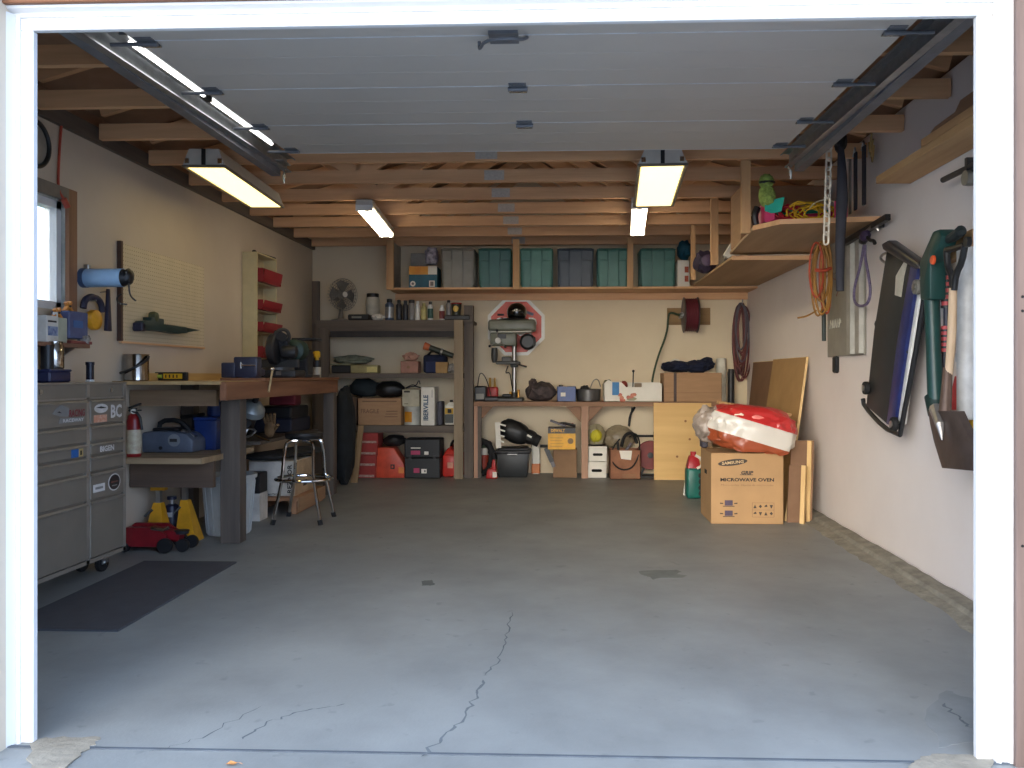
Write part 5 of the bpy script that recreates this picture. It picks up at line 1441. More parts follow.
for x, y in ((TXF - .11, yb - .05), (TXF - .06, ya + .06), (XL + .07, yb - .06), (XL + .07, ya + .06)):
    s = S().lathe((x - .014, y, FZ(y) + .05), [(.02, 0), (.048, .002), (.05, .008), (.05, .022), (.048, .028), (.02, .03)], M_RUBBER, 20, 'x')
    cst = part('castor', s, tc_, world=True)
    s = S().b2((x - .02, y - .03, FZ(y) + .045), (x - .016, y + .03, zb_ - .004), M_GALV).b2((x - .02, y - .03, zb_ - .005), (x + .022, y + .03, zb_), M_GALV).b2((x + .018, y - .03, FZ(y) + .045), (x + .022, y + .03, zb_ - .004), M_GALV).lathe((x + .018, y, FZ(y) + .05), [(.012, 0), (.012, .01)], M_GALVB, 10, 'x')
    part('fork', s, cst, world=True)

# things on the cabinet
p = AX(49, 383, -2.60); zc = zt_ + .013
x0, x1 = AX(38, 380, -2.6).y, AX(60, 380, -2.6).y
s = S().box((0, 0, .028), (.16, x1 - x0, .056), pm('deep_blue_case', (32, 38, 72), .5), None, .008).box((0, 0, .06), (.165, x1 - x0 + .004, .012), pm('deep_blue_lid', (44, 50, 86), .5), None, .004)
solo('blue_case', s, 'low dark blue case on the steel drawer cabinet', 'case', (-2.62, (x0 + x1) / 2, zc))
s = S()
t = thing('steel_thermos', 'shiny steel canister standing on the low dark blue case', 'canister', (-2.61, AX(56, 360, -2.6).y, zc + .067))
part('canister_body', S().lathe((0, 0, 0), [(.042, 0), (.046, .008), (.046, .115), (.04, .125), (.04, .14)], mat('shiny_steel', (180, 176, 170), .15, 1.0), 24), t)
part('sleeve', S().lathe((0, -.055, 0), [(.03, 0), (.03, .12)], M_BLACK, 16), t)
p = AX(90, 372, -2.6)
t = thing('torch', 'small black cylinder with a white foot at the far end of the cabinet', 'torch', (-2.6, p.y, zc))
part('barrel', S().lathe((0, 0, 0), [(.020, .012), (.020, .09), (.023, .092), (.023, .108)], pm('navy_black', (26, 28, 44), .4), 16), t)
part('white_foot', S().lathe((0, 0, 0), [(.022, 0), (.022, .012)], M_WHITEP, 16), t)

# ------------------------------------------------------------------ workbench along the left wall
M_FASC = wood('fascia_brown', (146, 100, 70), (116, 76, 52), 'y')
M_FASCX = wood('fascia_brown_x', (146, 100, 70), (116, 76, 52), 'x')
M_LEGW = wood('bench_leg_grey', (98, 88, 78), (72, 64, 58), 'z')
M_TOPW = wood('bench_top_pale', (190, 160, 110), (166, 134, 88), 'y')
bxf = -2.05; by0, by1 = 2.46, 4.90; bz = 1.062
wb = thing('workbench', 'long timber workbench with thick grey legs along the left wall', 'workbench', ((XL + bxf) / 2, (by0 + by1) / 2, FZ(3.7)))
part('bench_top', S().b2((XL + .004, by0, bz - .02), (bxf - .03, by1, bz), M_TOPW), wb, 'pale plywood top', world=True)
part('front_fascia', S().b2((bxf - .04, by0 + .02, bz - .115), (bxf, by1, bz - .004), M_FASC, .003), wb, 'brown fascia board', world=True)
part('top_board', S().b2((bxf - .30, 3.1, bz), (bxf + .01, by1 + .01, bz + .016), M_FASC), wb, world=True)
lx0, lx1 = AY(221.5, 470, 2.80).x, AY(241, 470, 2.80).x
part('leg', S().b2((lx0, 2.78, FZ(2.8)), (lx1, 2.89, bz - .10), M_LEGW, .004), wb, world=True)
part('leg', S().b2((-2.155, 4.80, FZ(4.8)), (-2.06, 4.90, bz - .10), M_LEGW, .004), wb, world=True)
part('leg', S().b2((XL + .01, 3.33, FZ(3.3)), (XL + .1, 3.42, bz - .02), M_LEGW), wb, world=True)
part('end_rail', S().b2((XL + .01, 2.65, bz - .155), (lx0 + .03, 2.69, bz - .055), wood('end_rail_wood', (132, 108, 80), (106, 84, 62), 'x')), wb, world=True)
part('lower_shelf', S().b2((XL + .01, 2.47, .565), (lx0 + .02, 3.30, .60), wood('lower_shelf_wood', (170, 146, 112), (140, 116, 86), 'x')), wb, 'pale lower shelf', world=True)
part('lower_rail', S().b2((XL + .01, 2.65, .40), (lx0 + .01, 2.69, .565), wood('lower_rail_wood', (104, 84, 68), (82, 66, 54), 'x')), wb, world=True)
part('rear_shelf', S().b2((XL + .01, 3.43, .60), (-2.2, 4.8, .625), M_DARKWY), wb, world=True)
part('splash_board', S().b2((XL + .004, 2.7, bz), (XL + .022, 4.5, bz + .05), wood('splash_board', (200, 166, 104), (176, 140, 84), 'y')), wb, 'tan board along the wall', world=True)

# on the bench
p = AX(123, 378, -2.665)
t = thing('steel_pitcher', 'shiny steel pitcher with a dark curved handle on the near end of the bench', 'pitcher', (-2.66, 2.60, bz + .001)); hh = .165
part('pitcher_body', S().lathe((0, 0, 0), [(.066, 0), (.07, .006), (.07, hh - .006), (.073, hh), (.066, hh - .002), (.066, .02)], mat('shiny_steel', (180, 176, 170)), 26), t)
part('handle', S().tube([(-.075, -.05, .05), (-.02, -.085, .06), (.04, -.085, .085), (.085, -.03, .13), (.075, .0, .15)], .008, M_BLACK, 8, sub=2), t, 'dark curved handle')
a, b = AY(154, 377, 3.0), AY(187.5, 369, 3.0)
t = thing('spirit_level', 'short yellow and black level lying on the bench near the wall', 'level', ((a.x + b.x) / 2, 3.0, bz + .001)); w = b.x - a.x
part('body', S().box((0, 0, .028), (w, .035, .056), M_BLACK, None, .004), t)
part('yellow_panel', S().b2((-w * .18, -.020, .012), (w * .38, -.0175, .046), M_YEL), t)
s = S()
for k in range(4): s.b2((-w * .12 + k * w * .11, -.0215, .018), (-w * .12 + k * w * .11 + .008, -.02, .040), M_PRINT)
part('scale_marks', s, t)
part('vial', S().cyl((-w * .36, -.02, .028), (-w * .22, -.02, .028), .012, pm('vial_lime', (170, 190, 70), .2)), t)
p = AY(245, 380, 3.35)
t = thing('bench_vice', 'blue grey bench vice with a bright screw handle at the front of the workbench', 'vice', (p.x, 3.38, bz + .017)); mv = pm('vice_blue', (50, 56, 78), .4)
part('fixed_jaw', S().box((.0, .02, .075), (.17, .10, .15), mv, None, .012, 2), t)
part('moving_jaw', S().box((-.12, .04, .055), (.10, .16, .11), mv, None, .012, 2).box((-.03, .1, .04), (.22, .10, .05), mv, None, .01), t)
part('screw_handle', S().cyl((-.02, -.05, .09), (.08, -.05, .088), .005, M_CHROME, seg=8).box((-.02, -.045, .09), (.012, .014, .045), M_CHROME).cyl((-.02, -.05, .09), (-.02, .0, .09), .01, M_STEEL, seg=10), t, 'bright screw handle')
part('base', S().lathe((0, .05, 0), [(.08, 0), (.08, .012), (.05, .02)], mv, 18), t)
# chop saw (dark silhouette)
ms = pm('saw_dark', (40, 42, 46), .5); ms2 = pm('saw_grey', (62, 62, 62), .4)
p = AY(278, 378, 3.95)
t = thing('mitre_saw', 'dark mitre saw with a raised arm standing on the workbench', 'saw', (p.x, 3.98, bz + .017))
part('base', S().box((0, 0, .03), (.34, .26, .06), ms, None, .015, 2).lathe((0, -.02, .06), [(.12, 0), (.12, .02)], ms2, 24), t)
part('fence', S().box((-.02, .05, .11), (.32, .03, .07), ms2, None, .008), t)
part('arm', S().beam((.02, .10, .06), (.03, .02, .30), .07, .08, ms).beam((.03, .02, .30), (-.02, -.04, .34), .06, .07, ms), t)
part('blade_guard', S().lathe((-.03, -.03, .22), [(.02, -.03), (.11, -.03), (.12, -.02), (.12, .02), (.11, .03), (.02, .03)], ms, 26, 'x'), t)
part('motor', S().lathe((.03, -.01, .20), [(.05, 0), (.055, .01), (.05, .09), (.04, .11)], ms, 18, 'x'), t)
part('handle', S().tube([(-.02, -.05, .33), (.02, -.06, .375), (.08, -.05, .37), (.09, -.02, .31), (.06, .0, .28)], .014, ms2, 8, sub=2), t)
part('scale_plate', S().b2((.02, -.135, .02), (.06, -.131, .05), M_STEEL), t)
p = AY(302, 350, 4.35)
t = thing('green_grinder', 'dark green bench machine behind the mitre saw', 'machine', (p.x, 4.38, bz + .017)); mgn = pm('machine_dark_green', (34, 62, 54), .45)
part('body', S().lathe((0, -.10, .22), [(.05, 0), (.085, .01), (.085, .15), (.05, .17)], mgn, 20, 'y').box((0, .0, .12), (.12, .16, .22), ms, None, .01), t)
part('hood', S().box((.03, 0, .315), (.2, .18, .02), ms, None, .006), t)
part('base', S().box((0, 0, .012), (.22, .2, .024), ms2, None, .004), t)
s = S().lathe((0, 0, 0), [(.02, 0), (.02, .09)], M_STEEL, 12)
solo('steel_rod', s, 'short steel cylinder on the bench between saw and spray bottle', 'cylinder', (AY(300, 375, 4.5).x, 4.5, bz + .017))
p = AY(317, 376, 4.75)
t = thing('spray_bottle', 'clear white spray bottle with a yellow head and black trigger', 'bottle', (p.x, 4.75, bz + .017)); hb = .27
part('bottle_body', S().lathe((0, 0, 0), [(.034, 0), (.036, .008), (.036, .09), (.024, .14), (.018, .15)], pm('milky_plastic', (176, 172, 156), .35), 18), t)
part('label_band', S().lathe((0, 0, 0), [(.037, .09), (.040, .1), (.034, .15)], M_BLACK, 18), t)
part('spray_head', S().box((.0, 0, .20), (.055, .03, .06), M_YEL, None, .01).cyl((-.05, 0, .215), (-.02, 0, .215), .009, M_YEL, seg=8).cyl((0, 0, .15), (0, 0, .18), .016, M_YEL), t)
part('trigger', S().tube([(-.02, 0, .2), (-.035, 0, .17), (-.03, 0, .15)], .006, M_BLACK), t)
p0, p1 = AX(273.5, 369, bxf + .02), AX(269, 392, bxf + .02)
t = thing('long_screwdriver', 'thin wooden rod with a bright tip leaning at the front edge of the bench', 'rod', (p1.x, p0.y, p1.z))
s = S().cyl((bxf + .018, p1.y, p1.z), (bxf + .012, p0.y, p0.z - .01), .0075, pm('rod_wood', (186, 160, 120), .6), seg=10)
part('shaft', s, t, world=True)
part('tip', S().blob((bxf + .012, p0.y, p0.z), (.016, .018, .012), M_CHROME, 0, 1, 1, 2), t, 'bright metal tip', world=True)

# ------------------------------------------------------------------ under the bench
p = AY(135, 455, 2.66)
t = thing('fire_extinguisher', 'red fire extinguisher with a cream label standing on the lower bench shelf', 'fire extinguisher', (-2.655, 2.56, .601)); hh = .33; r = .042
part('cylinder', S().lathe((0, 0, 0), [(r * .92, 0), (r, .01), (r, hh * .66), (r * .8, hh * .76), (r * .35, hh * .82)], pm('extinguisher_red', (132, 24, 26), .35), 24), t)
part('label_band', S().lathe((0, 0, 0), [(r * 1.015, hh * .06), (r * 1.015, hh * .5)], pm('extinguisher_label', (196, 190, 160), .5, rgb2=(170, 150, 130), scale=30), 24), t)
part('valve', S().cyl((0, 0, hh * .8), (0, 0, hh * .9), .018, M_BLACK).beam((-.03, 0, hh * .9), (.05, -.02, hh * .98), .02, .01, M_BLACK).beam((-.03, 0, hh * .86), (.05, -.02, hh * .86), .02, .008, M_BLACK), t)
part('gauge', S().lathe((.01, -.02, hh * .84), [(.016, 0), (.016, .01)], M_PAPER, 14, 'y'), t)
part('hose', S().tube([(-.02, -.02, hh * .86), (.05, -.03, hh * .8), (.06, -.02, hh * .5)], .008, M_BLACK, 8, sub=1), t)
a, b = AY(144, 455, 2.85), AY(199, 426, 2.85); w = b.x - a.x
t = thing('air_compressor', 'grey blue portable compressor with a black carry handle on the lower bench shelf', 'compressor', ((a.x + b.x) / 2 - .01, 2.93, .601)); mc = pm('compressor_grey', (82, 90, 104), .45); w *= .93
part('shell', S().prism([(-w / 2, 0), (w / 2, 0), (w / 2, .08), (w * .36, .125), (-w * .1, .14), (-w / 2, .13)], 'xz', -.12, .12, mc, .015), t)
part('carry_handle', S().tube([(-w * .34, 0, .13), (-w * .3, 0, .20), (w * .05, 0, .205), (w * .22, 0, .16), (w * .28, 0, .12)], .016, M_BLACK, 10, sub=1), t)
part('badge', S().lathe((w * .14, -.121, .08), [(.04, 0), (.04, .003)], pm('badge_grey', (120, 124, 128), .4), 20, 'y').lathe((-w * .12, -.121, .03), [(.012, 0), (.012, .004)], M_BLACK, 12, 'y').b2((w * .06, -.127, .07), (w * .2, -.124, .09), M_PRINT), t)
part('top_tools', S().box((-w * .1, 0, .145), (w * .5, .16, .02), M_BLACK, None, .006).beam((w * .2, -.05, .14), (w * .46, -.05, .10), .03, .02, M_STEEL), t)
a, b = AY(199, 455, 3.05), AY(222, 421, 3.05)
t = thing('blue_box', 'deep blue plastic box on the lower bench shelf beside the front leg', 'box', ((a.x + b.x) / 2 - .01, 3.1, .601)); w = b.x - a.x
part('box_body', S().frustum((0, 0, 0), (w * .9, .2), (w, .22), .20, pm('deep_blue_plastic', (26, 52, 112), .4), .01), t)
part('lid', S().box((0, 0, .208), (w * 1.02, .23, .02), pm('deep_blue_plastic', (26, 52, 112)), None, .005), t)
s = S().lathe((0, 0, 0), [(.045, 0), (.05, .01), (.05, .08), (.03, .10), (.03, .115)], pm('deep_blue_plastic', (26, 52, 112)), 18)
solo('blue_jug', s, 'small blue jug on the deep blue plastic box', 'jug', ((a.x + b.x) / 2 + .01, 3.1, .82))
s = S().cyl((0, 0, 0), (-.16, 0, -.02), .012, M_BLACK, seg=8).box((-.06, 0, -.05), (.04, .03, .09), M_BLACK)
solo('drill_gun', s, 'black hand drill lying behind the compressor', 'drill', (a.x - .0, 3.13, .833))

# floor jack, stands, bottles
p = AY(120, 553, 2.56); q = AY(190, 553, 2.56); F = FZ(2.55); cx = (p.x + q.x) / 2; w = q.x - p.x
t = thing('floor_jack', 'low red trolley jack on the floor under the bench', 'jack', (cx, 2.6, F)); mr = pm('jack_red', (126, 22, 32), .4)
part('frame', S().prism([(-w / 2, .035), (w * .2, .035), (w * .2, .11), (w * .06, .15), (-w * .42, .15), (-w / 2, .12)], 'xz', -.09, -.07, mr).prism([(-w / 2, .035), (w * .2, .035), (w * .2, .11), (w * .06, .15), (-w * .42, .15), (-w / 2, .12)], 'xz', .07, .09, mr).b2((-w / 2, -.08, .04), (w * .1, .08, .13), mr), t)
part('lift_arm', S().beam((-w * .1, 0, .12), (w * .34, 0, .085), .07, .05, mr).lathe((w * .34, 0, .10), [(.04, 0), (.045, .02), (.03, .022)], ms, 16), t)
part('saddle_bar', S().tube([(w * .02, -.1, .148), (w * .2, -.1, .14), (w * .26, -.1, .155)], .01, M_CHROME), t)
for x, y, r in ((w * .21, -.10, .045), (w * .21, .10, .045), (w * .42, -.06, .04), (w * .42, .06, .04), (-w * .38, -.08, .03), (-w * .38, .08, .03)):
    part('wheel', S().lathe((x, y, r), [(r * .4, -.016), (r * .95, -.016), (r, -.01), (r, .01), (r * .95, .016), (r * .4, .016)], M_BLACK, 20, 'y'), t)
myj = pm('stand_yellow', (208, 148, 28), .45)


def jstand(px0, px1, py0, py1, Y, tilt, lab):
    a, b = AY(px0, py1, Y), AY(px1, py0, Y); w = b.x - a.x; h = b.z - FZ(Y)
    t = thing('jack_stand', lab, 'jack stand', ((a.x + b.x) / 2, Y, FZ(Y)), 0, 'yellow jack stands')
    R = (0, tilt, 0)
    s = S(); q = w * .5
    vs = []
    for z, k in ((.0, 1.0), (h * .72, .36)):
        for sx, sy in ((-1, -1), (1, -1), (1, 1), (-1, 1)): vs.append((sx * q * k + tilt * z, sy * q * k * .9, z))
    s.add(vs, [(0, 1, 5, 4), (1, 2, 6, 5), (2, 3, 7, 6), (3, 0, 4, 7), (4, 5, 6, 7)], myj)
    part('stand_body', s, t)
    part('ratchet_post', S().box((tilt * h * .8, 0, h * .8), (.03, .03, h * .3), M_STEEL), t)
    part('saddle', S().prism([(-.045 + tilt * h, h - .02), (.045 + tilt * h, h - .02), (.045 + tilt * h, h + .015), (.02 + tilt * h, h), (-.02 + tilt * h, h), (-.045 + tilt * h, h + .015)], 'xz', -.025, .025, myj), t)
    part('lever', S().tube([(tilt * h * .6 - .01, -.06, h * .62), (tilt * h * .5 - .05, -.08, h * .5)], .008, M_BLACK), t)
    part('foot_plate', S().b2((-q, -q * .9, 0), (q, q * .9, .006), myj), t)


jstand(147, 169, 487, 545, 2.80, .02, 'yellow jack stand standing between the two dark bottle jacks')
jstand(179, 200, 484, 540, 2.88, -.10, 'yellow jack stand nearer the white waste bin, under the bench')
for (px, lab) in ((142, 'dark blue bottle jack behind the left end of the red trolley jack'), (172, 'dark blue bottle jack between the two yellow jack stands')):
    p = AY(px, 545, 2.97); t = thing('bottle_jack', lab, 'jack', (p.x, 2.97, FZ(2.97)), 0, 'dark blue bottle jacks'); mj = pm('jack_navy', (26, 30, 58), .4)
    part('body', S().box((0, 0, .012), (.12, .1, .024), mj, None, .004).lathe((0, 0, .02), [(.05, 0), (.05, .16), (.04, .19), (.022, .2)], mj, 18), t)
    part('label_band', S().b2((-.025, -.053, .14), (.025, -.048, .17), stw), t)
    part('ram', S().cyl((0, 0, .21), (0, 0, .25), .016, M_STEEL).cyl((0, 0, .25), (0, 0, .27), .03, mj), t)
# waste bin
p = AY(229, 541, 3.12)
t = thing('waste_bin', 'round off-white ribbed waste bin behind the front bench leg', 'waste bin', (p.x, 3.12, FZ(3.12))); hh = .40; mw_ = pm('bin_white', (176, 180, 178), .45, var=.04)
prof = [(.135, 0), (.168, hh * .9), (.168, hh * .93), (.182, hh * .94), (.184, hh), (.172, hh), (.160, hh * .9), (.128, .012)]
part('bin_body', S().lathe((0, 0, 0), prof, mw_, 36), t)
s = S()
for k in range(16):
    an = 2 * PI * k / 16; s.beam((.138 * math.cos(an), .138 * math.sin(an), .01), (.168 * math.cos(an), .168 * math.sin(an), hh * .88), .02, .008, mw_, up=(math.cos(an), math.sin(an), 0))
part('rib', s, t)
p = AY(248, 472, 3.5)
s = S().box((0, 0, .075), (.14, .16, .15), M_BLACK, None, .006)
b_ = thing('black_crate', 'small black box on the white furnace carton behind the waste bin', 'box', (p.x + .0, 3.62, .20 + FZ(3.6)))
part('box_body', s, b_); part('stand_block', S().b2((-.07, -.08, -.2), (.07, .08, 0), pm('carton_offwhite', (206, 202, 192), .75)), b_)
# furnace carton on timber
F = FZ(4.1)
t = thing('timber_pallet', 'low tray of pinkish timber and cardboard under the furnace carton', 'pallet', (-2.26, 4.15, F))
mpk = wood('pallet_wood', (176, 132, 96), (150, 108, 76), 'y')
part('deck_board', S().b2((-.22, -.32, .10), (.20, .36, .125), mpk), t)
for x in (-.17, .16): part('runner', S().b2((x - .03, -.32, 0), (x + .03, .36, .10), mpk), t)
part('side_panel', S().b2((.20, -.32, .02), (.206, .38, .125), M_CARD), t)
w, d, h = .36, .50, .27


def f(t, w, d, h):
    s = S().text('REZNOR', (w * .385, -d / 2 - .001, h * .5), (0, 0, 1), (-1, 0, 0), h * .82, w * .10, M_PRINT, .03)
    s.text('CAUTION', (w * .02, -d / 2 - .001, h * .05), RT, UP, w * .3, h * .06, M_PRINT, .02)
    part('lettering', s, t, 'black lettering')
    part('printed_square', S().b2((w / 2, -d * .1, h * .2), (w / 2 + .001, d * .08, h * .36), M_PRINT), t)
    part('arrow_mark', S().prism([(-w * .46, h * .05), (-w * .34, h * .05), (-w * .40, h * .2)], 'xz', -d / 2 - .001, -d / 2, M_PRINT), t)
    part('shaded_side', S().b2((w / 2 - .0005, -d / 2 + .002, .002), (w / 2 + .0006, d / 2 - .002, h - .002), pm('shaded_side_tan', (186, 162, 130), .8)), t)  # shade on the right side put into its colour as a tan sheet


carton('furnace_carton', 'white furnace carton with black upright lettering, behind the chrome stool', 'box', -2.285, 4.15, F + .126, w, d, h, pm('carton_offwhite', (206, 202, 192), .75), extra=f)
# bar stool
p = AY(297, 522, 3.42); Yc = 3.58
t = thing('bar_stool', 'chrome bar stool with a round dark seat in front of the bench', 'stool', (p.x, Yc, FZ(Yc)))
hs = .615
part('seat', S().lathe((0, 0, hs), [(.11, -.015), (.13, -.01), (.138, .01), (.132, .03), (.10, .038)], M_BLACK, 30), t, 'black padded seat')
for sy in (-1, 1):
    y0_ = sy * .13; yf_ = sy * .17
    for sx in (-1, 1):
        s = S().tube([(sx * .02, y0_ * .7, hs - .022), (sx * .075, y0_ * .8, hs - .024), (sx * .10, y0_ * .85, hs - .05), (sx * .107, y0_, hs - .14), (sx * .112, sy * .14, .32), (sx * .172, yf_, .02)], .0125, M_CHROME, 10, sub=2)
        lg = part('leg', s, t)
        part('rubber_foot', S().cyl((sx * .165, yf_ * .985, .035), (sx * .174, yf_ * 1.01, .0), .017, M_RUBBER, seg=12), lg)
part('foot_ring', S().ring((0, 0, .31), .20, .012, M_CHROME, 'z', 40, 10, .19), t)
# dark clutter on the rear shelf
t = thing('clamp_lamp', 'grey metal dome reflector hanging under the bench edge by the front leg', 'lamp', (AY(252, 408, 3.2).x, 3.2, AY(252, 420, 3.2).z))
part('reflector', S().at((0, 0, .07), (.4, .5, 0)).lathe((0, 0, 0), [(.02, .07), (.05, .06), (.085, .02), (.09, -.02), (.086, -.02), (.06, .03)], mat('dome_grey', (132, 138, 138), .4, .5), 26), t)
part('socket', S().at((0, 0, .07), (.4, .5, 0)).cyl((0, 0, .06), (0, 0, .14), .02, M_BLACK), t)
part('clamp', S().tube([(.03, .0, .15), (.02, .02, .19), (.02, .02, .24)], .008, M_STEEL), t)
zr_ = .626
s = S().box((0, 0, .045), (.22, .16, .09), pm('maroon_case', (120, 36, 46), .5), None, .01)
solo('maroon_case', s, 'maroon case on top of the navy case under the bench', 'case', (-2.37, 4.45, zr_ + .222))
s = S().box((0, 0, .06), (.34, .5, .12), pm('navy_case', (30, 34, 50), .5), None, .012).box((0, 0, .165), (.32, .46, .1), M_BLACK, None, .012)
solo('navy_case', s, 'navy and black tool cases stacked on the rear bench shelf', 'case', (-2.42, 4.5, zr_ + .001))
s = S().blob((0, 0, .16), (.14, .13, .17), M_BLACK, .2, 2.5, 5, flat=.15).blob((.1, -.06, .3), (.06, .06, .05), pm('navy_cloth', (26, 36, 70)), .3, 3, 5)
solo('dark_bag', s, 'dark bag on the rear bench shelf behind the dome reflector', 'bag', (-2.47, 3.7, zr_ + .002))
mg_ = pm('tan_leather', (104, 78, 48), .8, var=.2)
s = S().blob((0, 0, .03), (.04, .03, .06), mg_, .2, 3, 2, 3)
for k in range(4): s.tube([(-.03 + .02 * k, 0, .07), (-.04 + .026 * k, -.02, .12), (-.045 + .03 * k, -.035, .14)], .011, mg_, 8)
s.tube([(.035, 0, .03), (.065, -.02, .06)], .012, mg_, 8)
solo('work_glove', s, 'tan leather work glove hanging before the dark bag under the bench', 'glove', (AY(274, 430, 3.6).x, 3.52, AY(274, 430, 3.55).z - .02))
s = S().tube([(0, 0, 0), (.05, 0, .02), (.06, .02, .05), (.0, .02, .06), (-.01, 0, .02)], .008, M_STEEL, 8, sub=1).cyl((.05, 0, .02), (.17, -.01, -.03), .007, M_CHROME, seg=8)
solo('wrench', s, 'bright wrench lying on the rear bench shelf edge', 'wrench', (AY(246, 440, 3.35).x, 3.36, zr_ + .035))
s = S()
for k in range(3): s.blob((.06 * k - .05, .25 * k - .2, .02), (.17, .22, .03), pm('charcoal_cloth', (40, 42, 44), .9), .2, 2, k + 2)
solo('charcoal_cloth', s, 'charcoal cloth spread over the top of the furnace carton', 'cloth', (-2.28, 4.13, F + .128 + .275 + .012))
# dark coat by the shelving unit and the lath beside it
s = S().blob((0, 0, .46), (.10, .16, .46), pm('black_fabric', (26, 30, 32), .9, var=.2), .12, 2.0, 11, 4, pw=.85, flat=.45)
solo('draped_coat', s, 'tall black draped coat at the far end of the workbench', 'coat', (AY(344, 450, 5.4).x, 5.4, FZ(5.4)))
s = S().slab([(0, 0, 0), (.07, 0, 0), (.10, .12, .55), (.05, .12, .55)], (0, .018, 0), wood('lath_wood', (150, 122, 84), (126, 98, 64), 'z'))
solo('leaning_lath', s, 'short tan lath leaning between the black coat and the red boxes', 'board', (AY(350, 489, 5.55).x, 5.56, FZ(5.55)))

# ------------------------------------------------------------------ on the left wall
pa, pb = AX(120.5, 340, XL + .012), AX(204, 340, XL + .012)
zt1, zb1 = AX(121, 243, XL + .012).z, AX(121, 341, XL + .012).z


def peg_mat():
    m = mat('pegboard_white', (200, 186, 156), .6, var=.03)
    nt = m.node_tree; N, L = nt.nodes, nt.links; b = N['Principled BSDF']; src = b.inputs['Base Color'].links[0].from_socket
    tc = N['Texture Coordinate']; vm = N.new('ShaderNodeVectorMath'); vm.operation = 'SCALE'; vm.inputs['Scale'].default_value = 1 / .0254
    L.new(tc.outputs['Object'], vm.inputs[0]); fr = N.new('ShaderNodeVectorMath'); fr.operation = 'FRACTION'; L.new(vm.outputs[0], fr.inputs[0])
    sb = N.new('ShaderNodeVectorMath'); sb.operation = 'SUBTRACT'; sb.inputs[1].default_value = (.5, .5, .5); L.new(fr.outputs[0], sb.inputs[0])
    ml = N.new('ShaderNodeVectorMath'); ml.operation = 'MULTIPLY'; ml.inputs[1].default_value = (0, 1, 1); L.new(sb.outputs[0], ml.inputs[0])
    ln = N.new('ShaderNodeVectorMath'); ln.operation = 'LENGTH'; L.new(ml.outputs[0], ln.inputs[0])
    lt = N.new('ShaderNodeMath'); lt.operation = 'LESS_THAN'; lt.inputs[1].default_value = .13; L.new(ln.outputs['Value'], lt.inputs[0])
    mx = N.new('ShaderNodeMix'); mx.data_type = 'RGBA'; mx.inputs['B'].default_value = lin((110, 98, 80)); L.new(lt.outputs[0], mx.inputs['Factor']); L.new(src, mx.inputs['A'])
    L.new(mx.outputs['Result'], b.inputs['Base Color']); return m


t = thing('pegboard', 'cream perforated pegboard on the left wall above the bench', 'pegboard', (XL + .01, (pa.y + pb.y) / 2, zb1))
part('board', S().b2((XL + .006, pa.y, zb1), (XL + .012, pb.y, zt1), peg_mat()), t, world=True)
part('edge_batten', S().b2((XL + .002, pa.y - .022, zb1), (XL + .028, pa.y, zt1 + .01), pm('dark_batten', (76, 54, 44), .7)), t, 'dark left batten', world=True)
part('lower_rail', S().b2((XL + .002, pa.y, zb1 - .012), (XL + .02, pb.y, zb1), M_STUDY), t, world=True)
# dark green trimmer hanging on it
XP = XL + .05
Q = lambda px, py: AX(px, py, XP)
def yz(pts): return [(Q(*p).y, Q(*p).z) for p in pts]
t = thing('hedge_trimmer', 'dark green power tool with a long tapering nose on the pegboard', 'power tool', (XP, Q(165, 325).y, Q(165, 333).z)); mtg = pm('tool_green_dark', (26, 52, 52), .45)
part('body', S().prism(yz([(139, 321), (147, 320.5), (147, 317), (160, 319), (160, 324), (175, 326), (183, 327), (184, 333), (174, 334), (160, 331.5), (139, 330)]), 'yz', XP - .03, XP + .03, mtg, .006), t, world=True)
part('nose', S().prism(yz([(183, 327.2), (188, 328), (199.5, 330.2), (188, 332), (183, 333)]), 'yz', XP - .012, XP + .012, mtg, .003), t, world=True)
c_ = Q(152.5, 317)
part('gear_disc', S().lathe((XP + .01, c_.y, c_.z), [(.01, -.02), (.034, -.02), (.036, 0), (.03, .02), (.012, .024)], pm('olive_disc', (70, 78, 54), .5), 20, 'x'), t, world=True)
c_ = Q(140, 327)
part('battery', S().box((XP, c_.y - .01, c_.z), (.06, .05, .055), pm('battery_navy', (40, 42, 62), .5), None, .006), t, world=True)
part('hook', S().tube([(XL + .012, Q(165, 318).y, Q(165, 324).z), (XP, Q(165, 318).y, Q(165, 326).z)], .004, M_STEEL), t, world=True)
# blue roll with a black end and cable
p = AX(82, 278, XL); yr_, cz = p.y, p.z; x1_ = AY(127, 278, yr_).x
t = thing('blue_roll', 'light blue roll with a black end standing out from the left wall', 'roll', ((XL + x1_) / 2, yr_, cz - .055)); mbl = pm('sky_blue_paper', (134, 168, 200), .6, var=.04)
part('roll_body', S().cyl((XL + .03, yr_, cz), (x1_ - .02, yr_, cz), .052, mbl, seg=28), t, world=True)
part('end_band', S().cyl((XL + .002, yr_, cz), (XL + .03, yr_, cz), .055, pm('slate_blue', (70, 92, 124), .5), seg=28), t, world=True)
part('end_cap', S().cyl((x1_ - .02, yr_, cz), (x1_ + .01, yr_, cz), .05, M_BLACK, .036, seg=20).blob((x1_ + .012, yr_, cz + .008), (.022, .04, .045), M_BLACK, .2, 3, 3), t, 'black end fitting', world=True)
part('wall_clip', S().box((XL + .03, yr_, cz + .06), (.03, .03, .03), M_STEEL, None, .004), t, world=True)
part('cable', S().tube([(x1_ + .01, yr_, cz - .03), (x1_ + .015, yr_, cz - .10), (x1_ + .05, yr_, cz - .13)], .005, M_BLACK, 6, sub=2).tube([(x1_ - .03, yr_, cz - .09), (x1_ - .06, yr_, cz - .11), (x1_ - .05, yr_, cz - .145), (x1_ + .0, yr_, cz - .15)], .005, M_BLACK, 6, sub=2), t, world=True)
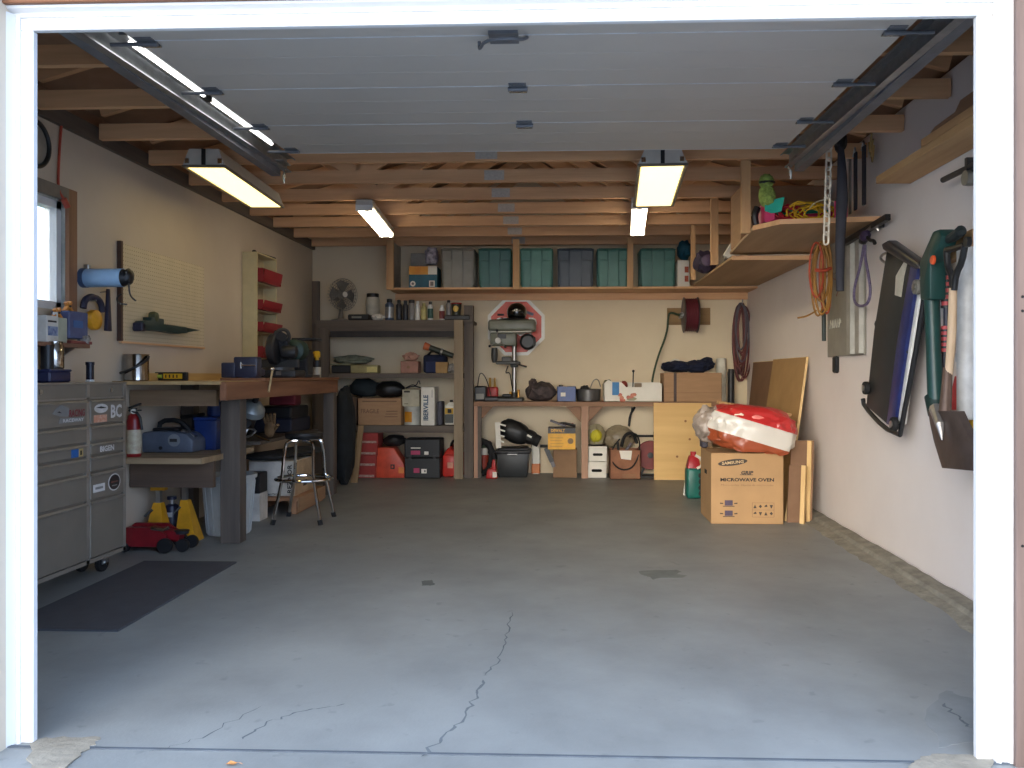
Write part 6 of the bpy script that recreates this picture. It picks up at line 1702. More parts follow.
# ear defenders
XE = XL + .05; c_ = AX(93, 320, XE)
t = thing('ear_defenders', 'yellow ear defenders with a dark headband hung under the blue roll', 'ear defenders', (XE, c_.y, AX(93, 331, XE).z))
s = S(); tp_ = AX(93, 297, XE); hw = (AX(103, 310, XE).y - AX(84, 310, XE).y) / 2
s.tube([(XE, c_.y - hw, c_.z + .06), (XE, c_.y - hw * .9, c_.z + .10), (XE, c_.y - hw * .4, tp_.z), (XE, c_.y + hw * .4, tp_.z), (XE, c_.y + hw * .9, c_.z + .10), (XE, c_.y + hw, c_.z + .05)], .018, pm('headband_dark', (40, 40, 62), .6), 8, sub=2)
s.tube([(XL, c_.y, tp_.z - .02), (XE + .02, c_.y, tp_.z - .02)], .005, M_STEEL)
part('headband', s, t, world=True)
my_ = pm('ear_yellow', (212, 150, 34), .4)
part('ear_cup', S().lathe((XE - .01, c_.y - .012, c_.z), [(.05, 0), (.058, .012), (.056, .04), (.03, .055)], my_, 26, 'x'), t, 'yellow cup', world=True)
part('ear_cup', S().lathe((XE - .02, c_.y + .025, c_.z), [(.045, 0), (.052, .01), (.05, .03), (.03, .04)], M_BLACK, 24, 'x'), t, 'dark cup behind', world=True)
a, b = AX(108.5, 289, XE), AX(107.5, 331, XE)
s = S().prism([(a.y - .006, a.z), (a.y + .006, a.z), (a.y + .012, a.z - .08), (a.y + .026, b.z), (a.y - .03, b.z), (a.y - .014, a.z - .08)], 'yz', XE - .012, XE + .008, pm('brush_navy', (44, 42, 62), .6), .003)
s.tube([(XL, a.y, a.z - .02), (XE, a.y, a.z - .015)], .004, M_STEEL)
solo('hand_brush', s, 'narrow dark hand brush hanging right of the ear defenders', 'brush')
# window shelf and clutter
xs = XL + .14; zs = AX(64, 343, xs).z
y0_, y1_ = 1.2, AX(90, 343, xs).y
t = thing('window_shelf', 'small brown plank shelf under the window', 'shelf', (XL + .07, (y0_ + y1_) / 2, zs - .02))
part('shelf_board', S().b2((XL + .002, y0_, zs - .02), (xs, y1_, zs), wood('window_shelf_wood', (140, 100, 78), (112, 78, 58), 'y')), t, world=True)
for y in (1.5, y1_ - .1): part('bracket', S().prism([(XL + .003, zs - .02), (xs - .02, zs - .02), (XL + .003, zs - .1)], 'xz', y - .006, y + .006, M_STEEL), t, world=True)
XS = XL + .085


def onshelf(px0, px1, pyt): a, b = AX(px0, 330, XS), AX(px1, 330, XS); return (a.y + b.y) / 2, b.y - a.y, AX((px0 + px1) / 2, pyt, XS).z - zs


y, w, h = onshelf(38, 50, 316)
t = thing('printed_carton', 'white carton with a blue picture at the left end of the window shelf', 'box', (XS, y, zs + .001))
part('carton_body', S().box((0, 0, h / 2), (.09, w, h), pm('carton_offwhite', (206, 202, 192)), None, .003), t)
part('printed_picture', S().b2((.045, -w * .4, h * .25), (.047, w * .4, h * .6), pm('blue_print', (64, 86, 130), .6, rgb2=(150, 160, 180), scale=40)).b2((.045, -w * .4, h * .75), (.047, w * .3, h * .82), M_PRINT), t)
y, w, h = onshelf(50.5, 60, 318)
s = S().box((0, 0, h / 2), (.08, w, h), pm('pale_sage_box', (168, 170, 150), .7), None, .004).cyl((.0, 0, h), (0, 0, h + .03), .012, M_WHITEP)
solo('sage_box', s, 'pale sage box with a white spout on the window shelf', 'box', (XS, y, zs + .001))
y, w, h = onshelf(62, 81, 312)
t = thing('blue_tin', 'blue and maroon box with small tools on top, right end of the window shelf', 'tin', (XS - .01, y, zs + .001))
part('tin_body', S().box((0, 0, h * .58), (.10, w, h * .84), pm('dusk_blue', (86, 96, 128), .6, rgb2=(70, 74, 108), scale=10), None, .005), t)
part('base_board', S().box((0, .01, .008), (.12, w * 1.15, .016), pm('worn_red', (130, 66, 58), .7), None, .002), t)
part('label_patch', S().b2((.05, -w * .3, h * .5), (.052, w * .2, h * .72), pm('label_blue', (60, 100, 150), .6)), t)
for k, (px, lab) in enumerate(((57, 'small orange spring clamp leaning on the sage box by the window'), (68, 'small orange spring clamp on top of the blue and maroon tin'))):
    q = AX(px, 306, XS); t = thing('spring_clamp', lab, 'clamp', (XS, q.y, zs + .002 + (h * 1.0 if k else AX(55, 318, XS).z - zs)))
    part('jaw', S().beam((0, -.03, .0), (0, .02, .05), .02, .014, pm('clamp_orange', (216, 140, 60), .5)).beam((0, .03, .0), (0, -.02, .045), .02, .014, pm('clamp_orange', (216, 140, 60))), t)
    part('pin', S().cyl((-.015, 0, .026), (.015, 0, .026), .006, M_BLACK, seg=8), t)
s = S().blob((0, 0, .025), (.03, .03, .028), pm('mixed_scrap', (170, 166, 156)), .4, 3, 3, flat=.024).tube([(0, -.03, .03), (.01, .03, .045)], .006, M_BLACK)
solo('parts_heap', s, 'little heap of hardware at the right tip of the window shelf', 'hardware', (XS + .03, AX(84, 338, XS + .03).y, zs + .001))

# red bin rack
rY0, rY1 = AX(242, 300, XL).y, 4.93; xf = AY(257, 300, rY0).x
zt1 = AY(250, 253, rY0).z; zb1 = 1.16
t = thing('bin_rack', 'tall narrow cream wall rack holding red bins', 'rack', ((XL + xf) / 2, (rY0 + rY1) / 2, zb1)); mcr = pm('cream_board', (206, 192, 148), .6, var=.04)
part('side_panel', S().b2((XL + .003, rY0, zb1), (xf, rY0 + .014, zt1), mcr), t, world=True)
part('side_panel', S().b2((XL + .003, rY1 - .014, zb1), (xf, rY1, zt1), mcr), t, world=True)
part('back_panel', S().b2((XL + .003, rY0 + .014, zb1), (XL + .01, rY1 - .014, zt1), pm('cream_back', (186, 170, 136), .7)), t, world=True)
part('top_panel', S().b2((XL + .003, rY0, zt1), (xf, rY1, zt1 + .012), mcr), t, world=True)
mrb = pm('bin_red', (144, 34, 42), .4, var=.06)
for k, (pt_, pb_, lab) in enumerate(((269, 283, 'topmost red bin in the cream wall rack, overfilled'), (300, 310.5, 'second red bin down in the cream wall rack'), (322, 332, 'third red bin down in the cream wall rack'), (346, 358, 'lowest red bin in the cream wall rack, behind the saw'))):
    zA, zB = AX(262, pb_, xf).z, AX(262, pt_, xf).z; hb = zB - zA
    part('shelf', S().b2((XL + .01, rY0 + .014, zA - .012), (xf - .002, rY1 - .014, zA), mcr), t, world=True)
    b_ = thing('red_bin', lab, 'bin', ((XL + xf) / 2 + .02, (rY0 + rY1) / 2, zA + .001), 0, 'red bins in the cream rack')
    L2 = (rY1 - rY0) / 2 - .02; D0, D1 = -.07, xf - b_.location.x + .045
    s = S().b2((D0, -L2, 0), (D1, L2, .005), mrb).b2((D0, -L2, 0), (D0 + .005, L2, hb), mrb).b2((D0, -L2, 0), (D1, -L2 + .005, hb * .95), mrb).b2((D0, L2 - .005, 0), (D1, L2, hb * .95), mrb)
    s.slab([(D1 - .02, -L2, 0), (D1, -L2, hb * .3), (D1 + .01, -L2, hb * .9), (D1 + .01, L2, hb * .9), (D1, L2, hb * .3), (D1 - .02, L2, 0)][:2] + [(D1, L2, hb * .3), (D1 - .02, L2, 0)], (.004, 0, 0), mrb)
    s.slab([(D1, -L2, hb * .3), (D1 + .012, -L2, hb * .92), (D1 + .012, L2, hb * .92), (D1, L2, hb * .3)], (.004, 0, 0), mrb)
    part('bin_body', s, b_)
    if k == 0: part('contents', S().blob((0, 0, hb * .9), (.06, L2 * .9, .03), pm('brick_mix', (150, 74, 66), .8, rgb2=(100, 50, 48), scale=40), .4, 5, 3), b_)
s = S().cyl((-2.66, rY0 + .06, zt1 + .022), (-2.62, rY1 - .02, zt1 + .02), .007, M_BLACK, seg=8).lathe((-2.655, rY0 + .05, zt1 + .012), [(.012, 0), (.02, .01), (.012, .02)], M_BLACK, 10)
solo('black_stick', s, 'thin black stick lying on top of the cream wall rack', 'stick')
# clock rim and cable near the door
c_ = AX(35, 143, XL + .03)
t = thing('wall_clock', 'round black-rimmed clock high on the left wall, half hidden by the door frame', 'clock', (XL + .02, c_.y, c_.z - .12))
part('rim', S().ring((XL + .03, c_.y, c_.z), .115, .012, M_BLACK, 'x', 40, 10), t, world=True)
part('dial', S().lathe((XL + .004, c_.y, c_.z), [(.112, 0), (.112, .02), (.01, .021)], pm('clock_dial', (150, 140, 126), .5), 36, 'x'), t, world=True)
a, b = AX(61, 128, XL + .012), AX(58, 196, XL + .012)
s = S().tube([(XL + .02, a.y, ZJ + .0), (XL + .012, a.y, a.z), (XL + .012, a.y - .02, (a.z + b.z) / 2), (XL + .012, b.y, b.z + .03), (XL + .03, b.y + .02, b.z - .01)], .007, pm('orange_red_cord', (176, 70, 50), .5), 8, sub=2).cyl((XL + .03, b.y + .02, b.z - .01), (XL + .034, b.y + .05, b.z - .05), .016, pm('orange_red_cord', (176, 70, 50)))
solo('extension_lead', s, 'orange-red power cord hanging down the left wall to the window head', 'cord')
# floor mat
P = [FP(40, 629), FP(118, 632), FP(236.5, 563), FP(120, 560)]
s = S(); P[0].x = -2.44; P[3].x = -2.44; P[0].y = P[1].y; P[3].y = P[2].y
s.add([(p.x, p.y, FZ(p.y) + .009) for p in P] + [(p.x, p.y, FZ(p.y) + .001) for p in P], [(0, 1, 2, 3), (7, 6, 5, 4), (0, 4, 5, 1), (1, 5, 6, 2), (2, 6, 7, 3), (3, 7, 4, 0)], mat('mat_rubber', (66, 68, 74), .7, var=.08, bump=.3, bscale=200))
solo('floor_mat', s, 'dark rubber mat on the floor beside the steel drawer cabinet', 'mat')
# ------------------------------------------------------------------ right rear corner on the floor
F = FZ(3.6)
bx0, bx1 = AY(711, 526, 3.56).x, AY(783.5, 526, 3.56).x
w = bx1 - bx0; h = AY(711, 453, 3.56).z - F; d = .46


def f(t, w, d, h):
    y = -d / 2 - .001
    dk = pm('carton_print_dark', (64, 54, 46), .7)
    s = S().at((-w * .20, y, h * .87), (0, -.10, 0)).lathe((0, 0, 0), [(.0, 0), (.0, .0)], dk, 3) if False else S()
    c = [(w * (-.20) + w * .205 * math.cos(2 * PI * k / 28) * math.cos(.12) - h * .045 * math.sin(2 * PI * k / 28) * math.sin(.12), h * .868 + w * .205 * math.cos(2 * PI * k / 28) * math.sin(.12) + h * .045 * math.sin(2 * PI * k / 28) * math.cos(.12)) for k in range(28)]
    s.prism(c, 'xz', y - .0005, y + .001, dk)
    part('emblem', s, t, 'dark oval emblem')
    s = S().text('SAMSUNG', (-w * .20, y - .0006, h * .868), (1, 0, .1), UP, w * .30, h * .042, pm('carton_light_letter', (206, 176, 132), .7), .02)
    part('emblem_lettering', s, t)
    s = S().text('MICROWAVE OVEN', (0, y, h * .625), RT, UP, w * .74, h * .05, M_PRINT, .035)
    s.text('Micro-ondes  Horno de microondas', (-w * .0, y, h * .55), RT, UP, w * .72, h * .028, pm('carton_print_pale', (136, 106, 74), .7), 0)
    part('lettering', s, t, 'black lettering')
    s = S().text('GRIP', (0, y, h * .725), RT, UP, w * .17, h * .05, dk, .05, .2).b2((-w * .10, y - .0004, h * .69), (w * .08, y + .001, h * .699), dk)
    part('badge', s, t)
    s = S(); pr = pm('carton_print_purple', (78, 66, 84), .7)
    for k in (0, 1):
        zc = h * (.29 - .145 * k); s.b2((-w * .31, y, zc - h * .03), (-w * .20, y + .0012, zc + h * .045), pr)
        for sx in (-1, 1): s.prism([(-w * .255 + sx * w * .075, zc - .003), (-w * .255 + sx * w * .12, zc - .003), (-w * .255 + sx * w * .12, zc + .006), (-w * .255 + sx * w * .075, zc + .003)], 'xz', y, y + .001, dk)
        s.b2((-w * .335, y, zc - h * .045), (-w * .175, y + .001, zc - h * .035), dk)
    part('printed_pictures', s, t)
    s = S()
    gx0, gx1, gz0, gz1 = w * .07, w * .37, h * .10, h * .30
    for gx in (gx0, gx1): s.b2((gx - .0007, y, gz0), (gx + .0007, y + .001, gz1), dk)
    for gz in (gz0, (gz0 + gz1) / 2, gz1): s.b2((gx0, y, gz - .0006), (gx1, y + .001, gz + .0006), dk)
    for i in range(4):
        for j in range(2):
            cx = gx0 + (gx1 - gx0) * (i + .5) / 4; cz = gz0 + (gz1 - gz0) * (j + .5) / 2; q = h * .03
            sh = [[(-q, -q * .2), (q, -q * .2), (q * .6, q), (-q * .6, q * .5)], [(-q * .2, -q), (q * .2, -q), (q, q * .8), (-q, q * .8)], [(-q, -q), (q, -q), (0, q)], [(-q, 0), (0, -q), (q, 0), (0, q)]][(i + 2 * j) % 4]
            s.prism([(cx + a * .75, cz + b * .85) for a, b in sh], 'xz', y, y + .001, dk)
    part('handling_marks', s, t, 'grid of small handling symbols')
    part('hand_hole', S().b2((-w / 2 - .001, -.05, h * .66), (-w / 2, .05, h * .72), M_DARKN), t)


carton('microwave_carton', 'tall brown microwave oven carton standing on the floor in the right corner', 'box', (bx0 + bx1) / 2, 3.56 + d / 2, F, w, d, h, mat('cardboard_bright', (172, 136, 94), .8, var=.05, scale=4), extra=f)
zc = F + h
# bag: lens-shaped cushion
bt = thing('food_bag', 'plump red, white and orange plastic bag lying on the microwave carton', 'bag', (AY(752, 452, 3.66).x, 3.70, zc + .004))
wb_, hb_ = .325, .150


def bagmat():
    m = mat('bag_print', (236, 232, 224), .3, var=.02, bump=.7, bscale=11, coat=.1)
    nt = m.node_tree; N, L = nt.nodes, nt.links; b = N['Principled BSDF']; tc = N['Texture Coordinate']
    sp = N.new('ShaderNodeSeparateXYZ'); L.new(tc.outputs['Object'], sp.inputs[0])
    mm = N.new('ShaderNodeMath'); mm.operation = 'MULTIPLY_ADD'; mm.inputs[1].default_value = .30; L.new(sp.outputs['X'], mm.inputs[0]); L.new(sp.outputs['Z'], mm.inputs[2])
    rp = N.new('ShaderNodeValToRGB'); rp.color_ramp.interpolation = 'CONSTANT'; e = rp.color_ramp.elements
    e[0].position = 0; e[0].color = lin((150, 72, 42)); e[1].position = .26; e[1].color = lin((206, 200, 190))
    x = e.new(.72); x.color = lin((184, 46, 46))
    mr = N.new('ShaderNodeMapRange'); mr.inputs['From Min'].default_value = .0; mr.inputs['From Max'].default_value = .30; L.new(mm.outputs[0], mr.inputs['Value']); L.new(mr.outputs['Result'], rp.inputs['Fac'])
    L.new(rp.outputs['Color'], b.inputs['Base Color'])
    return m


s = S().at((0, 0, .155), (0, .13, 0)); s.blob((0, 0, 0), (wb_, .20, .175), bagmat(), .10, 2.8, 14, 5, pw=.74, flat=.15); s.X = Matrix.Identity(4)
for v in s.v:
    if v.y < -.142 and v.z < .2: v.z -= (-.142 - v.y) * 2.2 * (1 - v.z / .2); v.y -= .012
part('bag_body', s, bt)
s = S().at((0, 0, .155), (0, .13, 0))
s.blob((-wb_ * .98, .02, -.0), (.10, .10, .13), mat('grey_film', (150, 136, 124), .35, var=.15, bump=.5, bscale=16), .25, 2.2, 5, 4)
part('loose_end', s, bt, 'crumpled grey clear end')
s = S().at((0, 0, .155), (0, .13, 0)); pl = pm('letter_cream', (236, 214, 196), .5)
for k, x in enumerate((-.18, -.10, .05, .13)):
    s.box((x, -.168 + .01 * (k % 2), -.095 - .012 * k), (.035, .004, .035), pl, (.55, 0, .1))
for k in range(4): s.box((.20, -.155, .055 - .018 * k), (.11 - .01 * k, .003, .006), pl, (.1, 0, .35))
s.box((.09, -.178, .05), (.034, .003, .03), pl, (.0, 0, .15)); s.blob((-.12, -.165, .08), (.045, .012, .035), pl, .3, 3, 3, 2).blob((.0, -.178, .085), (.05, .010, .03), pm('pink_print', (226, 120, 112), .5), .3, 3, 5, 2)
part('printed_marks', s, bt)
# boards lying behind the bag
p0, p1 = AY(716, 403, 4.12), AY(787, 415.5, 4.12)
s = S().beam((p0.x, 4.04, p0.z + .01), (p1.x, 4.04, p1.z + .01), .10, .022, wood('lath_pale', (202, 160, 112), (174, 130, 84), 'x'))
solo('resting_board', s, 'rough board lying aslant behind the red and white bag', 'board')
s = S().beam((p0.x - .04, 4.20, p0.z - .05), (p1.x - .03, 4.20, p1.z - .03), .16, .03, M_CARD)
solo('cardboard_strip', s, 'folded cardboard strip under the rough board behind the bag', 'cardboard')

# leaning sheets against the right wall
mply = mat('sheet_tan', (182, 146, 96), .75, scale=3, rgb2=(164, 128, 80)); medge = mat('sheet_edge', (222, 190, 136), .7)


def lean(name, label, yn, yf, xfn, xff, ztop, m, skew=.45, th=.014, cat='sheet'):
    t = thing(name, label, cat, ((xfn + XR) / 2, (yn + yf) / 2, FZ(yn)))
    xt = XR - .02
    P = [(xfn, yn, FZ(yn)), (xt, yn + skew, ztop), (xt, yf + skew, ztop), (xff, yf, FZ(yf))]
    part('board_face', S().slab(P, (th, 0, .0), m), t, world=True)
    s = S().beam((P[0][0] + th / 2, P[0][1] - .002, P[0][2] + .003), (P[1][0] + th / 2, P[1][1] - .002, P[1][2]), th + .004, .004, medge, up=(0, 1, 0)).beam((P[1][0] + th / 2, P[1][1], P[1][2] + .002), (P[2][0] + th / 2, P[2][1], P[2][2] + .002), .004, th + .004, medge, up=(1, 0, 0))
    part('cut_edge', s, t, 'pale cut edge', world=True)
    return t


yn = 3.68
t = lean('plywood_sheet', 'tall tan plywood sheet leaning on the right wall behind the bag', yn, 4.73, 1.575, 1.575, 1.238, mply)
fp_ = AX(787, 384, XR - .04)
part('worn_mark', S().slab([(XR - .062, fp_.y - .25, fp_.z - .03), (XR - .062, fp_.y + .3, fp_.z - .02), (XR - .055, fp_.y + .3, fp_.z + .02), (XR - .055, fp_.y - .15, fp_.z + .04)], (.002, 0, 0), pm('worn_mark', (150, 116, 72), .8)), t, world=True)
lean('brown_sheet', 'dark brown hardboard sheet leaning on the right wall behind the tan plywood', 4.78, 5.60, 1.64, 1.66, 1.225, mat('hardboard', (132, 100, 74), .75, scale=3, rgb2=(116, 86, 62)), .40)
# offcuts on edge beside the carton
mb2 = mat('hardboard', (132, 100, 74))
for k, (pxa, pxb, pyt, yy, ht_, lab) in enumerate((
        (787, 803, 466, 3.63, 0, 'brown hardboard offcut leaning right of the microwave carton'),
        (798, 809, 466, 3.59, 1, 'narrow pale batten in front of the hardboard offcut'),
        (804, 814, 441, 3.665, 1, 'taller pale batten against the right wall beside the carton'),
        (789, 812, 441, 3.655, 0, 'wide brown board behind the battens right of the carton'))):
    a, b = AY(pxa, 527, yy), AY(pxb, 527, yy); zt2 = AY(pxa, pyt, yy).z; F2 = FZ(yy)
    s = S()
    if ht_:
        s.beam((a.x + .03, yy, F2), (a.x + .055, yy + .04, zt2), .03, .035, wood('batten_pale', (222, 188, 130), (198, 160, 102), 'z'))
    else:
        s.slab([(a.x, yy, F2), (b.x, yy, F2), (b.x + .03, yy + .05, zt2), (a.x + .03, yy + .05, zt2)], (0, .012, 0), mb2)
    solo(('batten' if ht_ else 'board_offcut'), s, lab, 'board')
# jug
p = AY(694, 503, 4.72)
t = thing('coolant_jug', 'tall teal jug with a red and white top left of the microwave carton', 'jug', (p.x, 4.76, FZ(4.76))); mt = pm('teal_plastic', (22, 102, 92), .4)
hj = AY(694, 452, 4.72).z - FZ(4.76)
part('jug_body', S().box((0, 0, hj * .33), (.13, .16, hj * .66), mt, None, .025, 3), t)
part('red_top', S().frustum((0, 0, hj * .64), (.12, .14), (.07, .07), hj * .28, pm('jug_red', (170, 30, 42), .4), .012).cyl((0, 0, hj * .9), (0, 0, hj), .025, pm('jug_red', (170, 30, 42))), t, 'red top')
part('handle', S().tube([(.01, -.05, hj * .93), (.06, -.07, hj * .86), (.065, -.08, hj * .72), (.02, -.085, hj * .66)], .012, M_PAPER, 8, sub=1), t, 'white handle')
s = S()
for k in range(4): s.blob((.05, -.082, hj * (.12 + .13 * k)), (.018, .004, .026), M_PRINT, .3, 3, k, 2)
part('label_marks', s, t)
a = AY(685, 487, 4.9)
s = S().tube([(a.x, 4.9, FZ(4.9)), (a.x + .005, 4.9, .12), (a.x + .03, 4.92, .22)], .016, M_WHITEP, 10, sub=1)
solo('white_pipe', s, 'short white plastic pipe standing left of the teal jug', 'pipe')
s = S().box((0, 0, .0), (.05, .1, .12), pm('slate_case', (62, 60, 72)), None, .01)
solo('slate_block', s, 'small slate block on the carton top left of the bag', 'block', (bx0 - .04 + .06, 4.0, zc + .062))

# ------------------------------------------------------------------ things on the right wall
XW = XR


def WX(px, py, x): return AX(px, py, x)


# lumber rack
t = thing('lumber_board', 'wide plank at the bottom of the lumber stack high on the right wall', 'board', (1.785, 1.0, 2.15))
mlb = wood('lumber_a', (204, 164, 116), (180, 138, 92), 'y')
part('plank', S().b2((1.69, .15, 2.15), (XW - .004, 2.2, 2.188), mlb), t, world=True)
s = S().b2((1.69, .10, 2.19), (1.80, 1.62, 2.228), wood('lumber_b', (196, 152, 106), (170, 126, 84), 'y'))
solo('lumber_board', s, 'middle board of the lumber stack high on the right wall', 'board')
s = S().prism([(.1, 2.23), (1.52, 2.23), (1.47, 2.245), (1.27, 2.25), (1.22, 2.285), (.1, 2.29)], 'yz', 1.69, 1.74, wood('lumber_c', (142, 104, 76), (120, 86, 62), 'y'))
solo('lumber_board', s, 'darker notched board on top of the lumber stack on the right wall', 'board')
s = S().b2((1.70, 1.02, 2.138), (XW, 1.05, 2.149), M_GALVB).prism([(XW - .004, 2.138), (1.72, 2.138), (XW - .004, 2.02)], 'xz', 1.03, 1.036, M_GALVB)
solo('shelf_bracket', s, 'thin zinc bracket under the lumber stack', 'bracket')

# chain
ctop = AY(830, 122, 2.325); cbot = AY(826, 243, 2.325)
t = thing('hanging_chain', 'pale steel chain hanging from the right door track', 'chain', (ctop.x, 2.325, cbot.z))
n = 13; mch = mat('chain_zinc', (226, 216, 198), .4, .15, var=.08)
d = (ctop - cbot) / n; L_ = d.length
base = S()
def linkmesh():
    s = S(); pts = []
    hl, r = L_ * .66, .018
    for k in range(16):
        a = 2 * PI * k / 16; z = math.sin(a) * r + (1 if math.sin(a) > 1e-6 else -1 if math.sin(a) < -1e-6 else 0) * (hl - r)
        pts.append((math.cos(a) * r, 0, z))
    return s.tube(pts, .006, mch, 6, True)
l0 = part('link', linkmesh(), t)
for k in range(n):
    o = l0 if k == 0 else l0.copy()
    if k: COL.objects.link(o); o.parent = t
    q = cbot + d * (k + .5) - t.location; o.location = q; o.rotation_euler = (0, 0, (.5 if k % 2 else .5 + PI / 2))

# dark bag-like strap and hanging straps
s = S(); a, b, c_, e = AY(841, 118, 2.335), AY(841, 150, 2.335), AY(842, 200, 2.335), AY(840, 291, 2.335)
s.tube([(a.x, 2.335, ZJ + .02), b, (c_.x, 2.335, (b.z + c_.z) / 2), c_, (e.x, 2.335, (c_.z + e.z) / 2), e], [.014, .018, .027, .032, .026, .022], pm('charcoal_nylon', (50, 50, 58), .8), 12)
s.blob((b.x - .0, 2.345, b.z + .05), (.035, .03, .07), M_BLACK, .35, 3, 4)
solo('rolled_tarp', s, 'long charcoal rolled cover hanging beside the chain', 'cover')
for px, yb_, w_, lab in ((850.5, 214, .012, 'thin grey strap beside the two black straps by the right door track'), (856, 210, .022, 'longer black strap hanging by the right door track'), (864.5, 205, .024, 'shorter black strap hanging nearest the lumber stack')):
    x = XW - .10; a, b = AX(px - 1, 122, x), AX(px, yb_, x)
    s = S().box((x, (a.y + b.y) / 2, (ZJ + .02 + b.z) / 2), (.012, w_ * 2, ZJ + .02 - b.z), pm('strap_grey', (110, 104, 96), .7) if w_ < .02 else pm('strap_black', (38, 38, 48), .8), (0, 0, .0), .003)
    s.tube([(x, a.y - .02, ZJ + .0), (x, a.y, ZJ + .05), (x, a.y + .03, ZJ + .0)], .006, M_STEEL)
    solo('hanging_strap', s, lab, 'strap', group='straps by the right door track')
s = S()
for k in range(3): s.tube([(XW - .16 + .05 * k, 2.35 + .12 * k, ZJ + .01), (XW - .15 + .05 * k, 2.40 + .12 * k, ZJ - .06), (XW - .13 + .05 * k, 2.46 + .12 * k, ZJ - .07), (XW - .12 + .05 * k, 2.5 + .12 * k, ZJ - .0)], .006, pm('tan_rope', (170, 138, 84), .8), 6, sub=2)
solo('rope_loops', s, 'tan rope loops strung above the hanging straps', 'rope')

# orange extension cord coil
XC = XW - .20; top = AX(821, 240, XC); bot = AX(815, 318, XC)
t = thing('extension_lead', 'yellow and orange coiled extension cord hanging under the upper platform', 'cord coil', (XC, top.y, bot.z))
s = S(); rn = random.Random(9)
for k in range(9):
    o = rn.uniform(-.03, .03); zt2 = top.z - rn.uniform(0, .05); zb2 = bot.z + rn.uniform(0, .14)
    s.ring((XC + rn.uniform(-.05, .05), top.y + o, (zt2 + zb2) / 2), rn.uniform(.03, .055), .007, pm('cord_ochre', (160, 112, 44), .6) if k % 4 else pm('cord_orange', (176, 68, 38), .6), 'y', 28, 6, (zt2 - zb2) / 2)
part('coil', s, t, world=True)
part('wrap', S().tube([(XC - .05, top.y - .04, (top.z * .6 + bot.z * .4)), (XC, top.y - .07, top.z * .58 + bot.z * .42), (XC + .05, top.y - .04, top.z * .62 + bot.z * .38)], .012, pm('cord_orange', (208, 76, 40)), 8, sub=1), t, 'orange wrap', world=True)
part('loose_end', S().tube([(XC - .03, top.y, bot.z + .04), (XC - .10, top.y - .02, bot.z + .0), (XC - .16, top.y - .02, bot.z - .01)], .006, pm('cord_ochre', (196, 144, 56)), 6, sub=2), t, world=True)

# grey moulded panel
XG = XW - .012
A = lambda px, py, x=XG: AX(px, py, x)
ya_, yb_ = A(828, 300).y, A(865, 300).y; zt2, zb2 = A(848, 236).z, A(846, 356).z
yN, yF = min(ya_, yb_), max(ya_, yb_)
t = thing('grey_panel', 'grey moulded plastic panel with raised ridges on the right wall', 'panel', (XG, (yN + yF) / 2, zb2)); mgp = pm('panel_grey', (142, 138, 126), .5, var=.06)
part('sheet', S().b2((XG - .004, yN, zb2), (XG + .008, yF, zt2), mgp, .003), t, world=True)
s = S()
for f_ in (.08, .30):
    yy = yN + (yF - yN) * f_; s.prism([(XG - .003, yy - .05), (XG - .03, yy - .035), (XG - .03, yy + .035), (XG - .003, yy + .05)], 'xy', zb2 + .01, zt2 - .03, pm('panel_ridge', (166, 162, 150), .5))
part('ridge', s, t, world=True)
s = S(); rn = random.Random(2)
for k in range(5): s.tube([(XG - .0055, yF - .30 + .05 * k, zb2 + .20 + .03 * rn.random()), (XG - .0055, yF - .28 + .05 * k, zb2 + .26), (XG - .0055, yF - .26 + .05 * k, zb2 + .2)], .003, pm('scribble_white', (206, 202, 188), .7), 5)
part('scribble', s, t, 'faint white scribble', world=True)
s = S().tube([(XG - .0055, yF - .14, zb2 + .55), (XG - .0055, yF - .3, zb2 + .5), (XG - .0055, yF - .2, zb2 + .42)], .003, pm('scribble_red', (150, 96, 84), .7), 5, sub=2)
part('red_scrawl', s, t, world=True)
q = A(836, 366); part('grip', S().box((XG, q.y, zb2 - .055), (.035, .075, .12), M_BLACK, None, .012), t, 'black grip', world=True)
a, b = A(823.5, 282, XW - .15), A(824, 341, XW - .15)
s = S().cyl(a, b, .014, pm('rod_greenblack', (40, 50, 48), .5), seg=12)
s.tube([a, (XW - .12, a.y, a.z + .05), (XW, a.y, a.z + .06)], .005, M_STEEL)
solo('hanging_rod', s, 'dark rod hanging left of the grey moulded panel', 'rod')

# black bar with the purple cord and its hook
XB = XW - .06
a, b = AX(845, 243, XB), AX(888, 217, XB)
t = thing('wall_rail', 'black hook rail high on the right wall above the grey panel', 'rail', (XB, (a.y + b.y) / 2, min(a.z, b.z)))
part('bar', S().beam(a, b, .03, .035, M_BLACK), t, world=True)
part('standoff', S().cyl((XB, (a.y * .3 + b.y * .7), a.z * .3 + b.z * .7), (XW, (a.y * .3 + b.y * .7), a.z * .3 + b.z * .7), .012, M_BLACK).cyl((XB, (a.y * .75 + b.y * .25), a.z * .75 + b.z * .25), (XW, (a.y * .75 + b.y * .25), a.z * .75 + b.z * .25), .012, M_BLACK), t, world=True)
XH = XB - .05; q = AX(865, 236, XH)
t = thing('cord_clamp', 'dark purple ratchet clamp hanging from the black hook rail', 'clamp', (XH, q.y, q.z - .06)); mpu = pm('dark_purple', (58, 44, 76), .5)
part('body', S().blob((XH, q.y, q.z), (.03, .05, .035), mpu, .15, 2.5, 3).blob((XH, q.y + .03, q.z - .02), (.025, .04, .025), M_BLACK, .15, 2.5, 5), t, world=True)
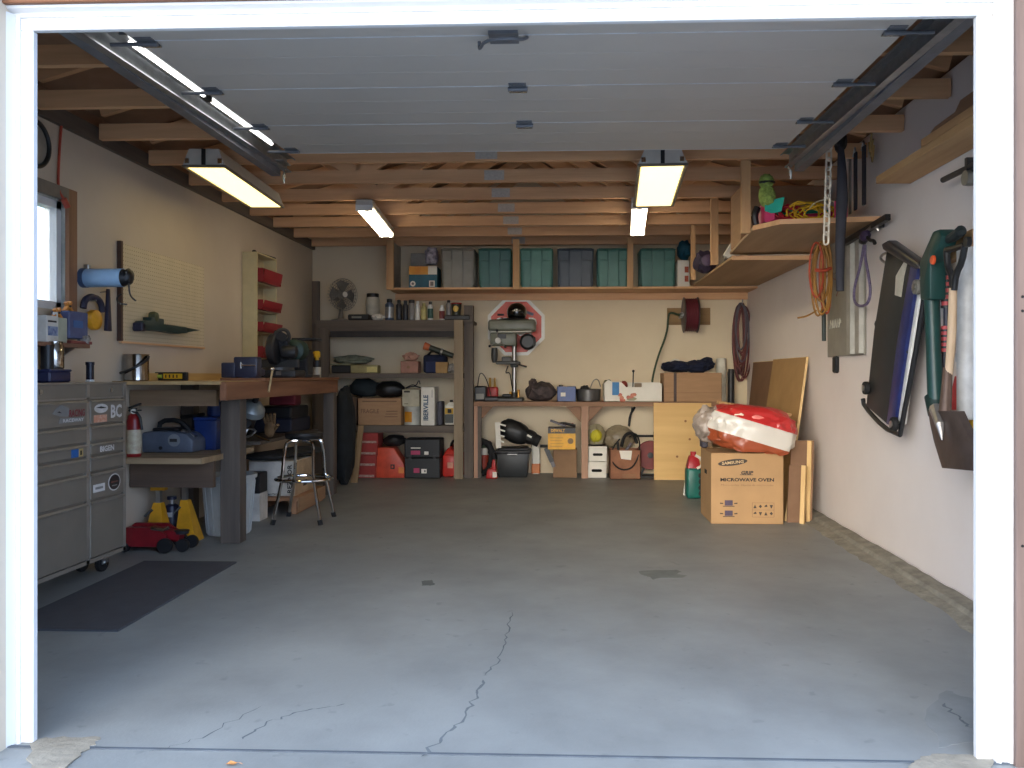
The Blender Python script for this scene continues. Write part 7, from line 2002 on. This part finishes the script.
part('hook', S().tube([(XH, q.y - .02, q.z), (XH, q.y - .08, q.z - .04), (XH, q.y - .14, q.z - .05), (XH, q.y - .16, q.z - .07)], .011, M_BLACK, 8, sub=1).tube([(XH, q.y, q.z + .02), (XB, q.y + .01, q.z + .07), (XB + .03, q.y, q.z + .03)], .008, M_STEEL, 8, sub=1), t, world=True)
lp = [AX(*p, XH) for p in ((864, 245), (860, 268), (854, 288), (854, 302), (860, 307), (868, 304), (871, 292), (868, 272), (865, 258), (865, 245))]
s = S().tube(lp, .0085, pm('purple_cord', (104, 92, 120), .7, var=.2, scale=60), 8, sub=2)
solo('purple_cord', s, 'mauve cord loop hanging from the dark purple clamp', 'cord')

# mechanics creeper
XK = XW - .11
t = thing('mechanics_creeper', 'black padded mechanics creeper with blue side rail hung aslant on the right wall', 'creeper', (XK, AX(890, 340, XK).y, AX(885, 434, XK).z))
A = lambda px, py, x=XK: AX(px, py, x)
def yzp(pts, x=XK): return [(A(*p, x).y, A(*p, x).z) for p in pts]
part('bed', S().prism(yzp([(888.5, 252), (914, 262), (900, 340), (889, 424), (868, 406), (876, 330)]), 'yz', XK - .012, XK + .03, pm('bed_black', (42, 44, 44), .55), .006), t, world=True)
part('blue_rail', S().prism(yzp([(914, 262), (921, 266), (908, 350), (897, 427), (889, 424), (900, 340)]), 'yz', XK - .016, XK + .036, pm('rail_blue', (34, 44, 96), .4), .004), t, 'blue side rail', world=True)
part('white_strip', S().prism(yzp([(921, 268), (924, 270), (911, 350), (901, 424), (897, 424), (908, 350)]), 'yz', XK + .0, XK + .03, M_WHITEP, .003), t, 'pale inner strip', world=True)
part('frame_tube', S().tube([A(926, 285), A(916, 350), A(900, 435)], .013, M_BLACK, 10).tube([A(900, 435), A(884, 428), A(864, 406), A(863, 399)], .013, M_BLACK, 10, sub=1), t, world=True)
hq = [A(*p, XK - .035) for p in ((886, 244), (893, 240), (924, 262), (925, 269), (918, 268), (888, 250))]
part('headrest', S().prism([(q.y, q.z) for q in hq], 'yz', XK - .065, XK - .01, mat('pad_black', (48, 48, 52), .35, coat=.2), .012), t, 'padded headrest', world=True)
part('frame_loop', S().tube([A(892, 322), A(882, 319), A(875, 322), A(878, 330), A(898, 350), A(908, 352)], .009, M_BLACK, 8, sub=2).tube([A(892, 252), A(882, 254), A(880, 260), A(892, 266)], .008, M_STEEL, 8, sub=2), t, world=True)
part('label_patch', S().prism(yzp([(896, 276), (904, 262), (907, 263), (904, 276), (901, 297), (895, 295)], XK - .014), 'yz', XK - .0155, XK - .012, pm('label_cream', (196, 190, 172), .6)), t, world=True)
for px, py in ((917, 287), (894, 424), (866, 388)):
    q = A(px, py, XK - .03); s = S().lathe((XK - .045, q.y, q.z), [(.012, 0), (.036, .002), (.038, .008), (.038, .022), (.036, .028), (.012, .03)], M_RUBBER if px != 917 else pm('wheel_grey', (120, 118, 110), .4), 20, 'x').lathe((XK - .05, q.y, q.z), [(.018, 0), (.018, .006)], M_STEEL, 12, 'x')
    part('caster', s, t, world=True)

# dark green outdoor tool
XT = XW - .13
A = lambda px, py, x=XT: AX(px, py, x)
t = thing('garden_trimmer', 'dark green long-bodied garden power tool with an orange button on the right wall', 'garden tool', (XT, A(938, 330).y, A(940, 410).z)); mgt = pm('garden_green', (28, 66, 62), .42)
part('body', S().prism([(A(*p).y, A(*p).z) for p in ((927, 262), (937, 240), (941, 231), (947, 229), (950.5, 236), (947, 248), (938, 262), (938, 300), (928, 300))], 'yz', XT - .04, XT + .04, mgt, .012), t, world=True)
part('tube', S().tube([A(931.5, 290), A(933.5, 350), A(936, 404)], [.036, .034, .038], mgt, 14), t, world=True)
q = A(932, 260, XT - .043)
part('button', S().lathe((XT - .046, q.y, q.z), [(.018, 0), (.022, .004), (.022, .012)], pm('button_orange', (226, 92, 48), .4), 16, 'x'), t, 'orange button', world=True)
part('handle', S().tube([A(947, 240), A(955, 236), A(961, 231), A(962, 233)], [.02, .024, .026, .02], pm('handle_dark_green', (34, 46, 48), .5), 10), t, world=True)
part('collar', S().tube([A(934, 396), A(938, 414)], .044, pm('collar_green', (22, 48, 44), .5), 14), t, world=True)

# peg board and long handled tools
XQ = XW - .03
a, b = AX(941, 256, XQ), AX(978, 244, XQ)
s = S().beam((XQ, a.y, a.z), (XQ, b.y, a.z + .02), .05, .10, wood('peg_rail', (176, 142, 102), (150, 116, 78), 'y'))
solo('tool_rail', s, 'short wooden rail holding the long handled tools', 'rail')
XV = XW - .185
A = lambda px, py, x=XV: AX(px, py, x)
# shovel
t = thing('shovel', 'shovel with a black split grip, pale wood shaft and big rusty blade', 'shovel', (XV, A(955, 340).y, A(950, 470).z)); mpw = wood('shaft_pale', (216, 190, 158), (190, 160, 126), 'z')
part('shaft', S().tube([A(953, 288), A(952, 330), A(949, 372), A(946, 405)], [.017, .019, .017, .016], mpw, 12), t, world=True)
part('grip', S().tube([A(946.5, 250), A(948, 268), A(952, 276), A(953, 290)], .014, M_BLACK, 10, sub=1).tube([A(965, 245), A(962, 262), A(956, 274), A(954, 290)], .014, M_BLACK, 10, sub=1).tube([A(946.5, 250), A(956, 248), A(965, 245)], .014, M_BLACK, 10).lathe(A(965, 242, XV - .01), [(.006, 0), (.022, .0), (.022, .02), (.006, .02)], M_BLACK, 14, 'x'), t, 'black split grip', world=True)
part('socket', S().tube([A(948, 368), AX(945, 412, XW - .215)], [.02, .026], pm('worn_brown_steel', (104, 84, 72), .5, metal=.3), 12), t, world=True)
bl_ = [(928, 410), (934, 407), (946, 409), (962, 410), (968, 428), (977, 456), (977, 472), (958, 471), (942, 468), (935, 446), (931, 428)]
XBd = XW - .26
vs = []; rows_ = 7
mru = mat('rusty_steel', (92, 80, 74), .5, .35, var=.25, scale=7, rgb2=(70, 58, 52))
Lft = [(928, 411), (930, 424), (934, 442), (938, 455), (942, 468)]; Rgt = [(963, 411), (969, 424), (978, 440), (984, 455), (986, 472)]
n1, n2 = len(Lft), 7; top_ = []; bot_ = []
for i in range(n1):
    for j in range(n2):
        u = j / (n2 - 1); px = Lft[i][0] + (Rgt[i][0] - Lft[i][0]) * u; py = Lft[i][1] + (Rgt[i][1] - Lft[i][1]) * u
        dd = XBd + .07 * (2 * u - 1) ** 2 * .6 + .02; p = AX(px, py, dd); top_.append(p); bot_.append(p + Vector((.006, 0, 0)))
fs = []
for i in range(n1 - 1):
    for j in range(n2 - 1):
        q = i * n2 + j; fs.append((q, q + 1, q + n2 + 1, q + n2)); o = n1 * n2; fs.append((o + q + n2, o + q + n2 + 1, o + q + 1, o + q))
bd = [j for j in range(n2)] + [i * n2 + n2 - 1 for i in range(1, n1)] + [(n1 - 1) * n2 + j for j in range(n2 - 2, -1, -1)] + [i * n2 for i in range(n1 - 2, 0, -1)]
o = n1 * n2
for k in range(len(bd)): a_, b_ = bd[k], bd[(k + 1) % len(bd)]; fs.append((a_, o + a_, o + b_, b_))
part('blade', S().add(top_ + bot_, fs, mru), t, 'broad rusty blade', world=True)
q = AX(940, 424, XBd + .01)
part('blade_crease', S().tube([AX(936, 409, XBd + .05), AX(940, 425, XBd + .012), AX(942, 440, XBd + .012)], [.03, .02, .004], pm('bare_steel', (150, 146, 142), .35, metal=.6), 10), t, world=True)
# banded tool shaft
XZ = XW - .07
t = thing('banded_pole', 'dark pole with red and black banded grips left of the shovel shaft', 'pole', (XZ, AX(947, 340, XZ).y, AX(944, 405, XZ).z))
part('shaft', S().tube([AX(947, 262, XZ), AX(946, 330, XZ), AX(942, 404, XZ)], .013, pm('shaft_navy', (36, 36, 52), .5), 10), t, world=True)
for ya2, yb2 in ((276, 308), (326, 354)):
    s = S()
    for k in range(5):
        y0 = ya2 + (yb2 - ya2) * k / 5; y1 = y0 + (yb2 - ya2) / 5 * .62; y2 = ya2 + (yb2 - ya2) * (k + 1) / 5; xx = 946.8 - .015 * (y0 - 270)
        s.cyl(AX(xx, y0, XZ), AX(xx, y1, XZ), .022, pm('band_red', (184, 76, 78), .6), seg=12); s.cyl(AX(xx, y1, XZ), AX(xx, y2, XZ), .025, M_BLACK, seg=12)
    part('banded_grip', s, t, 'red and black banded grip', world=True)
# red flat tool
XO = XW - .014
s = S().prism([(AX(*p, XO).y, AX(*p, XO).z) for p in ((957, 376), (962, 378), (961, 410), (949, 410))], 'yz', XO - .012, XO + .012, pm('flat_red', (200, 56, 56), .4), .004)
solo('red_scraper', s, 'bright red flat plastic blade above the shovel blade', 'scraper')
# downpipe-like white board
t = thing('white_pipe', 'wide pale grey plastic pipe upright behind the shovel, next to the door frame', 'pipe', (XW - .06, AX(968, 340, XW - .06).y, AX(966, 420, XW - .06).z))
a, b = AX(967.5, 248, XW - .07), AX(968, 419, XW - .07)
part('pipe_body', S().cyl((a.x, a.y, b.z), (a.x, a.y, a.z), .045, pm('pipe_pale', (200, 202, 202), .45), seg=22), t, world=True)
part('collar', S().cyl((a.x, a.y, b.z + .26), (a.x, a.y, b.z + .30), .05, pm('pipe_pale', (200, 202, 202)), seg=22), t, world=True)
q = AX(971, 427, XW - .05)
s = S().prism([(q.y - .05, q.z - .04), (q.y + .03, q.z + .03), (q.y - .05, q.z + .035)], 'yz', XW - .06, XW - .0005, M_YEL)
solo('yellow_tag', s, 'small yellow plate at the foot of the pale grey pipe', 'plate')
# clamp near the frame
XI = XW - .09
a, b = AX(943, 180, XI), AX(978, 163, XI)
t = thing('pipe_clamp', 'short dark pipe clamp fixed to the right wall under the lumber', 'clamp', (XI, (a.y + b.y) / 2, a.z - .05))
part('bar', S().cyl((XI, a.y, a.z), (XI, b.y, b.z), .014, pm('clamp_iron', (72, 72, 72), .4, metal=.5), seg=12), t, world=True)
q = AX(969, 178, XI)
part('jaw', S().lathe((XI - .02, q.y, q.z), [(.012, 0), (.034, .0), (.036, .02), (.034, .04), (.012, .04)], pm('clamp_zinc', (140, 138, 130), .4, metal=.5), 18, 'x').beam((XI, q.y, q.z + .02), (XI, q.y, q.z + .09), .02, .03, pm('clamp_iron', (72, 72, 72))), t, world=True)
part('wall_plate', S().b2((XI, q.y - .03, q.z - .01), (XW, q.y + .03, q.z + .03), pm('clamp_iron', (72, 72, 72))), t, world=True)
